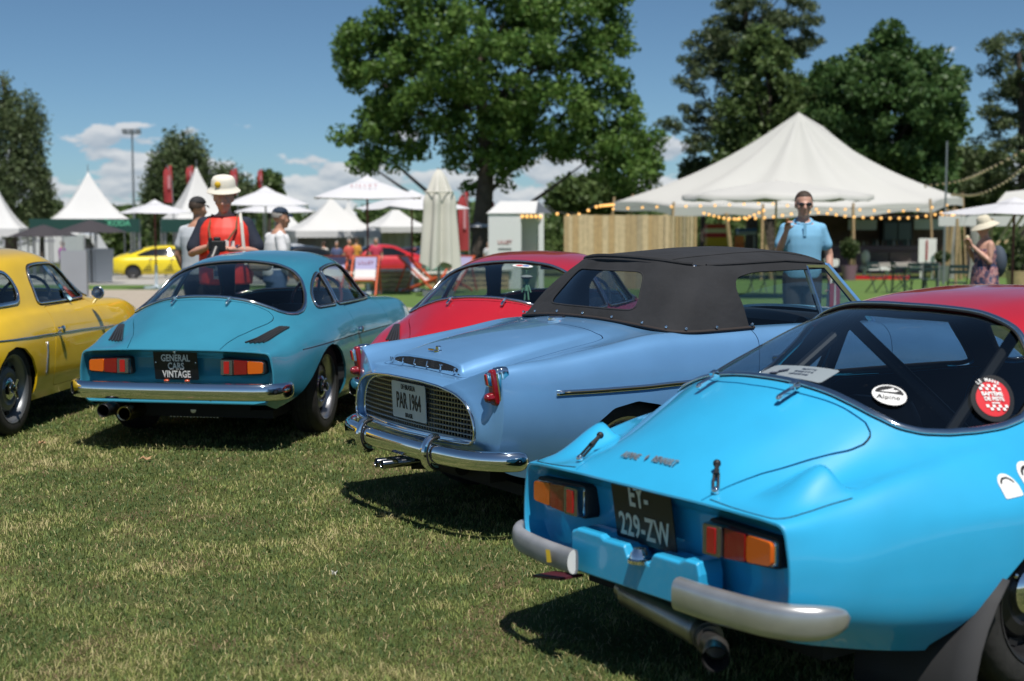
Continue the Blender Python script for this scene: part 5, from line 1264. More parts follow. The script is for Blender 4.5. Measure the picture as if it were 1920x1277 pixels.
def canopy_mesh(n, r, za, zr, sag=.12, seg=8, ang0=None, val=.0, sub=3):
    """radial canopy: apex za, rim zr, n corners, edges sagging inward"""
    ang0 = math.pi / n if ang0 is None else ang0; m = n * sub; V = [(0, 0, za)]; F = []
    for i in range(1, seg + 1):
        t = i / seg; z = za + (zr - za) * (t + sag * 4 * t * (1 - t))
        for j in range(m):
            k, f = divmod(j, sub); f /= sub; a0 = ang0 + 2 * math.pi * k / n; a1 = ang0 + 2 * math.pi * (k + 1) / n
            p = np.array([math.cos(a0), math.sin(a0)]) * (1 - f) + np.array([math.cos(a1), math.sin(a1)]) * f
            dip = -.02 * r * t * math.sin(math.pi * f); V.append((p[0] * r * t, p[1] * r * t, z + dip))
    for j in range(m): F.append((0, 1 + j, 1 + (j + 1) % m))
    for i in range(seg - 1):
        for j in range(m): F.append((1 + i * m + j, 1 + (i + 1) * m + j, 1 + (i + 1) * m + (j + 1) % m, 1 + i * m + (j + 1) % m))
    if val:
        o = len(V)
        for j in range(m): v = V[1 + (seg - 1) * m + j]; V.append((v[0] * 1.002, v[1] * 1.002, v[2] - val * (1 + (.25 if j % 2 else 0))))
        for j in range(m): F.append((1 + (seg - 1) * m + j, o + j, o + (j + 1) % m, 1 + (seg - 1) * m + (j + 1) % m))
    return V, F
def parasol(px, Y, wpx, y_apex, y_rim, label, cloth=None, pole=None, n=4, rot=0.3, base=True, vent=True, text=None, group=None, val=.0):
    s = F_PX / Y; r = wpx / 2 / s / max(abs(math.cos(math.pi / n + rot + 2 * math.pi * q_ / n)) for q_ in range(n)); p = gpt(px, Y); g = p.z; za, zr = zt(y_apex, Y) - g, zt(y_rim, Y) - g
    root = empty('parasol', p, rot, label=label, cat='parasol', group=group); cloth = cloth or M_PARA
    V, F = canopy_mesh(n, r, za - (.06 if vent else 0), zr, -.03, 6, val=val, sub=4); mobj('canopy', V, F, cloth, root)
    if vent: V, F = canopy_mesh(n, r * .24, za + .02, za - .12 * (za - zr) / .5 - .03, 0, 2); mobj('vent_cap', V, F, cloth, root)
    b = MB(); b.tube([(0, 0, .05), (0, 0, za)], .028, 8); b.build('pole', pole or M_REDPOLE, root)
    for k in range(n):
        a = math.pi / n + 2 * math.pi * k / n; b = MB(); b.bar((.05 * math.cos(a), .05 * math.sin(a), za - .12), (r * .97 * math.cos(a), r * .97 * math.sin(a), zr - .015), .02, .025); b.build('rib', pole or M_REDPOLE, root)
    if base: b = MB(); b.box((0, 0, .06), (.75, .16, .07)); b.box((0, 0, .06), (.16, .75, .07)); b.lathe([(.10, .09), (.05, .13), (.045, .75), (.0005, .75)], n=12); b.build('base', mat('pale_blue_metal', (.50, .56, .62), rough=.5), root)
    if text:
        f = Vector((0, -1, 0)); f.rotate(Matrix.Rotation(-rot, 3, 'Z')); t = .50; z = (za - .06) + (zr - za + .06) * t
        text_mesh(text, .17, mat('red_print', (.35, .03, .04), rough=.7), 'lettering', root, (f.x * r * .40, f.y * r * .40, z + .05), basis(Matrix.Rotation(-rot, 3, 'Z') @ Vector((1, 0, 0)), Vector((-f.x * .8, -f.y * .8, .45))), spacing=1.5)
    return root
GP = 'white parasols around the terrace'
def pagoda(px, Y, wpx, y_peak, y_eave, label, rot=.35, name='pagoda_tent', walls=False, eave_h=.35):
    s = F_PX / Y; r = wpx / s / 1.414 * .93; p = gpt(px, Y); g = p.z; zp, ze = zt(y_peak, Y) - g, zt(y_eave, Y) - g
    root = empty(name, p, rot, label=label, cat='tent')
    V, F = canopy_mesh(4, r, zp, ze, .135, 14, val=.0, sub=6); mobj('roof', V, F, M_TENT, root)
    b = MB()
    for k in range(4):
        a0 = math.pi / 4 + k * math.pi / 2; a1 = a0 + math.pi / 2; p0 = Vector((r * math.cos(a0), r * math.sin(a0), 0)); p1 = Vector((r * math.cos(a1), r * math.sin(a1), 0))
        b.add([p0 + Vector((0, 0, ze)), p1 + Vector((0, 0, ze)), p1 + Vector((0, 0, ze - eave_h)), p0 + Vector((0, 0, ze - eave_h))], [(0, 1, 2, 3)])
        l = MB(); l.bar(p0 * .98, p0 * .98 + Vector((0, 0, ze)), .07, .07); l.build('leg', M_STEEL, root, smooth=False)
        if walls and k in (0, 1):
            w = MB(); w.grid(lambda u, v: tuple(p0 * (1 - u) * .97 + p1 * u * .97 + Vector((0.03 * math.sin(u * 40), .03 * math.sin(u * 40), (ze - eave_h) * v))), 40, 2); w.build('side_wall', M_TENT, root)
    b.build('valance', M_TENT, root, smooth=False); b = MB(); b.tube([(0, 0, zp - .1), (0, 0, zp + .35)], .02, 6); b.build('finial', M_STEEL, root)
    return root
pagoda(170, 70, 152, 322, 413, 'tall white pagoda tent peak above the dark green fascia on the left')
pagoda(372, 74, 118, 312, 412, 'white pagoda tent rising behind the photographer in red', .5)
pagoda(-10, 62, 120, 330, 428, 'white tent roof cut by the left edge of the picture', .2)
pagoda(622, 78, 168, 370, 432, 'broad white pagoda tent behind the first large parasol', .3, walls=True)
pagoda(655, 110, 70, 378, 425, 'small distant white pagoda tent right of the broad one', .1)
pagoda(742, 90, 110, 388, 425, 'white pagoda tent seen between the two red parasol poles', .45, walls=True)
pagoda(545, 95, 70, 402, 432, 'low white tent behind the man in the white shirt', .2)
parasol(690, 38, 216, 330, 371, 'large white parasol with red lettering beside the closed cream parasol', rot=.12, text='LILLET', group=GP)
parasol(773, 41, 222, 357, 391, 'white parasol on a pale cross base behind the tilted deck chairs', rot=.45, group=GP)
parasol(293, 43.8, 146, 375, 399, 'white parasol on a white base in front of the yellow saloon', rot=.55, group=GP)
parasol(500, 46, 180, 350, 384, 'large white parasol right behind the photographer', rot=.2, pole=M_STEEL, base=False, group=GP)
parasol(517, 52, 170, 373, 397, 'lower white parasol above the man in the white shirt', rot=.3, pole=M_STEEL, base=False, group=GP)
parasol(1453, 36, 340, 338, 366, 'very wide cream parasol in front of the big marquee', cloth=M_CREAM2, pole=M_POLEW, n=8, rot=.1, base=False, vent=False, group=GP, val=.10)
parasol(1898, 30, 236, 371, 400, 'white parasol over the woman in the straw hat', rot=.2, base=False, group=GP)
parasol(905, 70, 62, 407, 425, 'small far white parasol left of the white kiosk', rot=.3, base=False, group=GP); parasol(868, 72, 62, 410, 427, 'small far white parasol under the oak', rot=.1, base=False, group=GP)
parasol(172, 52, 128, 412, 435, 'dark grey parasol in front of the green fascia', M_DARKC, M_BLACK, 8, .1, False, False, group='dark parasols'); parasol(84, 56, 130, 421, 442, 'dark parasol beside the left white tent', M_DARKC, M_BLACK, 8, .3, False, False, group='dark parasols')
def closed_parasol():
    Y = 37; p = gpt(823, Y); g = p.z; s = F_PX / Y; ztop = zt(315, Y) - g; zb = zt(498, Y) - g; root = empty('closed_parasol', p, 0, label='tall closed cream parasol with hanging folds', cat='parasol')
    def skin(u, v):
        a = 2 * math.pi * u; h = ztop - (ztop - zb) * v; r = (.10 + .26 * min(1, v * 3.2)) + .16 * max(0, v - .45); f = 1 + .22 * math.sin(a * 7 + 1.5 * v) * min(1, v * 3) + .10 * math.sin(a * 3 + 2)
        if v < .06: r *= v / .06 * .9 + .1
        return (r * f * math.cos(a), r * f * math.sin(a), h + .10 * math.sin(a * 4) * max(0, v - .9) * 10)
    b = MB(); b.grid(skin, 72, 22, 0, True); b.build('folded_canopy', M_CREAM, root, angle=80)
    b = MB(); b.tube([(0, 0, 0), (0, 0, ztop)], .04, 8); b.build('pole', M_STEEL, root); b = MB(); b.box((0, 0, .08), (.8, .8, .12)); b.build('base', M_STEEL, root, smooth=False)
    b = MB(); b.tube([(.38 * math.cos(a), .38 * math.sin(a), ztop - .62) for a in np.linspace(0, 2 * math.pi, 16, endpoint=False)], .02, 6, closed=True); b.build('tie_cord', M_CREAM, root)
closed_parasol()
def feather_flag(px, Y, y_top, y_bot, wpx, label, lean=.1):
    p = gpt(px, Y); g = p.z; s = F_PX / Y; h = zt(y_top, Y) - g; hb = zt(y_bot, Y) - g; w = wpx / s; root = empty('feather_flag', p, .2, label=label, cat='flag', group='red feather flags')
    b = MB(); b.tube([(lean * 0, 0, 0), (0, 0, h * .6), (-.05, 0, h * .85), (-.25 * w - .1, 0, h * .98), (-.7 * w, 0, h)], .03, 6); b.build('pole', M_STEEL, root)
    def cloth(u, v):
        z = hb + (h - hb) * v; ww = w * (1.0 if v < .75 else math.sqrt(max(.02, 1 - ((v - .75) / .25) ** 2))); return (-.02 - ww * u - (.1 * max(0, v - .7)), .10 * math.sin(3 * u + 5 * v) * u, z)
    b = MB(); b.grid(cloth, 6, 18); o = b.build('cloth', M_REDFLAG, root); b = MB(); b.box((-.45 * w, -.06, hb + (h - hb) * .55), (w * .25, .02, (h - hb) * .35)); b.build('print', mat('pale_red_print', (.55, .25, .28), rough=.7), o, smooth=False)
for a in ((328, 68, 310, 380, 16, 'red feather flag left of the tall tent peak behind the photographer'), (368, 80, 311, 345, 14, 'red feather flag tip half hidden by a tent peak'), (449, 72, 315, 364, 13, 'red feather flag just right of the photographer'), (496, 82, 317, 352, 9, 'small red feather flag furthest from the oak'), (880, 60, 360, 470, 20, 'red feather flag standing against the oak trunk'), (1040-112, 70, 378, 395, 6, 'tiny red flag tip beside the oak branch')): feather_flag(*a)
def fascia():
    Y = 66; root = empty('sign_fascia', gpt(180, Y), 0, label='long dark green fascia board under the left tents with pale lettering', cat='sign'); g = gz(Y)
    for (a, b_) in ((60, 265), (305, 480)):
        x0, x1 = gx(a, Y) - root.location.x, gx(b_, Y) - root.location.x; b = MB(); b.box(((x0 + x1) / 2, 0, zt(423, Y) - g), (x1 - x0, .3, 25 * Y / F_PX)); b.build('board', M_DKGREEN, root, smooth=False)
    text_mesh('ŠKODA', .36, mat('pale_green_print', (.10, .42, .26), rough=.5), 'lettering', root, (gx(224, Y) - root.location.x, -.16, zt(419, Y) - g), basis((1, 0, 0), (0, 0, 1)), extrude=.01, bold=.01)
    for px in (64, 180, 262, 310, 400, 476): b = MB(); b.box((gx(px, Y) - root.location.x, .1, (zt(430, Y) - g) / 2), (.12, .12, zt(430, Y) - g)); b.build('post', M_STEEL, root, smooth=False)
fascia()
# ---- wooden screen, kiosk
def screen():
    Y = 44; p = gpt(1190, Y); g = p.z; root = empty('timber_screen', p, 0, label='tall pale timber screen of upright planks left of the marquee', cat='fence'); x = gx(1057, Y) - p.x; xe = gx(1246, Y) - p.x; k = 0; rg = random.Random(4)
    mats = [mat('pale_timber_%d' % i, c, rough=.75, noise=(7, .15)) for i, c in enumerate(((.54, .40, .23), (.46, .33, .18), (.60, .46, .28), (.42, .33, .21), (.50, .34, .17)))]
    while x < xe:
        w = rg.uniform(.12, .20); b = MB(); h = zt(403, Y) - g + rg.uniform(-.012, .012); b.box((x + w / 2, rg.uniform(-.008, .008), h / 2), (w - .006, .025, h)); b.build('plank', mats[rg.randrange(5)], root, smooth=False); x += w
    for i in range(9):
        t = i / 9; b = MB(); h = zt(404 + t * 2.0, Y + 1.6 * t) - g; b.box((xe + .02 + t * 1.24, .02 + t * 1.6, h / 2), (.15, .025, h), rot=R(52)); b.build('plank', mats[(i * 2 + 3) % 5], root, smooth=False)
    for zz in (.5, 1.9): b = MB(); b.box(((gx(1057, Y) - p.x + xe) / 2, .04, zz), (xe - gx(1057, Y) + p.x, .05, .09)); b.build('rail', M_PINEW, root, smooth=False)
screen()
def kiosk():
    Y = 44; p = gpt(968, Y); g = p.z; root = empty('kiosk', p, R(-14), label='small white kiosk with a gabled roof and open right side', cat='kiosk'); s = Y / F_PX; w, d = 62 * s, .85; h = zt(400, Y) - g; hr = zt(377, Y) - g
    for nm, c, dm in (('front_panel', (-.25, -d / 2, h / 2), (w, .04, h)), ('back_panel', (-.1, d / 2, h / 2), (w * 1.3, .04, h)), ('left_panel', (-.25 - w / 2, 0, h / 2), (.04, d, h)), ('door_jamb', (w * .86, -d / 2 + .02, h / 2), (.16, .04, h)), ('counter', (w * .45, .1, .95), (.5, .5, .05))):
        b = MB(); b.box(c, dm); b.build(nm, M_SHOWER if nm != 'counter' else M_PINEW, root, smooth=False)
    x0, x1 = -.25 - w / 2 - .06, w * .86 + .14; b = MB(); b.add([(x0, -d / 2 - .06, h), (x1 - .3, -d / 2 - .06, h), (x1 - .35, 0.05, hr), (x0 + .30, .05, hr)], [(0, 1, 2, 3)]); b.add([(x0, d / 2 + .06, h), (x1, d / 2 + .06, h), (x1 - .35, .06, hr), (x0 + .30, .06, hr)], [(3, 2, 1, 0)]); o = b.build('roof', M_TENT, root, smooth=False); md = o.modifiers.new('s', 'SOLIDIFY'); md.thickness = .04
    b = MB(); b.add([(x1 - .30, -d / 2 - .06, h), (x1, d / 2 + .06, h), (x1 - .35, .05, hr)], [(0, 1, 2)]); b.build('gable', M_STEEL, root, smooth=False)
    text_mesh('LILLET', .16, mat('red_print', (.35, .03, .04), rough=.7), 'lettering', root, (-.25, -d / 2 - .03, h * .62), basis((1, 0, 0), (0, 0, 1)), extrude=.004); b = MB(); b.box((-.25, -d / 2 - .026, h * .535), (.42, .01, .05)); b.build('print', M_STEEL, root, smooth=False)
    for i in range(5): b = MB(); b.sphere((w * .30 + .14 * i, -d / 2 - .05, h - .10), .05, 8, 6); b.build('bulb', BULB, root)
BULB = mat('warm_bulb', (.9, .55, .2), rough=.3, emit=((1.0, .48, .12), 1.3))
kiosk()
# ---- marquee
def marquee():
    Y = 62; p = gpt(1490, Y); g = p.z; s = Y / F_PX; root = empty('marquee', p, 0, label='big white peaked marquee with timber poles and warm lights', cat='tent')
    def L(px, py, dy=0.0): q = at(px, py, Y + dy); return np.array([q.x - p.x, q.y - p.y, q.z - g])
    peak, peak2 = L(1497, 210, 0.5), L(1544, 238, 4.0); rim = [L(1150, 380, 2), L(1262, 390, -1.6), L(1430, 394, -3.4), L(1600, 392, -3.4), L(1745, 384, -1.5), L(1806, 372, 2.2), L(1790, 372, 6.5), L(1620, 372, 9), L(1350, 374, 9), L(1185, 374, 6)]
    n = len(rim); sub = 6; seg = 14; V = []; F = []; ring = []
    for k in range(n):
        for f in range(sub):
            t = f / sub; q = rim[k] * (1 - t) + rim[(k + 1) % n] * t; q = q + np.array([0, 0, .10 * math.sin(math.pi * t)]); c = np.array([q[0] * 0, 0, 0]); q[:2] *= 1 - .025 * math.sin(math.pi * t); ring.append(q)
    m = len(ring)
    for i in range(seg + 1):
        t = i / seg
        for j, q in enumerate(ring):
            pk = peak if q[1] < 3 else peak2; e = pk + (q - pk) * t; sagv = .62 * math.sin(math.pi * t ** .9) * (1 + .25 * math.cos(2 * math.pi * (j % sub) / sub - math.pi)); e = e + np.array([0, 0, -sagv]); V.append(e)
    for i in range(seg):
        for j in range(m): F.append((i * m + j, (i + 1) * m + j, (i + 1) * m + (j + 1) % m, i * m + (j + 1) % m))
    o = mobj('roof', V, F, M_CREAM2, root); md = o.modifiers.new('s', 'SOLIDIFY'); md.thickness = .02
    b = MB(); VV = []
    for j, q in enumerate(ring): VV += [q + [0, 0, .02], q * [1.004, 1.004, 1] - [0, 0, .34 + .05 * math.sin(j * math.pi / 3)]]
    b.add(VV, [(2 * j, 2 * j + 1, (2 * j + 3) % (2 * m), (2 * j + 2) % (2 * m)) for j in range(m)]); b.build('valance', M_CREAM2, root)
    for k in range(n):
        q = rim[k]; b = MB(); b.tube([(q[0] * 1.03, q[1] * 1.05 - .05, 0), (q[0] * .995, q[1], q[2] + .25)], .055, 8); b.build('pole', M_POLEW, root)
    for px, py0, py1, dx in ((1430, 505, 396, -16), (1600, 515, 402, 8), (1215 + 150, 500, 400, -12), (1775, 520, 392, 2), (1785, 520, 392, 10), (1797, 520, 395, -4)):
        a = L(px + dx * -1, py0, -2.6); c = L(px + dx * .3, py1, -3.0); a[2] = gz(Y - 2.6) - g; b = MB(); b.tube([a, c], .085, 8); b.build('leaning_pole', M_POLEW, root)
    for px in (1785, 1830): # white curtains at the right corner
        a = L(px, 395, -1.0); b = MB(); b.grid(lambda u, v: (a[0] + (.55 * u - .28) * (.5 + .5 * abs(v - .55) * 1.4), a[1] + .08 * math.sin(u * 16), a[2] * (1 - v)), 18, 10); b.build('curtain', M_CREAM2, root)
    # dark back and bar
    x0, x1 = L(1330, 400, 6)[0], L(1800, 400, 6)[0]; h = L(1490, 400, 7)[2]
    b = MB(); b.box(((x0 + x1) / 2 + 2.2, 7.0, h / 2), (x1 - x0 - 4.6, .1, h)); b.build('back_wall', mat('dark_brown_boards', (.11, .062, .042), rough=.7, noise=(3, .3)), root, smooth=False)
    return root, L, p, g
_m, MQ, MP, MG = marquee()
def bar_area():
    Y0 = 62; g = MG
    def W(px, py, dy): q = MQ(px, py, dy); return Vector((q[0] + MP.x, q[1] + MP.y, q[2] + MG))
    def bx(name, pxa, pxb, pya, pyb, dy, depth, m, label, cat, parent=None):
        Y = Y0 + dy; xa, xb = gx(pxa, Y), gx(pxb, Y); za, zb = zt(pyb, Y), zt(pya, Y); b = MB(); b.box(((xa + xb) / 2, Y, (za + zb) / 2), (xb - xa, depth, zb - za)); o = b.build(name, m, parent, smooth=False)
        if label: tag(o, label, cat)
        return o
    # counter with panels
    Y = Y0 + 3; root = empty('bar_counter', (gx(1620, Y), Y, gz(Y)), 0, label='long mauve bar counter under the marquee', cat='counter')
    def child(nm, pxa, pxb, pya, pyb, m, dep=.5, dy=0):
        xa, xb = gx(pxa, Y) - root.location.x, gx(pxb, Y) - root.location.x; za, zb = zt(pyb, Y) - root.location.z, zt(pya, Y) - root.location.z; b = MB(); b.box(((xa + xb) / 2, dy, (za + zb) / 2), (xb - xa, dep, zb - za)); b.build(nm, m, root, smooth=False)
    child('front_panel', 1545, 1722, 470, 512, M_MAUVE); child('counter_top', 1540, 1726, 461, 469, mat('mauve_top', (.20, .11, .15), rough=.4), .8)
    # back shelf with fridges and bottles
    Y = Y0 + 6.2; sh = empty('back_bar', (gx(1670, Y), Y, gz(Y)), 0, label='dark back bar with two glass fridge doors and pale panels', cat='cabinet'); root = sh
    child('carcass', 1650, 1706, 413, 460, M_BLACK, .6); child('fridge_door', 1653, 1676, 418, 449, mat('dim_glass', (.06, .085, .10), rough=.2), .1, -.3); child('fridge_door', 1679, 1702, 418, 449, mat('dim_glass', (.06, .085, .10), rough=.2), .1, -.3)
    for a in ((1585, 1638, 412, 431), (1708, 1775, 411, 430)): child('white_panel', *a, M_TENT, .05, -.35)
    for i in range(26):
        px = 1545 + i * 7.2 + random.uniform(-2, 2); b = MB(); hh = random.uniform(.22, .34); x = gx(px, Y0 + 3.1); z = zt(461, Y0 + 3.1) + .01; b.lathe([(.0005, 0), (.04, .0), (.042, hh * .6), (.016, hh * .75), (.014, hh), (.0005, hh)], n=8)
        o = b.build('bottle', [mat('bottle_%d' % (i % 4), ((.10, .03, .02), (.02, .06, .03), (.45, .42, .38), (.20, .12, .04))[i % 4], rough=.2)], None, loc=(x, Y0 + 3.2, z - .002)); tag(o, 'small bottle standing in the row along the mauve bar counter', 'bottle', 'bottles on the bar')
    # red carpet edge, white board, sofa, planters
    o = bx('red_carpet', 1590, 1705, 517, 529, -2.2, .05, M_REDCAR, 'bright red carpet edge along the front of the marquee', 'carpet'); Yc = Y0 - 2; o2 = None
    Y = Y0 - 1.0; root = empty('sofa', (gx(1655, Y), Y, gz(Y)), 0, label='low dark sofa with pale frame and cushions in front of the bar', cat='sofa')
    child('seat_cushion', 1620, 1715, 492, 499, mat('grey_cushion', (.42, .38, .36), rough=.9), 1.0); child('back_cushion', 1632, 1668, 474, 493, mat('taupe_cushion', (.10, .085, .08), rough=.9), .3, .4); child('back_cushion', 1670, 1710, 474, 493, mat('taupe_cushion', (.10, .085, .08), rough=.9), .3, .4)
    child('frame', 1617, 1664, 499, 506, M_WHITE, 1.0); child('frame', 1700, 1718, 499, 506, M_WHITE, 1.0)
    for px in (1618, 1660, 1701): child('leg', px, px + 5, 506, 522, M_WHITE, .12)
    b = MB(); b.sphere((gx(1621, Y) - root.location.x, -.1, zt(482, Y) - root.location.z), .28, 12, 8, 0, (.7, .6, 1.1)); b.build('cushion', M_CREAM, root)
    o = bx('menu_board', 1721, 1754, 447, 492, -2.0, .06, M_WHITE, 'white upright menu board with a red stripe beside the sofa', 'board'); b = MB(); Yb = Y0 - 2.04; b.box((gx(1736, Yb), Yb - .04, (zt(448, Yb) + zt(490, Yb)) / 2), (.07, .02, zt(450, Yb) - zt(488, Yb))); b.build('red_stripe', M_REDFLAG, o, smooth=False)
    for k in (0, 1): b = MB(); px = 1726 + 22 * k; b.box((gx(px, Yb), Yb + .02, (zt(492, Yb) + gz(Yb)) / 2), (.05, .05, zt(492, Yb) - gz(Yb))); b.build('leg', M_WHITE, o, smooth=False)
    o = bx('white_bench', 1545, 1570, 486, 500, -3, .5, M_WHITE, 'small white bench partly hidden by the convertible roof', 'bench')
bar_area()
def plant(px, Y, y_top, y_bot, wpx, label, pot=True, seed=1, potm=None):
    p = gpt(px, Y); g = p.z; s = F_PX / Y; root = empty('potted_plant', p, 0, label=label, cat='plant'); rg = np.random.default_rng(seed); zc = (zt(y_top, Y) + zt(y_bot, Y)) / 2 - g; r = wpx / 2 / s; hh = (zt(y_top, Y) - zt(y_bot, Y)) / 2
    n = 420; d = rg.normal(size=(n, 3)); d /= np.linalg.norm(d, axis=1)[:, None]; c = d * rg.random((n, 1)) ** .4 * [r, r, hh] + [0, 0, zc]; leaves(c, .10, rg, 'foliage', M_LEAF_OLIVE, root)
    b = MB(); b.tube([(0, 0, .2), (.03, 0, zc)], [.04, .025], 6); b.build('stem', M_BARK, root)
    if pot: b = MB(); b.lathe([(.0005, 0), (.24, 0), (.34, .62), (.30, .62), (.28, .5), (.0005, .5)], n=16); b.build('pot', potm or M_MAUVE, root)
def leaves(C, size, rg, name, m, parent, aspect=.6, up=0.0):
    """leaf-sized faces: one folded quad per centre"""
    n = len(C); a = rg.normal(size=(n, 3)); a[:, 2] += up; a /= np.linalg.norm(a, axis=1)[:, None]; b = np.cross(a, rg.normal(size=(n, 3))); b /= np.linalg.norm(b, axis=1)[:, None]; c = np.cross(a, b)
    L = size * (.6 + .8 * rg.random((n, 1))); V = np.stack([C - b * L, C - c * L * aspect + a * L * .12, C + b * L, C + c * L * aspect + a * L * .12], 1).reshape(-1, 3)
    me = bpy.data.meshes.new(name); me.vertices.add(4 * n); me.vertices.foreach_set('co', V.ravel().astype(np.float32)); me.loops.add(4 * n); me.polygons.add(n); me.loops.foreach_set('vertex_index', np.arange(4 * n, dtype=np.int32)); me.polygons.foreach_set('loop_start', (np.arange(n) * 4).astype(np.int32))
    t = me.attributes.new('tint', 'FLOAT', 'POINT'); t.data.foreach_set('value', np.repeat(rg.random(n), 4).astype(np.float32)); me.update(calc_edges=True); me.materials.append(m)
    return link(name, me, parent)
def leaf_mat(name, c0, c1, trans=.3):
    m = bpy.data.materials.new(name); m.use_nodes = True; nt = m.node_tree; bs = nt.nodes['Principled BSDF']; bs.inputs['Roughness'].default_value = .5; bs.inputs['Specular IOR Level'].default_value = .3
    a = nt.nodes.new('ShaderNodeAttribute'); a.attribute_name = 'tint'; rp = nt.nodes.new('ShaderNodeValToRGB'); nt.links.new(a.outputs['Fac'], rp.inputs[0]); e = rp.color_ramp.elements; e[0].color = (*c0, 1); e[1].color = (*c1, 1)
    nt.links.new(rp.outputs[0], bs.inputs['Base Color']); tr = nt.nodes.new('ShaderNodeBsdfTranslucent'); nt.links.new(rp.outputs[0], tr.inputs[0]); mx = nt.nodes.new('ShaderNodeMixShader'); mx.inputs[0].default_value = trans
    nt.links.new(bs.outputs[0], mx.inputs[1]); nt.links.new(tr.outputs[0], mx.inputs[2]); nt.links.new(mx.outputs[0], nt.nodes['Material Output'].inputs[0]); return m
M_LEAF_OLIVE = leaf_mat('olive_leaves', (.045, .070, .025), (.10, .13, .05)); M_BARK = mat('grey_brown_bark', (.075, .060, .048), rough=.9, noise=(3, .35), bump=(6, 1, .1))
plant(1592, 58, 445, 486, 36, 'bushy potted plant beside a leaning timber pole', seed=2); plant(1766, 56, 472, 492, 28, 'small potted shrub right of the menu board', seed=3, potm=M_STEEL); plant(1908, 40, 440, 520, 46, 'leafy plant at the right edge behind the woman', seed=4, potm=M_PINEW)
# ---- strings of lamps
def string(pts, n, label, r=.045, name='string_lights', m=None, sag=0.0):
    """pts: (px, py, Y) sag points"""
    P = crspline([tuple(at(*q)) for q in pts], 10); P = resample(P, np.linalg.norm(np.diff(P, axis=0), axis=1).sum() / n)
    o0 = Vector(P[0]); root = empty(name, o0, 0, label=label, cat='lights', group='strings of warm bulbs'); b = MB(); b.tube([Vector(p) - o0 + Vector((0, 0, .06)) for p in P], .008, 5); b.build('cable', M_BLACK, root)
    me = None
    for p in P:
        if me is None: q = MB(); q.sphere((0, 0, 0), r, 8, 6); q.lathe([(r * .4, r * .8), (r * .4, r * 1.5), (.0005, r * 1.5)], n=6, m=1); bo = q.build('bulb', [m or BULB, M_BLACK], root); me = bo.data; bo.location = Vector(p) - o0
        else: link('bulb', me, root, Vector(p) - o0)
string([(1320, 400, 57), (1362, 410, 57), (1400, 408, 57), (1432, 395, 57)], 12, 'short sagging bulb string at the left of the marquee opening', .055); string([(1366, 412, 58), (1440, 408, 58), (1520, 398, 58), (1600, 407, 58), (1700, 409, 58), (1770, 400, 58)], 24, 'long bulb string hanging across the marquee opening', .055)
string([(1150, 392, 57), (1240, 388, 57), (1330, 386, 57), (1440, 382, 57), (1520, 392, 57), (1600, 393, 57), (1690, 396, 57), (1775, 385, 57)], 24, 'bulb string along the marquee eave', .05); string([(1025, 396, 46), (1060, 404, 46), (1090, 401, 46), (1118, 388, 46), (1150, 384, 48)], 11, 'bulb string running up from the timber screen to the marquee', .05)
BULB_OFF = mat('unlit_bulb', (.42, .33, .18), rough=.25, coat=.6)
string([(1735, 350, 55), (1800, 340, 50), (1860, 315, 42), (1920, 283, 38), (1960, 262, 35)], 26, 'upper bulb string crossing the dark trees on the right', .05, m=BULB_OFF); string([(1785, 366, 52), (1830, 366, 46), (1880, 345, 42), (1925, 310, 38), (1960, 285, 35)], 30, 'lower bulb string crossing the dark trees on the right', .045, m=BULB_OFF)
string([(1765, 400, 54), (1780, 408, 54), (1795, 396, 54)], 9, 'cluster of bulbs at the right corner post of the marquee', .065)
# frame tent at the right edge
def frame_tent():
    Y = 44; p = gpt(1890, Y); g = p.z; root = empty('frame_tent', p, 0, label='pale timber framed canopy at the right edge', cat='tent'); 
    def L(px, py, dy=0): q = at(px, py, Y + dy); return Vector((q.x - p.x, q.y - p.y, q.z - g))
    b = MB(); b.add([L(1858, 392, 0), L(1886, 360, 1), L(1990, 348, 1), L(1990, 380, 0)], [(0, 3, 2, 1)]); o = b.build('roof', M_CREAM2, root, smooth=False); md = o.modifiers.new('s', 'SOLIDIFY'); md.thickness = .03
    b = MB(); b.add([L(1760, 405, 3), L(1960, 405, 3), L(1960, 424, 3), L(1760, 424, 3)], [(0, 1, 2, 3)]); b.build('awning', M_TENT, root, smooth=False)
    for i in range(6): b = MB(); b.bar(L(1868 + 16 * i, 460 - 4 * i, .5), L(1905 + 16 * i, 400, .5), .05, .08); b.build('rafter', M_PINEW, root, smooth=False)
    for px in (1795, 1860, 1930): b = MB(); q = L(px, 410, 1); b.tube([(q.x, q.y, 0), q], .05, 8); b.build('post', M_POLEW, root)
frame_tent()
def mast(px, Y, y_top, label, head=False):
    p = gpt(px, Y); h = zt(y_top, Y) - p.z; root = empty('lamp_mast' if head else 'flag_pole', p, 0, label=label, cat='mast'); b = MB(); b.tube([(0, 0, 0), (0, 0, h)], [.14, .08] if head else [.05, .03], 8); b.build('pole', M_STEEL, root)
    if head: b = MB(); b.box((0, 0, h), (1.6, .3, .12)); b.build('crossbar', M_STEEL, root, smooth=False); [MB().box((x, -.2, h + .2), (.45, .3, .35)).build('floodlight', M_STEEL, root, smooth=False) for x in (-.6, 0, .6)]
mast(254, 130, 250, 'tall grey floodlight mast against the sky on the left', True); mast(1769, 50, 265, 'slim grey pole at the right corner of the marquee')
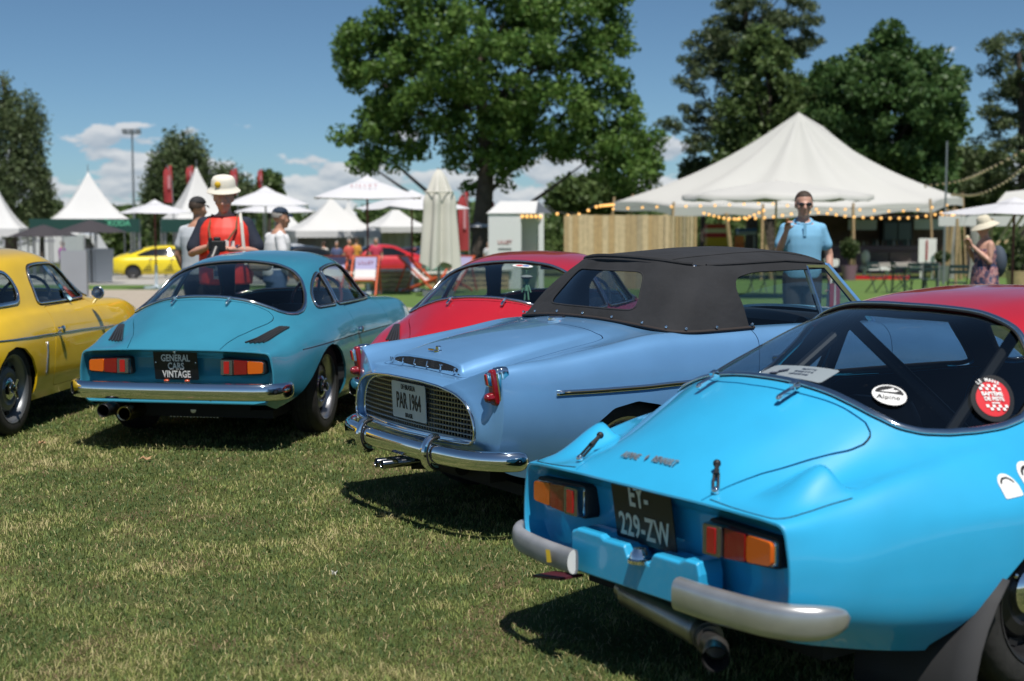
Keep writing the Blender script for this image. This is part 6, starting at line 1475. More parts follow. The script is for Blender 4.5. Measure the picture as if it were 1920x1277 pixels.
# ---- deck chairs and pallets
def deck_chair(px, Y, label, rz, text=False, stripes=M_ORANGE):
    p = gpt(px, Y); root = empty('deck_chair', p, rz, label=label, cat='deck chair', group='striped deck chairs')
    # local: chair faces +y; canvas slings from the top bar down to the front bar
    for s in (-1, 1):
        b = MB(); b.bar((s * .33, -.55, 1.02), (s * .33, .55, .06), .035, .05); b.build('long_rail', M_ORANGE, root, smooth=False); b = MB(); b.bar((s * .29, .62, .46), (s * .29, -.50, .05), .035, .05); b.build('seat_rail', M_ORANGE, root, smooth=False); b = MB(); b.bar((s * .36, -.30, .80), (s * .36, -.62, .04), .03, .04); b.build('prop', M_ORANGE, root, smooth=False)
    for a in (((-.35, -.55, 1.02), (.35, -.55, 1.02)), ((-.31, .62, .46), (.31, .62, .46))): b = MB(); b.bar(*a, .04, .04); b.build('cross_bar', M_ORANGE, root, smooth=False)
    def sl(v): return (-.55 + 1.17 * v, 1.02 - .56 * v - .42 * math.sin(math.pi * v ** .85) * (.55 + .45 * v))
    secs = [(0, .22, M_PURPLE), (.22, .40, M_TENT)]; v = .40
    while v < .99: secs += [(v, v + .018, stripes), (v + .018, min(1, v + .09), M_TENT)]; v += .09
    o = None
    for (a, c, m) in secs:
        b = MB(); b.grid(lambda u, t: (-.27 + .54 * u, *sl(a + (c - a) * t)), 3, 4); q = b.build('canvas' if o is None else 'canvas_stripe', m, root if o is None else o)
        if o is None: o = q
    if text: y0, z0 = sl(.10); text_mesh('LILLET', .13, mat('dark_red_print', (.22, .03, .06), rough=.7), 'lettering', o, (0, y0 + .03, z0), basis((-1, 0, 0), (0, -.45, 1)), extrude=.004, spacing=1.1)
deck_chair(683, 36, 'deck chair facing us with a lettered lilac head band', R(180), True); deck_chair(622, 37, 'deck chair half hidden by the teal coupe window pillar', R(174)); deck_chair(790, 40, 'deck chair side-on in front of the closed parasol', R(-110)); deck_chair(852, 40, 'deck chair angled to the left right of the closed parasol', R(150))
def pallet(px, Y, n, label, rz=0.0, w=1.2):
    p = gpt(px, Y); root = empty('pallet_table', p, rz, label=label, cat='table', group='pallet tables'); z = 0
    for k in range(n):
        for i in range(3): b = MB(); b.box((0, -.35 + .35 * i, z + .06), (w, .10, .10)); b.build('bearer', M_PINEW, root, smooth=False)
        for i in range(5): b = MB(); b.box((-w / 2 + .07 + (w - .14) * i / 4, 0, z + .125), (.12, .8, .022)); b.build('slat', M_PINEW, root, smooth=False)
        z += .145
    b = MB(); b.box((0, 0, z + .03), (w + .2, .9, .05)); b.build('table_top', M_CREAM, root, smooth=False)
pallet(735, 42, 4, 'stacked pallet table between the deck chairs', .1, 1.6); pallet(905, 44, 4, 'stacked pallet table below the white kiosk', -.1, 1.7); pallet(640, 46, 3, 'pallet table left of the lilac deck chair', .2, 1.4); pallet(845, 47, 3, 'pallet table behind the closed parasol', .0, 1.6)
def bistro_chair(px, Y, rz, label, m=None):
    p = gpt(px, Y); root = empty('folding_chair', p, rz, label=label, cat='chair', group='dark folding chairs'); m = m or mat('dark_green_metal', (.020, .040, .040), rough=.45)
    for i in range(4): b = MB(); b.box((0, -.18 + .11 * i, .45), (.40, .09, .018)); b.build('seat_slat', m, root, smooth=False)
    for i in range(2): b = MB(); b.box((0, .24, .70 + .12 * i), (.40, .02, .08)); b.build('back_slat', m, root, smooth=False)
    for s in (-1, 1):
        for a in (((s * .2, .26, .86), (s * .2, -.22, 0)), ((s * .18, -.2, .44), (s * .18, .28, 0))): b = MB(); b.bar(*a, .022, .022); b.build('leg', m, root, smooth=False)
for px, Y, rz, lb in ((1645, 40, .4, 'dark folding chair closest to the sofa end'), (1722, 37, 2.6, 'dark folding chair left of the menu board'), (1745, 36, -.3, 'dark folding chair under the menu board'), (1795, 32, 3.0, 'slatted folding chair left of the woman in the hat'), (1690, 39, 1.6, 'dark folding chair by the round table'), (1420, 40, .2, 'dark folding chair seen through the convertible side window')): bistro_chair(px, Y, rz, lb)
def bistro_table(px, Y, label):
    p = gpt(px, Y); root = empty('round_table', p, 0, label=label, cat='table'); m = mat('dark_green_metal', (.020, .040, .040), rough=.45); b = MB(); b.lathe([(.0005, .72), (.33, .72), (.33, .70), (.0005, .70)], n=24); b.build('table_top', m, root)
    for k in range(4): a = k * math.pi / 2 + .4; b = MB(); b.bar((.26 * math.cos(a), .26 * math.sin(a), .0), (-.0 + .2 * math.cos(a), .2 * math.sin(a), .70), .022, .022); b.build('leg', m, root, smooth=False)
bistro_table(1685, 40, 'small dark round table in front of the sofa'); bistro_table(1745, 38, 'dark round table beside the slatted folding chair')
def totem():
    Y = 34; p = gpt(140, Y); g = p.z; root = empty('info_stand', p, R(8), label='grey upright info stand with a clear panel between the yellow and teal coupes', cat='stand'); s = Y / F_PX; h = zt(470, Y) - g; b = MB(); b.box((0, 0, h / 2), (47 * s, .28, h)); b.build('plinth', mat('grey_laminate', (.30, .32, .35), rough=.5, noise=(2, .05)), root, smooth=False)
    b = MB(); z1 = zt(441, Y) - g; b.box((.0, 0, (h + z1) / 2), (40 * s, .02, z1 - h)); b.build('clear_panel', glass_mat('clear_acrylic', (.85, .88, .9)), root, smooth=False)
    for x in (-1, 1): b = MB(); b.box((x * 20 * s, 0, (h + z1) / 2), (.03, .04, z1 - h)); b.build('panel_post', M_STEEL, root, smooth=False)
totem()
# ------------------------------------------------------------------ vehicles parked far behind
SEDAN = [
 (0.00, [(0,.92),(.15,.92),(.30,.918),(.44,.91),(.56,.90),(.64,.88),(.70,.84),(.735,.74),(.75,.60),(.73,.42),(.66,.30)]),
 (0.25, [(0,1.03),(.16,1.03),(.32,1.02),(.46,1.005),(.58,.985),(.70,.95),(.80,.89),(.845,.77),(.86,.60),(.84,.38),(.74,.24)]),
 (0.60, [(0,1.12),(.17,1.115),(.34,1.10),(.48,1.06),(.60,1.01),(.72,.965),(.83,.90),(.89,.77),(.905,.58),(.88,.34),(.78,.20)]),
 (1.10, [(0,1.29),(.18,1.285),(.36,1.26),(.50,1.20),(.62,1.08),(.74,.975),(.84,.90),(.895,.77),(.91,.58),(.89,.34),(.79,.19)]),
 (1.70, [(0,1.42),(.18,1.415),(.36,1.39),(.52,1.32),(.65,1.12),(.76,.97),(.84,.89),(.885,.76),(.90,.58),(.88,.34),(.79,.19)]),
 (2.30, [(0,1.45),(.18,1.445),(.36,1.42),(.52,1.35),(.66,1.13),(.77,.965),(.84,.885),(.885,.75),(.90,.58),(.88,.34),(.79,.19)]),
 (2.80, [(0,1.39),(.18,1.385),(.36,1.36),(.52,1.28),(.65,1.10),(.76,.955),(.84,.88),(.885,.75),(.90,.58),(.88,.34),(.79,.19)]),
 (3.30, [(0,1.16),(.18,1.155),(.36,1.13),(.52,1.07),(.64,1.00),(.75,.935),(.83,.87),(.885,.74),(.905,.57),(.88,.34),(.79,.19)]),
 (3.70, [(0,1.00),(.18,.995),(.36,.98),(.52,.955),(.64,.925),(.75,.885),(.83,.83),(.885,.71),(.905,.56),(.88,.34),(.79,.19)]),
 (4.30, [(0,.88),(.18,.878),(.36,.87),(.50,.855),(.62,.835),(.72,.80),(.79,.745),(.84,.65),(.855,.52),(.83,.34),(.74,.21)]),
 (4.65, [(0,.72),(.14,.72),(.28,.715),(.40,.705),(.50,.69),(.58,.66),(.64,.62),(.68,.55),(.69,.46),(.67,.36),(.60,.26)]),
 (4.75, [(0,.56),(.10,.56),(.2,.558),(.28,.555),(.35,.55),(.40,.54),(.44,.52),(.46,.49),(.47,.45),(.45,.40),(.40,.34)]),
]
def road_car(px, Y, deg, col, label, name='parked_car', sx=1.0, sz=1.0, graphic=False, z_off=0.0):
    p = gpt(px, Y); root = empty(name, p, R(90 - deg), label=label, cat='car'); pm = paint('car_paint_' + '_'.join('%02d' % int(c * 99) for c in col), col, 0, .35)
    V = loft(SEDAN, 60, 3, bow=.02, smooth=2) * np.array([sx, 1, sz]); S = grid_surf(V); P2 = S.V[:, :2] / [sx, 1]; Z = S.V[:, 2] / sz; XZ = np.column_stack([P2[:, 0], Z])
    def sf(poly, ymin): f = sdf_poly(poly, XZ); return np.where(np.abs(S.V[:, 1]) > ymin, f, .1)
    f1 = sf(rounded([(.98, 1.04), (1.25, 1.16), (1.65, 1.30), (2.30, 1.335), (2.70, 1.29), (3.15, 1.02), (3.1, .985), (1.05, .985)], .06), .45)
    f2 = np.where(Z > .9, sdf_poly(rounded([(.66, -.52), (1.28, -.47), (1.28, .47), (.66, .52)], .08), P2), .1); f3 = np.where(Z > .8, sdf_poly(rounded([(2.72, -.46), (3.55, -.62), (3.62, 0), (3.55, .62), (2.72, .46)], .08), P2), .1)
    fa = sf([(.85 + .36 * math.cos(a), .30 + .36 * math.sin(a)) for a in np.linspace(-.5, math.pi + .5, 16)], .4); fb = sf([(3.75 + .36 * math.cos(a), .30 + .36 * math.sin(a)) for a in np.linspace(-.5, math.pi + .5, 16)], .4)
    keep = np.maximum.reduce([-f for f in (f1, f2, f3, fa, fb)]); S.clip(keep).shell('body', pm, M_LINER, .02, root); gl = mat('dark_glass', (.010, .012, .014), rough=.06, coat=.5)
    for f, nm in ((f1, 'side_windows'), (f2, 'rear_window'), (f3, 'windscreen')): g = S.clip(f); g.offset(-.01).build(nm, gl, root) if g.F else None
    row = V[0]; mobj('tail_panel', row, [tuple(range(len(row)))], pm, root, smooth=False); row = V[-1]; mobj('nose_panel', row, [tuple(reversed(range(len(row))))], pm, root, smooth=False)
    for s in (-1, 1):
        b = MB(); b.box((.04 * sx, s * .56, .78 * sz), (.10, .30, .10)); b.build('tail_light', M_RED, root, smooth=False)
        for x in (.85, 3.75): b = MB(); b.lathe([(.20, -s * .1), (.20, s * .06), (.31, s * .075), (.325, s * .04), (.325, -s * .1)], (x * sx, s * .78, .325), 24, 'Y'); b.lathe([(.21, s * .055), (.18, s * .03), (.06, s * .045), (.0005, s * .05)], (x * sx, s * .78, .325), 20, 'Y', 1); b.build('wheel', [M_TYRE, mat('dark_alloy', (.10, .10, .105), rough=.35, metal=.8)], root)
    b = MB(); b.box((2.3 * sx, 0, .27), (3.9 * sx, 1.5, .14)); b.build('underbody', M_LINER, root, smooth=False)
    if graphic:
        for x0 in (1.45, 2.35, 3.1):
            for i in range(6):
                w = .42 - .055 * i; zz = .36 + .095 * i; pl = [(x0 - w / 2 + .06 * i, zz), (x0 + w / 2, zz), (x0 + w / 2 - .01, zz + .05), (x0 - w / 2 + .06 * i + .02, zz + .05)]
                f = np.where(S.V[:, 1] < -.4, sdf_poly(pl, XZ), .2); g = refine(S, pl, 'xz', .12, 2); f = np.where(g.V[:, 1] < -.4, sdf_poly(pl, g.V[:, [0, 2]]), .2); d = g.clip(f)
                if d.F: d.offset(.006).build('side_graphic', M_BLACK, root)
    return root
road_car(214, 62, 78, (.80, .62, .01), 'modern yellow saloon with black striped graphics on its doors', 'modern_saloon', graphic=True)
road_car(790, 62, 250, (.55, .02, .03), 'red car parked behind the pallet table', sx=.86, sz=1.05); road_car(585, 66, 200, (.70, .70, .70), 'white car behind the man in the white shirt', sx=.9, sz=1.1); road_car(650, 60, 240, (.02, .02, .022), 'black car among the colourful stands', sx=.9); road_car(880, 70, 255, (.30, .55, .45), 'mint green car beyond the closed parasol', sx=.8); road_car(720, 72, 120, (.60, .18, .15), 'pale red car behind the first parasol pole', sx=.85)
def van():
    Y = 84; p = gpt(110, Y); g = p.z; root = empty('delivery_van', p, 0, label='white delivery van with a short cab behind the dark parasols', cat='van'); s = Y / F_PX; M = mat('white_van_paint', (.70, .71, .72), rough=.4, coat=.4)
    x0, x1, xc = gx(-60, Y) - p.x, gx(160, Y) - p.x, gx(203, Y) - p.x; h = zt(436, Y) - g
    b = MB(); b.box(((x0 + x1) / 2, 0, .5 + (h - .5) / 2), (x1 - x0, 2.0, h - .5)); o = b.build('load_body', M, root, smooth=False); md = o.modifiers.new('b', 'BEVEL'); md.width = .12; md.segments = 3
    b = MB(); pr = [(x1 - .05, .45), (xc, .45), (xc + .05, 1.05), (xc - .25, 1.35), (xc - .75, h - .12), (x1 - .05, h - .02)]; k = len(pr); V = [(x, -.97, z) for x, z in pr] + [(x, .97, z) for x, z in pr]; b.add(V, [tuple(range(k)), tuple(reversed(range(k, 2 * k)))] + [(j, k + j, k + (j + 1) % k, (j + 1) % k) for j in range(k)]); o = b.build('cab', M, root, smooth=False); bm = bmesh.new(); bm.from_mesh(o.data); bmesh.ops.recalc_face_normals(bm, faces=bm.faces); bm.to_mesh(o.data); bm.free()
    b = MB(); b.add([(x1 + .25, -.985, 1.35), (xc - .35, -.985, 1.35), (xc - .80, -.985, h - .3), (x1 + .25, -.985, h - .3)], [(0, 1, 2, 3)]); b.build('side_window', mat('dark_glass', (.010, .012, .014), rough=.06, coat=.5), root, smooth=False)
    for x in (x0 + 1.2, xc - .8): b = MB(); b.lathe([(.0005, -.02), (.2, -.03), (.22, 0), (.34, 0), (.36, .05), (.36, .2)], (x, -.98, .36), 20, 'Y'); b.build('wheel', M_TYRE, root)
    b = MB(); b.box((gx(90, Y) - p.x, -1.01, h * .80), (1.6, .01, .10)); b.build('print', mat('grey_print', (.35, .36, .42), rough=.6), root, smooth=False); b = MB(); b.box((gx(30, Y) - p.x, -1.01, h * .78), (2.0, .01, .45)); b.build('print', mat('pale_grey_print', (.55, .56, .62), rough=.6), root, smooth=False)
van()
def bin_(px, Y, label, m, h=1.0, w=.6):
    b = MB(); b.lathe([(.0005, 0), (w * .42, 0), (w * .5, h), (w * .52, h + .03), (w * .46, h + .03), (w * .44, h - .05), (.0005, h - .05)], n=4, m=0); o = b.build('waste_bin', m, None, loc=gpt(px, Y)); tag(o, label, 'bin')
bin_(188, 55, 'tapered grey bin between the van and the yellow saloon', mat('grey_bin', (.22, .25, .29), rough=.5), 1.25, 1.1)
# coloured stands and stalls in the middle distance
def stall(px, Y, wpx, y_top, y_bot, cols, label):
    p = gpt(px, Y); g = p.z; s = Y / F_PX; root = empty('market_stall', p, 0, label=label, cat='stall'); w = wpx * s; n = len(cols); zT, zB = zt(y_top, Y) - g, zt(y_bot, Y) - g
    for i, c in enumerate(cols):
        z1 = zT + (zB - zT) * i / n; z0 = zT + (zB - zT) * (i + 1) / n; b = MB(); b.box((0, 0, (z0 + z1) / 2), (w * (1 - .06 * (i % 2)), .8, abs(z1 - z0) * .96)); b.build('panel', mat('stall_%s' % '_'.join('%02d' % int(q * 99) for q in c), c, rough=.6), root, smooth=False)
    for sx_ in (-1, 1): b = MB(); b.box((sx_ * w * .45, 0, zB / 2), (.06, .06, max(.1, zB))); b.build('leg', M_STEEL, root, smooth=False)
stall(1342, 66, 40, 420, 470, ((.45, .05, .05), (.75, .68, .5), (.5, .03, .04), (.65, .42, .03), (.62, .40, .03), (.05, .04, .04)), 'red and yellow striped stall right of the timber screen'); stall(1398, 68, 34, 428, 440, ((.06, .16, .48), (.5, .58, .7)), 'blue and white sign board seen under the marquee'); stall(1385, 64, 14, 442, 470, ((.60, .16, .04), (.55, .12, .03)), 'bright orange stand under the blue sign board')
stall(640, 84, 40, 445, 452, ((.75, .30, .04),), 'orange awning among the far stands'); stall(555, 80, 46, 430, 440, ((.24, .10, .07),), 'brick red board behind the white shirt man'); stall(430, 82, 60, 430, 470, ((.22, .09, .06), (.30, .10, .08), (.26, .24, .30)), 'brown red stand behind the photographer')
# ------------------------------------------------------------------ people
M_SKIN = mat('skin', (.46, .24, .16), rough=.5, noise=(14, .10)); M_SKIN2 = mat('pale_skin', (.55, .31, .23), rough=.5, noise=(14, .08)); M_HAIR = mat('short_brown_hair', (.045, .028, .018), rough=.7, noise=(60, .3)); M_HAIRG = mat('grey_hair', (.30, .28, .26), rough=.7, noise=(60, .2)); M_SHOE = mat('dark_shoe', (.03, .028, .027), rough=.6)
def fuse(mb, name, m, parent, voxel=.011, smooth=6, extra=None):
    """one continuous surface grown from overlapping forms"""
    o = mb.build(name, m, parent, angle=None); r = o.modifiers.new('fuse', 'REMESH'); r.mode = 'VOXEL'; r.voxel_size = voxel; r.use_smooth_shade = True
    s = o.modifiers.new('relax', 'SMOOTH'); s.factor = .5; s.iterations = smooth
    return o
def ellring(mb, rings, n=20):
    """torso: rings of (centre, rx, ry) stacked upwards, closed at both ends"""
    V = []; F = []
    for (c, rx, ry) in rings:
        for j in range(n): a = 2 * math.pi * j / n; V.append((c[0] + rx * math.copysign(abs(math.cos(a)) ** .85, math.cos(a)), c[1] + ry * math.sin(a), c[2]))
    k = len(rings)
    for i in range(k - 1):
        for j in range(n): F.append((i * n + j, i * n + (j + 1) % n, (i + 1) * n + (j + 1) % n, (i + 1) * n + j))
    F.append(tuple(reversed(range(n)))); F.append(tuple((k - 1) * n + j for j in range(n))); mb.add(V, F)
def limb(mb, pts, rs, n=12):
    P = [Vector(p) for p in pts]; mb.tube(P, list(rs), n)
    for p, r in zip(P, rs): mb.sphere(p, r * .99, 10, 8)
def hand(mb, w, d, palm_n, s, curl=.9, size=1.0):
    """palm and five bent fingers; w wrist, d pointing direction, palm_n normal of the palm side"""
    w = Vector(w); d = Vector(d).normalized(); nrm = Vector(palm_n); nrm = (nrm - d * nrm.dot(d)).normalized(); sd_ = d.cross(nrm) * s; q = size
    for t, r in ((.02, .026), (.05, .033), (.08, .034)):
        for e in (-1, 0, 1): mb.sphere(w + d * t * q + sd_ * e * .018 * q, r * .62 * q, 8, 6)
    for i, (off, ln) in enumerate(((-.030, .068), (-.010, .078), (.010, .074), (.029, .058))):
        p0 = w + d * .092 * q + sd_ * off * q; a = curl; p1 = p0 + (d * math.cos(a * .5) + nrm * math.sin(a * .5)) * ln * .5 * q; p2 = p1 + (d * math.cos(a * 1.4) + nrm * math.sin(a * 1.4)) * ln * .5 * q; mb.tube([p0, p1, p2], [.0098 * q, .009 * q, .0078 * q], 8)
        mb.sphere(p2, .0078 * q, 6, 5)
    t0 = w + d * .03 * q - sd_ * .03 * q; t1 = t0 + (d * .6 - sd_ * .6 + nrm * .4).normalized() * .04 * q; t2 = t1 + (d * .9 + nrm * .5).normalized() * .032 * q; mb.tube([t0, t1, t2], [.013 * q, .011 * q, .0085 * q], 8); mb.sphere(t2, .0085 * q, 6, 5)
def person(px, Y, H, facing, label, pose, shirt, trousers, skin=None, hair=None, sleeve=.95, build=1.0, bald=False, head_tilt=(0, 0), voxel=.011, long_dress=None, bare_shoulder=False, hat=None, z_off=0.0, vest=None):
    """local frame: x to the person's left, y forward, z up; facing = angle of forward axis from +Y towards +X in degrees"""
    skin = skin or M_SKIN; p = gpt(px, Y); root = empty('person', (p.x, p.y, p.z + z_off), -R(facing) , label=label, cat='person'); k = H / 1.78; B = build
    S = lambda x, y, z: (x * k * -1, y * k, z * k)      # x given to the person's left; mirrored because forward is +y
    hip, chest, neck = .93, 1.30, 1.47; lean = pose.get('lean', 0.0)
    body = MB(); cl = MB(); tr = MB()
    def tors(mb, g, z0, z1, top=True):
        rings = [(.88, .160, .118), (.95, .165, .122), (1.02, .158, .118), (1.12, .158, .120), (1.22, .168, .124), (1.31, .172, .120), (1.37, .160, .102), (1.42, .118, .082), (1.47, .064, .062)]
        ellring(mb, [(S(0, lean * (z - .9) * (z > .9), z), (rx * B + g) * k, (ry * B ** 1.3 + g) * k) for z, rx, ry in rings if z0 <= z <= z1])
    tors(body, 0, .8, 1.5); ly = lambda z: lean * (z - .9)
    body.tube([S(0, ly(1.44), 1.44), S(0, ly(1.53) + .012, 1.55)], [.060 * k, .054 * k], 12)
    # head: cranium, face, jaw, nose, brow, ears
    hx, hy, hz = pose.get('head', (0, .02, 1.63)); hz -= .012; hy += ly(1.6); HM = Matrix.Rotation(R(head_tilt[1]), 3, 'Z') @ Matrix.Rotation(R(head_tilt[0]), 3, 'X'); hc = Vector(S(hx, hy, hz))
    def hs(c, r, sc, mb=body, n=14): 
        o = MB(); o.sphere((0, 0, 0), r * k * 1.08, n, 10, 0, sc); mb.add([hc + HM @ (Vector(v) + Vector((-c[0] * k, c[1] * k, c[2] * k)) * 1.08) for v in o.V], o.F)
    hs((0, -.012, .035), .092, (.84, 1.05, .95)); hs((0, .020, -.02), .076, (.86, 1.0, 1.15)); hs((0, .040, -.082), .046, (1.02, .95, .75)); hs((0, .088, .012), .022, (1.9, .6, .5)); hs((0, .104, -.030), .018, (.75, 1.0, 1.25)); hs((0, .098, -.008), .012, (.7, .9, 2.0)); hs((0, .086, -.066), .018, (1.5, .6, .55)); hs((0, .072, -.098), .022, (1.1, .8, .7))
    for s in (-1, 1): hs((s * .078, -.005, -.005), .026, (.35, .8, 1.25)); hs((s * .042, .070, -.030), .024, (1, .8, .8))
    J = pose['arms']
    for s, (sh, el, wr, hd_, pn) in ((1, J[0]), (-1, J[1])):
        sh = (sh[0] * .93, sh[1], 1.375); sh, el, wr = S(*sh), S(*el), S(*wr); limb(body, [sh, Vector(sh).lerp(Vector(el), .5), el, Vector(el).lerp(Vector(wr), .4), wr], [.050 * k * B, .045 * k * B, .040 * k, .040 * k, .027 * k])
        hand(body, wr, Vector(S(*hd_)), Vector(S(*pn)), s, pose.get('curl', .9), k)
        if not bare_shoulder:
            e = Vector(sh).lerp(Vector(el), sleeve); limb(cl, [Vector(S(s * .06, ly(1.41), 1.425)), sh, Vector(sh).lerp(e, .5), e], [.045 * k, .060 * k * B, .058 * k * B, .062 * k * B])
    F_ = pose.get('feet', ((.11, .02), (-.11, -.04)))
    for s, (fx, fy) in ((1, F_[0]), (-1, F_[1])):
        hipj = S(s * .09, 0, .90); an = S(fx, fy, .09); kn = Vector(hipj).lerp(Vector(an), .5) + Vector((0, .03 * k, 0)); limb(body, [hipj, kn, an], [.085 * k * B, .055 * k, .036 * k]); limb(tr, [hipj, Vector(hipj).lerp(kn, .5), kn, an], [.105 * k * B, .095 * k * B, .078 * k, .064 * k])
        sh_ = MB(); sh_.sphere(Vector(an) + Vector((0, .07 * k, -.045 * k)), .05 * k, 10, 8, 0, (.95, 2.5, .85)); sh_.build('shoe', M_SHOE, root)
    fuse(body, 'body', skin, root, voxel)
    if long_dress: 
        d = MB(); tors(d, .014 * k, .9, 1.36); ellring(d, [(S(0, ly(z) * (z > .9), z), r * k * B, r * .85 * k * B) for z, r in ((.35, .30), (.6, .255), (.8, .215), (.95, .20), (1.05, .185))]); fuse(d, 'dress', long_dress, root, voxel * 1.2, 4)
    else:
        tors(cl, .016, .86, 1.44); fuse(cl, 'shirt', shirt, root, voxel, 5)
        ellring(tr, [(S(0, 0, z), (.172 * B + .008) * k, (.125 * B + .008) * k) for z in (.80, .90, .97)]); fuse(tr, 'trousers', trousers, root, voxel, 4)
    if not bald:
        h = MB(); o = MB(); o.sphere((0, 0, 0), .106 * k, 18, 12, 0, (.86, 1.06, .95)); keep = []
        V = [hc + HM @ (Vector(v) + Vector((0, -.016 * k, .038 * k))) for v in o.V]; F = [f for f in o.F if all(o.V[i][2] > -.01 * k + .55 * max(0, o.V[i][1]) - .75 * max(0, -o.V[i][1]) * .6 for i in f)]; h.add(V, F); h.build('hair', hair or M_HAIR, root, angle=None)
    return root, hc, HM, k
def on_head(root, hc, HM, k, shape, name, m, dy=0, dz=0, tilt=0):
    A = HM @ Matrix.Rotation(R(tilt), 3, 'X'); V = [hc + A @ (Vector(v) * k + Vector((0, dy * k, dz * k))) for v in shape.V]; o = mobj(name, V, shape.F, m, root, shape.M); smooth_by_angle(o, 50); md = o.modifiers.new('s', 'SOLIDIFY'); md.thickness = .004; return o
def shades(root, hc, HM, k):
    b = MB()
    for s in (-1, 1): b.sphere((s * .036, .106, .004), .028, 12, 8, 0, (1.05, .35, .72)); b.bar((s * .060, .09, .008), (s * .082, 0, .006), .005, .010)
    b.bar((-.012, .108, .008), (.012, .108, .008), .006, .006); V = [hc + HM @ (Vector(v) * k) for v in b.V]; mobj('sunglasses', V, b.F, mat('dark_lens', (.01, .01, .012), rough=.08, coat=1), root)
def bucket_hat(): b = MB(); b.lathe([(.0005, .118), (.05, .118), (.082, .108), (.098, .085), (.106, .030), (.107, .020), (.125, .002), (.146, -.018), (.144, -.022)], n=32); return b
def cap(): b = MB(); b.sphere((0, -.01, .045), .103, 20, 10, 0, (.88, 1.05, .80)); b.F = [f for f in b.F if all(b.V[i][2] > .028 for i in f)]; b.M = [0] * len(b.F); b.grid(lambda u, v: ((u - .5) * .16 * (1 - .25 * v), .085 + .075 * v - .10 * (u - .5) ** 2 * 4 * .25, .038 - .014 * v - .03 * (2 * u - 1) ** 2), 9, 4); return b
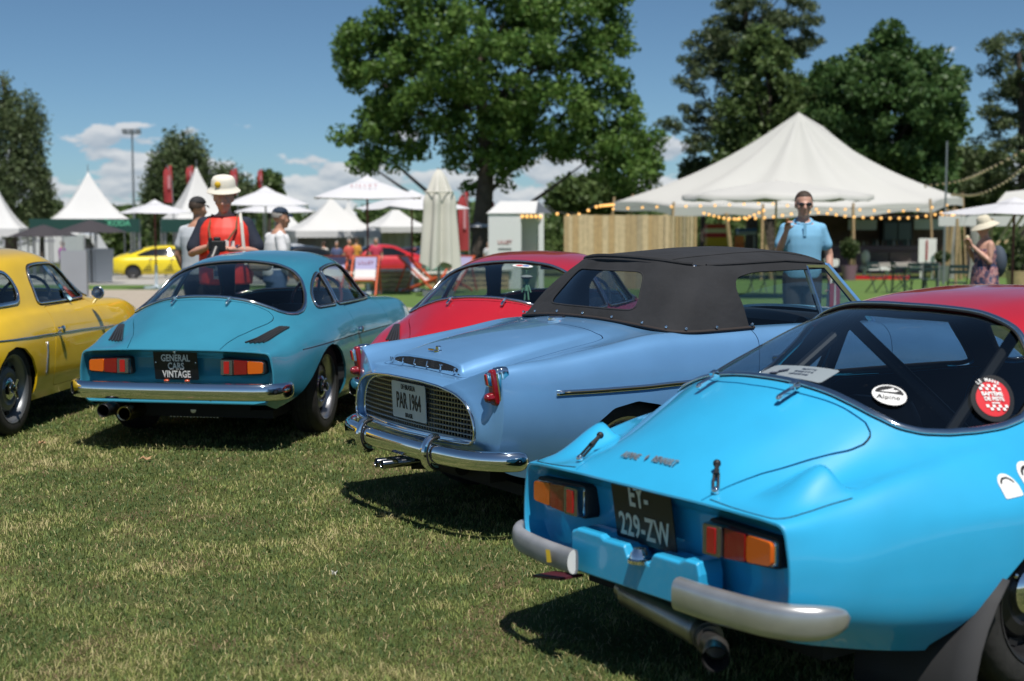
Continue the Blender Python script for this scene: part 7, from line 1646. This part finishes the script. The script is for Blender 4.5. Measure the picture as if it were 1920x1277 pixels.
# --- photographer in a red tabard
RED = mat('red_nylon', (.72, .040, .022), rough=.55, noise=(5, .1)); NAVY = mat('navy_cotton', (.014, .020, .038), rough=.85); KHAKI = mat('sand_canvas', (.46, .36, .24), rough=.85)
r, hc, HM, k = person(424, 12.9, 1.80, 176, 'photographer in red tabard and pale bucket hat looking down at his camera', dict(arms=(((.20, .0, 1.40), (.30, .05, 1.13), (.09, .27, 1.16), (-.9, .5, .1), (0, .4, .9)), ((-.20, 0, 1.40), (-.29, .06, 1.12), (-.115, .26, 1.18), (.6, .8, .1), (.7, .2, .4))), head=(0, .07, 1.62), curl=1.0), NAVY, mat('dark_trousers', (.02, .02, .024), rough=.85), skin=mat('ruddy_skin', (.60, .32, .24), rough=.5), build=1.18, head_tilt=(-13, 0), bald=True, sleeve=.80)
def photographer_kit(r, hc, HM, k):
    v = MB(); ellring(v, [((0, 0, z * k), rx * k, ry * k) for z, rx, ry in ((.84, .236, .205), (.93, .242, .212), (1.05, .238, .210), (1.18, .236, .212), (1.28, .238, .206), (1.35, .226, .178), (1.40, .195, .142), (1.445, .130, .112))]); fuse(v, 'tabard', RED, r, .011, 4)
    h = on_head(r, hc, HM, k, bucket_hat(), 'bucket_hat', mat('cream_cotton', (.74, .70, .60), rough=.85), -.014, .078); b = MB(); b.lathe([(.0005, .004), (.026, .004), (.028, 0)], n=16); V = [hc + HM @ (Matrix.Rotation(R(-82), 3, 'X') @ Vector(q) * k + Vector((.035 * k, .092 * k, .140 * k))) for q in b.V]; mobj('badge', V, b.F, mat('yellow_badge', (.70, .45, .02), rough=.5), h)
    # camera held at the chest
    K = mat('camera_black', (.012, .012, .013), rough=.4); c = Vector((.02, .40, 1.19)) * k; b = MB(); b.box(c, (.145, .07, .10)); b.box(c + Vector((0, 0, .062)), (.06, .05, .035)); b.box(c + Vector((.058, .0, .02)), (.03, .09, .11)); o = b.build('camera', K, None, smooth=False); o.parent = None; o.matrix_world = Matrix.Translation(r.location) @ Matrix.Rotation(r.rotation_euler.z, 4, 'Z'); tag(o, 'black camera with a long lens in the photographer\'s hands', 'camera'); md = o.modifiers.new('b', 'BEVEL'); md.width = .012; md.segments = 2
    b = MB(); d = Vector((.18, .45, -.62)).normalized(); b.tube([c + d * .03, c + d * .12, c + d * .125, c + d * .21], [.042, .042, .050, .052], 18); b.tube([c + d * .205, c + d * .212], [.046, .046], 18, 1); b.build('lens', [K, mat('lens_glass', (.01, .012, .02), rough=.03, coat=1)], o)
    b = MB(); b.tube([Vector((s_ * .11, .03 + .05 * t, 1.46 - .05 * t)) * k for s_, t in ((1, 0),)] + [Vector((.12, .19, 1.34)) * k, Vector((.09, .30, 1.24)) * k], .010, 6); b.tube([Vector((-.11, .03, 1.46)) * k, Vector((-.12, .19, 1.34)) * k, Vector((-.06, .30, 1.24)) * k], .010, 6); b.build('camera_strap', mat('brown_strap', (.16, .07, .03), rough=.7), r)
    b = MB(); b.tube([Vector((-.13, -.02, 1.47)) * k, Vector((-.16, .14, 1.38)) * k, Vector((-.18, .195, 1.2)) * k, Vector((-.20, .20, 1.02)) * k], .016, 6); b.build('bag_strap', M_CREAM, r)
    b = MB(); b.box(Vector((-.31, .06, 1.02)) * k, (.22, .16, .12)); bag = b.build('shoulder_bag', KHAKI, r, smooth=False); md = bag.modifiers.new('b', 'BEVEL'); md.width = .05; md.segments = 3
    b = MB(); b.box(Vector((.03, .236, .98)) * k, (.10, .008, .17)); b.box(Vector((.03, .242, .945)) * k, (.085, .004, .05), 1); b.build('pass_card', [mat('pale_card', (.62, .64, .68), rough=.4), mat('blue_card_band', (.12, .18, .34), rough=.5)], r, smooth=False)
    W = mat('white_print', (.70, .68, .66), rough=.7)
    for tx, z in (('PRESS', 1.27), ('', 0)):
        pass
    b = MB()
    for i in range(4): b.box(Vector((-.09 + .05 * i,   .222, 1.20 + .012 * math.sin(i * 2))) * k, (.036, .006, .06))
    o = b.build('chest_print', W, r, smooth=False); o['kind'] = 'stuff'
    b = MB(); b.lathe([(.031 * k, -.012), (.033 * k, 0), (.031 * k, .012)], n=14); b.build('wrist_watch', M_CHROME, r, loc=(-.135 * k, .235 * k, 1.17 * k), rot=(0, R(70), R(-30)))
photographer_kit(r, hc, HM, k)
# --- man in the pale blue polo
PALEB = mat('pale_blue_pique', (.20, .46, .68), rough=.85, noise=(7, .06)); GREYT = mat('grey_trousers', (.055, .055, .060), rough=.85)
r, hc, HM, k = person(1504, 14.2, 1.77, 184, 'man in pale blue polo and sunglasses holding a snack behind the convertible', dict(arms=(((.19, 0, 1.40), (.27, -.03, 1.12), (.26, .07, .88), (.05, .1, -1), (-.8, .3, 0)), ((-.19, 0, 1.40), (-.245, .02, 1.13), (-.185, .16, 1.345), (.1, .35, .9), (.5, .8, -.1))), head=(.0, .03, 1.63), curl=1.1), PALEB, GREYT, skin=M_SKIN2, build=1.06, sleeve=.62, head_tilt=(-2, 0))
shades(r, hc, HM, k); b = MB(); b.tube([(.082 * math.sin(a) * k, (.015 + .078 * math.cos(a)) * k, (1.455 - .035 * math.cos(a)) * k) for a in np.linspace(-2.8, 2.8, 20)], .015, 8); b.build('collar', PALEB, r); b = MB(); b.box((0, .150 * k, 1.37 * k), (.03, .01, .13)); b.build('placket', PALEB, r, smooth=False)
b = MB(); b.tube([(.185 * k, .215 * k, 1.415 * k), (.185 * k, .225 * k, 1.48 * k)], [.016, .020], 8); o = b.build('snack', mat('brown_snack', (.25, .12, .04), rough=.8), None); o.matrix_world = Matrix.Translation(r.location) @ Matrix.Rotation(r.rotation_euler.z, 4, 'Z'); tag(o, 'small brown snack in the raised hand of the man in blue', 'snack')
def tote(r, k):
    b = MB(); c = Vector((-.29, .08, .66)) * k; b.grid(lambda u, v: (c.x + .06 * math.sin(2 * math.pi * u) * (1 - .3 * v), c.y + .17 * math.cos(2 * math.pi * u), c.z + (v - .5) * .36), 20, 6, 0, True); o = b.build('tote_bag', [mat('white_tote', (.72, .70, .68), rough=.85)], None); b = MB(); b.box((c.x, c.y + .14, c.z), (.10, .05, .355)); b.build('red_panel', M_REDFLAG, o, smooth=False)
    for s in (-1, 1): b = MB(); b.tube([(c.x + s * .03, c.y - .08, c.z + .17), (c.x + .0, c.y - .0, c.z + .30), (c.x + s * .03, c.y + .08, c.z + .17)], .010, 6); b.build('handle', mat('white_tote', (.72, .70, .68), rough=.85), o)
    o.matrix_world = Matrix.Translation(r.location) @ Matrix.Rotation(r.rotation_euler.z, 4, 'Z'); tag(o, 'white tote bag with a red side hanging from the hand of the man in blue', 'bag')
tote(r, k)
# --- two men behind the photographer
r, hc, HM, k = person(372, 16.2, 1.78, 25, 'man in a pale grey shirt and dark cap behind the photographer', dict(arms=(((.20, 0, 1.40), (.27, -.02, 1.10), (.24, .10, .86), (0, .2, -1), (-1, 0, 0)), ((-.20, 0, 1.40), (-.27, -.02, 1.10), (-.25, .06, .84), (0, .1, -1), (1, 0, 0)))), mat('pale_grey_cotton', (.50, .53, .57), rough=.9), mat('black_shorts', (.02, .02, .022), rough=.9), build=1.1, sleeve=.6)
on_head(r, hc, HM, k, cap(), 'cap', mat('black_cap', (.022, .022, .024), rough=.8), 0, .024)
r, hc, HM, k = person(516, 17.5, 1.70, 60, 'man in a white shirt and navy cap turned away to the right', dict(arms=(((.20, 0, 1.40), (.26, .02, 1.12), (.22, .16, .92), (0, .5, -.6), (-1, 0, 0)), ((-.20, 0, 1.40), (-.26, .02, 1.12), (-.22, .16, .92), (0, .5, -.6), (1, 0, 0))), lean=.10), mat('white_cotton', (.70, .70, .72), rough=.9), mat('blue_jeans', (.09, .16, .30), rough=.9), build=1.12, sleeve=.65, hair=M_HAIRG)
on_head(r, hc, HM, k, cap(), 'cap', mat('navy_cap', (.012, .028, .055), rough=.8), 0, .024)
# --- woman with a straw hat
FLOR = bpy.data.materials.new('floral_cloth'); FLOR.use_nodes = True
def floral():
    nt = FLOR.node_tree; b = nt.nodes['Principled BSDF']; b.inputs['Roughness'].default_value = .85; r = noise_mix(nt, [(.40, (.035, .045, .10)), (.47, (.30, .13, .15)), (.53, (.48, .26, .25)), (.60, (.07, .09, .17))], 13, 3); r.color_ramp.interpolation = 'CONSTANT'; nt.links.new(r.outputs[0], b.inputs['Base Color'])
floral()
r, hc, HM, k = person(1846, 19.0, 1.60, 262, 'woman in a floral dress and cream sun hat eating an ice cream', dict(arms=(((.18, 0, 1.39), (.22, .03, 1.12), (.06, .24, 1.36), (-.1, .3, .9), (-.5, .8, 0)), ((-.18, 0, 1.39), (-.23, .05, 1.13), (-.05, .25, 1.34), (.1, .3, .9), (.5, .8, 0))), curl=1.2), None, None, skin=M_SKIN2, build=1.08, long_dress=FLOR, bare_shoulder=True, head_tilt=(-10, 0))
b = MB(); b.lathe([(.0005, .125), (.06, .120), (.090, .095), (.100, .035), (.102, .020), (.15, -.005), (.205, -.045), (.202, -.05)], n=36); on_head(r, hc, HM, k, b, 'sun_hat', mat('cream_straw', (.66, .60, .47), rough=.9, bump=(90, .5, .01)), -.012, .062, -8)
b = MB(); b.lathe([(.0005, 0), (.025, .07), (.0005, .07)], n=12); b.sphere((0, 0, .085), .028, 10, 8, 1); o = b.build('ice_cream', [mat('wafer', (.45, .26, .10), rough=.8), mat('pale_ice', (.70, .58, .38), rough=.6)], None); o.matrix_world = Matrix.Translation(r.location) @ Matrix.Rotation(r.rotation_euler.z, 4, 'Z') @ Matrix.Translation((0, .285 * k, 1.385 * k)); tag(o, 'small ice cream cone in the hand of the woman in the sun hat', 'ice cream')
b = MB(); b.sphere((0, -.20 * k, 1.12 * k), .19, 16, 12, 0, (.85, .55, 1.15)); bp_ = b.build('backpack', mat('blue_grey_nylon', (.055, .075, .105), rough=.8), r)
# --- small figures among the far stands
def crowd():
    rg = random.Random(9); tops = [(.6, .1, .08), (.7, .68, .62), (.08, .1, .2), (.65, .3, .05), (.12, .3, .5), (.5, .5, .52), (.55, .05, .1), (.1, .1, .1), (.3, .1, .3)]
    lbl = ['orange-red top among the far stands', 'white top beside the far white car', 'navy top by the black car', 'amber top under the orange awning', 'blue top right of the oak trunk', 'grey top left of the kiosk', 'crimson top between the parasol poles', 'black top under the oak branch', 'plum top near the info stand']
    arms = (((.20, 0, 1.40), (.26, .0, 1.10), (.22, .12, .88), (0, .2, -1), (-1, 0, 0)), ((-.20, 0, 1.40), (-.26, 0, 1.10), (-.22, .12, .88), (0, .2, -1), (1, 0, 0)))
    for i, (px, Y) in enumerate(((655, 56), (608, 60), (632, 58), (668, 59), (935, 66), (915, 60), (705, 57), (948, 62), (118, 60))):
        person(px, Y, rg.uniform(1.62, 1.8), rg.uniform(0, 360), 'distant person in a ' + lbl[i], dict(arms=arms), mat('crowd_top_%d' % i, tops[i], rough=.9), mat('crowd_legs_%d' % (i % 3), ((.05, .06, .1), (.25, .22, .18), (.03, .03, .03))[i % 3], rough=.9), voxel=.025, sleeve=.6, hair=M_HAIR if i % 2 else M_HAIRG)
crowd()
# ------------------------------------------------------------------ trees
M_OAK = leaf_mat('oak_leaves', (.062, .140, .026), (.160, .255, .060), .35); M_PINEL = leaf_mat('pine_needles', (.060, .100, .040), (.135, .165, .075), .2); M_DECID = leaf_mat('maple_leaves', (.045, .105, .030), (.105, .180, .055), .35); M_WILLOW = leaf_mat('willow_leaves', (.070, .110, .045), (.150, .190, .085), .35); M_FAR = leaf_mat('far_leaves', (.065, .115, .032), (.140, .200, .065), .35)
def in_poly(P, q): return sdf_poly(P, np.asarray(q, float)) < 0
def tree(name, label, Y, outline, trunk, leaf, clump, n_clump, per, m, seed, depth=.45, limbs=6, trunk_r=.5, droop=0.0, flat=.75, holes=(), cat='tree', aspect=.6, top_extra=None):
    """outline: crown in picture coordinates at distance Y, filled with leaf clumps through a rounded depth; trunk: [(px, py)...] from the ground up"""
    rg = np.random.default_rng(seed); s = F_PX / Y; O = np.array(outline, float); lo, hi = O.min(0), O.max(0); cx = (lo[0] + hi[0]) / 2
    base = gpt(trunk[0][0], Y); g = base.z; root = empty(name, base, 0, label=label, cat=cat)
    C = []; tries = 0
    half = (hi[0] - lo[0]) / 2 / s
    while len(C) < n_clump and tries < n_clump * 30:
        tries += 1; q = lo + rg.random(2) * (hi - lo); d = sdf_poly(O, q[None])[0]
        if d > -clump * s * .25: continue
        if any(math.hypot((q[0] - h[0]) / h[2], (q[1] - h[1]) / h[3]) < 1 for h in holes): continue
        # depth: thick where far from the outline
        th = min(half * depth * 2, (-d / s) * 1.1 + clump * .3); dy = (rg.random() * 2 - 1) * th
        w = at(q[0], q[1], Y); C.append((w.x - base.x, dy, w.z - g, clump * rg.uniform(.6, 1.15)))
    P = []
    for (x, y, z, r) in C:
        k = int(per * (r / clump) ** 2); dv = rg.normal(size=(k, 3)); dv /= np.linalg.norm(dv, axis=1)[:, None]; rad = rg.random((k, 1)) ** .45 * r
        pt = np.array([x, y, z]) + dv * rad * [1, 1, flat]
        if droop: pt[:, 2] -= droop * rg.random(k) ** 1.5; pt[:, :2] = np.array([x, y]) + (pt[:, :2] - [x, y]) * .7
        P.append(pt)
    P = np.vstack(P); leaves(P, leaf, rg, 'crown', m, root, aspect, .4 if not droop else 0)
    T = [Vector((at(px, py, Y).x - base.x, 0, at(px, py, Y).z - g)) for px, py in trunk]; T[0].z = -.1
    b = MB(); k = len(T); rs = [trunk_r * (1.25 if i == 0 else (1 - .62 * i / (k - 1))) for i in range(k)]; b.tube([tuple(p) for p in crspline([tuple(t) for t in T], 5)], list(np.interp(np.linspace(0, k - 1, 5 * (k - 1) + 1), range(k), rs)), 12); b.build('trunk', M_BARK, root)
    idx = rg.permutation(len(C))[:limbs * 3]; done = 0
    for i in idx:
        x, y, z, r = C[i]; j = min(range(len(T)), key=lambda j_: abs(T[j_].z - max(T[min(1, k - 1)].z, z - abs(x) * .7 - 1.0))); st = T[j]
        if (Vector((x, y, z)) - st).length < 1.0: continue
        mid = st.lerp(Vector((x, y, z)), .5) + Vector((0, 0, -.06 * abs(x) + .2)); l0 = trunk_r * (1 - .62 * j / (k - 1)) * .30
        b = MB(); b.tube([tuple(p) for p in crspline([tuple(st), tuple(mid), (x, y, z)], 4)], list(np.linspace(l0, .03, 9)), 7); b.build('limb', M_BARK, root); done += 1
        if done >= limbs: break
    return root
OAK = [(632,60),(690,20),(720,-20),(760,-70),(900,-130),(1050,-130),(1130,-60),(1182,-10),(1180,60),(1175,110),(1182,165),(1200,200),(1228,250),(1262,300),(1245,330),(1255,350),(1215,372),(1165,372),(1135,345),(1120,308),(1085,300),(1040,318),(1000,345),(975,372),(955,350),(935,375),(900,388),(868,375),(872,335),(845,310),(800,296),(770,312),(750,330),(728,300),(700,318),(668,332),(640,320),(655,285),(625,258),(650,230),(672,208),(690,190),(660,182),(628,168),(628,150),(640,120),(625,105)]
HOLES = [(795, 130, 10, 8), (935, 58, 10, 10), (700, 178, 26, 10), (920, 180, 12, 16), (770, 262, 16, 10), (820, 285, 22, 16), (690, 260, 12, 16), (1110, 165, 16, 12), (880, 265, 8, 12), (1000, 330, 22, 14), (900, 330, 10, 14), (985, 150, 9, 8), (1060, 210, 8, 8), (750, 205, 8, 8), (1130, 30, 14, 14), (840, 200, 7, 7)]
tree('oak_tree', 'large dark green oak standing in the middle of the picture', 70, OAK, [(905, 505), (903, 440), (908, 370), (912, 300), (905, 220), (900, 120), (905, 20)], .135, .80, 600, 140, M_OAK, 5, .42, 18, .55, holes=HOLES)
PINE = [(1285,60),(1330,30),(1365,-20),(1450,-60),(1515,-10),(1548,35),(1520,55),(1550,80),(1510,112),(1465,105),(1440,150),(1400,135),(1385,110),(1370,160),(1360,215),(1330,290),(1295,300),(1285,255),(1225,240),(1240,215),(1290,235),(1275,200),(1300,190),(1255,150),(1240,130),(1280,140),(1275,110),(1300,95),(1278,75)]
tree('pine_tree', 'tall grey green pine with layered branches left of the marquee peak', 84, PINE, [(1408, 505), (1412, 330), (1415, 200), (1400, 80), (1395, 0)], .15, .72, 230, 130, M_PINEL, 8, .4, 12, .34, flat=.5, aspect=.28, holes=[(1330, 170, 14, 18), (1455, 62, 12, 14), (1380, 70, 10, 12), (1400, 100, 8, 12)])
tree('ash_tree', 'light green tree growing in front of the pine', 80, [(1380,80),(1430,45),(1470,90),(1500,120),(1530,180),(1530,300),(1450,330),(1380,330),(1330,300),(1350,250),(1340,200),(1370,150)], [(1440, 505), (1445, 300), (1440, 150)], .16, .85, 150, 120, M_FAR, 9, .4, 8, .3)
tree('maple_tree', 'broad dark green tree behind the right slope of the marquee', 78, [(1530,130),(1560,105),(1590,110),(1605,80),(1640,60),(1665,45),(1690,75),(1720,85),(1765,95),(1790,120),(1812,150),(1808,200),(1815,240),(1790,300),(1770,380),(1700,400),(1560,330),(1500,250),(1520,180)], [(1660, 505), (1658, 300), (1660, 180), (1665, 90)], .16, .85, 380, 125, M_DECID, 12, .45, 10, .5, holes=[(1610, 150, 9, 9), (1560, 175, 9, 9), (1780, 210, 10, 10)])
tree('pine_tree', 'pine at the right edge behind the bulb strings', 82, [(1845,80),(1880,62),(1940,40),(1990,60),(1990,380),(1900,380),(1790,370),(1800,290),(1790,265),(1830,255),(1835,215),(1860,165),(1840,120),(1848,100)], [(1925, 505), (1920, 330), (1915, 200), (1910, 100)], .16, .75, 190, 120, M_PINEL, 14, .4, 10, .35, flat=.55, aspect=.3, holes=[(1870, 150, 18, 10), (1842, 320, 10, 30), (1900, 190, 14, 8)])
tree('beech_tree', 'dark green tree filling the gap behind the marquee peak', 92, [(1400,200),(1450,165),(1500,150),(1550,165),(1600,190),(1640,230),(1640,380),(1400,380)], [(1520, 500), (1520, 300), (1522, 200)], .18, .95, 170, 120, M_DECID, 31, .45, 6, .4)
tree('holly_tree', 'bushy tree under the bulb strings right of the marquee', 90, [(1740,300),(1780,275),(1830,270),(1870,300),(1890,330),(1890,400),(1740,400)], [(1815, 500), (1815, 380), (1816, 310)], .18, .9, 110, 120, M_FAR, 32, .45, 6, .3)
tree('birch_tree', 'weeping birch with trailing twigs at the left edge', 72, [(-40,80),(8,118),(25,140),(30,165),(50,160),(75,185),(88,215),(85,260),(95,300),(92,330),(105,345),(80,390),(40,400),(-40,400)], [(22, 505), (20, 380), (25, 260), (5, 150)], .12, .6, 210, 130, M_WILLOW, 20, .45, 10, .3, droop=1.9, aspect=.35, holes=[(60, 240, 8, 14), (40, 370, 10, 14), (85, 290, 6, 10)])
tree('willow_tree', 'rounded weeping willow behind the pagoda tents', 100, [(275,300),(292,265),(330,240),(355,250),(380,258),(395,290),(402,330),(405,400),(275,400),(270,350)], [(335, 490), (335, 380), (338, 300)], .18, 1.1, 130, 170, M_WILLOW, 22, .45, 8, .4, droop=2.4, aspect=.35)
tree('willow_tree', 'lower willow between the photographer and the red flags', 104, [(395,310),(430,300),(460,325),(478,350),(482,390),(390,395)], [(435, 490), (435, 400), (432, 340)], .18, 1.0, 70, 150, M_WILLOW, 23, .45, 6, .35, droop=1.8, aspect=.35)
tree('young_tree', 'thin leafed young tree above the large white parasol', 110, [(478,345),(490,318),(510,322),(530,345),(525,370),(480,372)], [(505, 490), (505, 400), (503, 340)], .18, .8, 26, 90, M_FAR, 24, .45, 4, .2)
tree('lime_tree', 'pale green tree under the right side of the oak', 88, [(1030,360),(1060,340),(1085,330),(1120,335),(1150,325),(1180,345),(1175,395),(1030,400)], [(1105, 500), (1105, 420), (1108, 360)], .18, 1.0, 80, 160, M_FAR, 25, .5, 6, .3)
tree('rowan_tree', 'small airy tree left of the marquee under the pine', 86, [(1285,310),(1310,300),(1345,305),(1360,335),(1340,360),(1280,352)], [(1318, 500), (1318, 400), (1318, 330)], .15, .8, 36, 110, M_WILLOW, 26, .5, 5, .2)
tree('palm_like_shrub', 'bright yellow green shrub below the weeping birch', 80, [(50,385),(75,372),(100,380),(105,410),(50,412)], [(78, 495), (78, 420), (78, 395)], .2, .7, 22, 120, M_FAR, 27, .5, 3, .12, cat='shrub')
def far_woods():
    rg = np.random.default_rng(40); P = []
    for px in np.arange(-250, 2200, 9):
        Y = 150 + rg.uniform(-12, 12); top = 392 + 10 * math.sin(px * .013) + 7 * math.sin(px * .041 + 1) + rg.uniform(-4, 4); x = gx(px, Y); zt_ = zt(top, Y); z0 = gz(Y)
        k = 130; q = np.column_stack([x + rg.normal(size=k) * 1.0, Y + rg.normal(size=k) * 2.0, z0 + (zt_ - z0) * rg.random(k) ** .8]); P.append(q)
    o = leaves(np.vstack(P), .38, rg, 'far_woods', M_FAR, None); tag(o, 'distant line of trees closing the horizon', 'woods', kind='stuff')
far_woods()
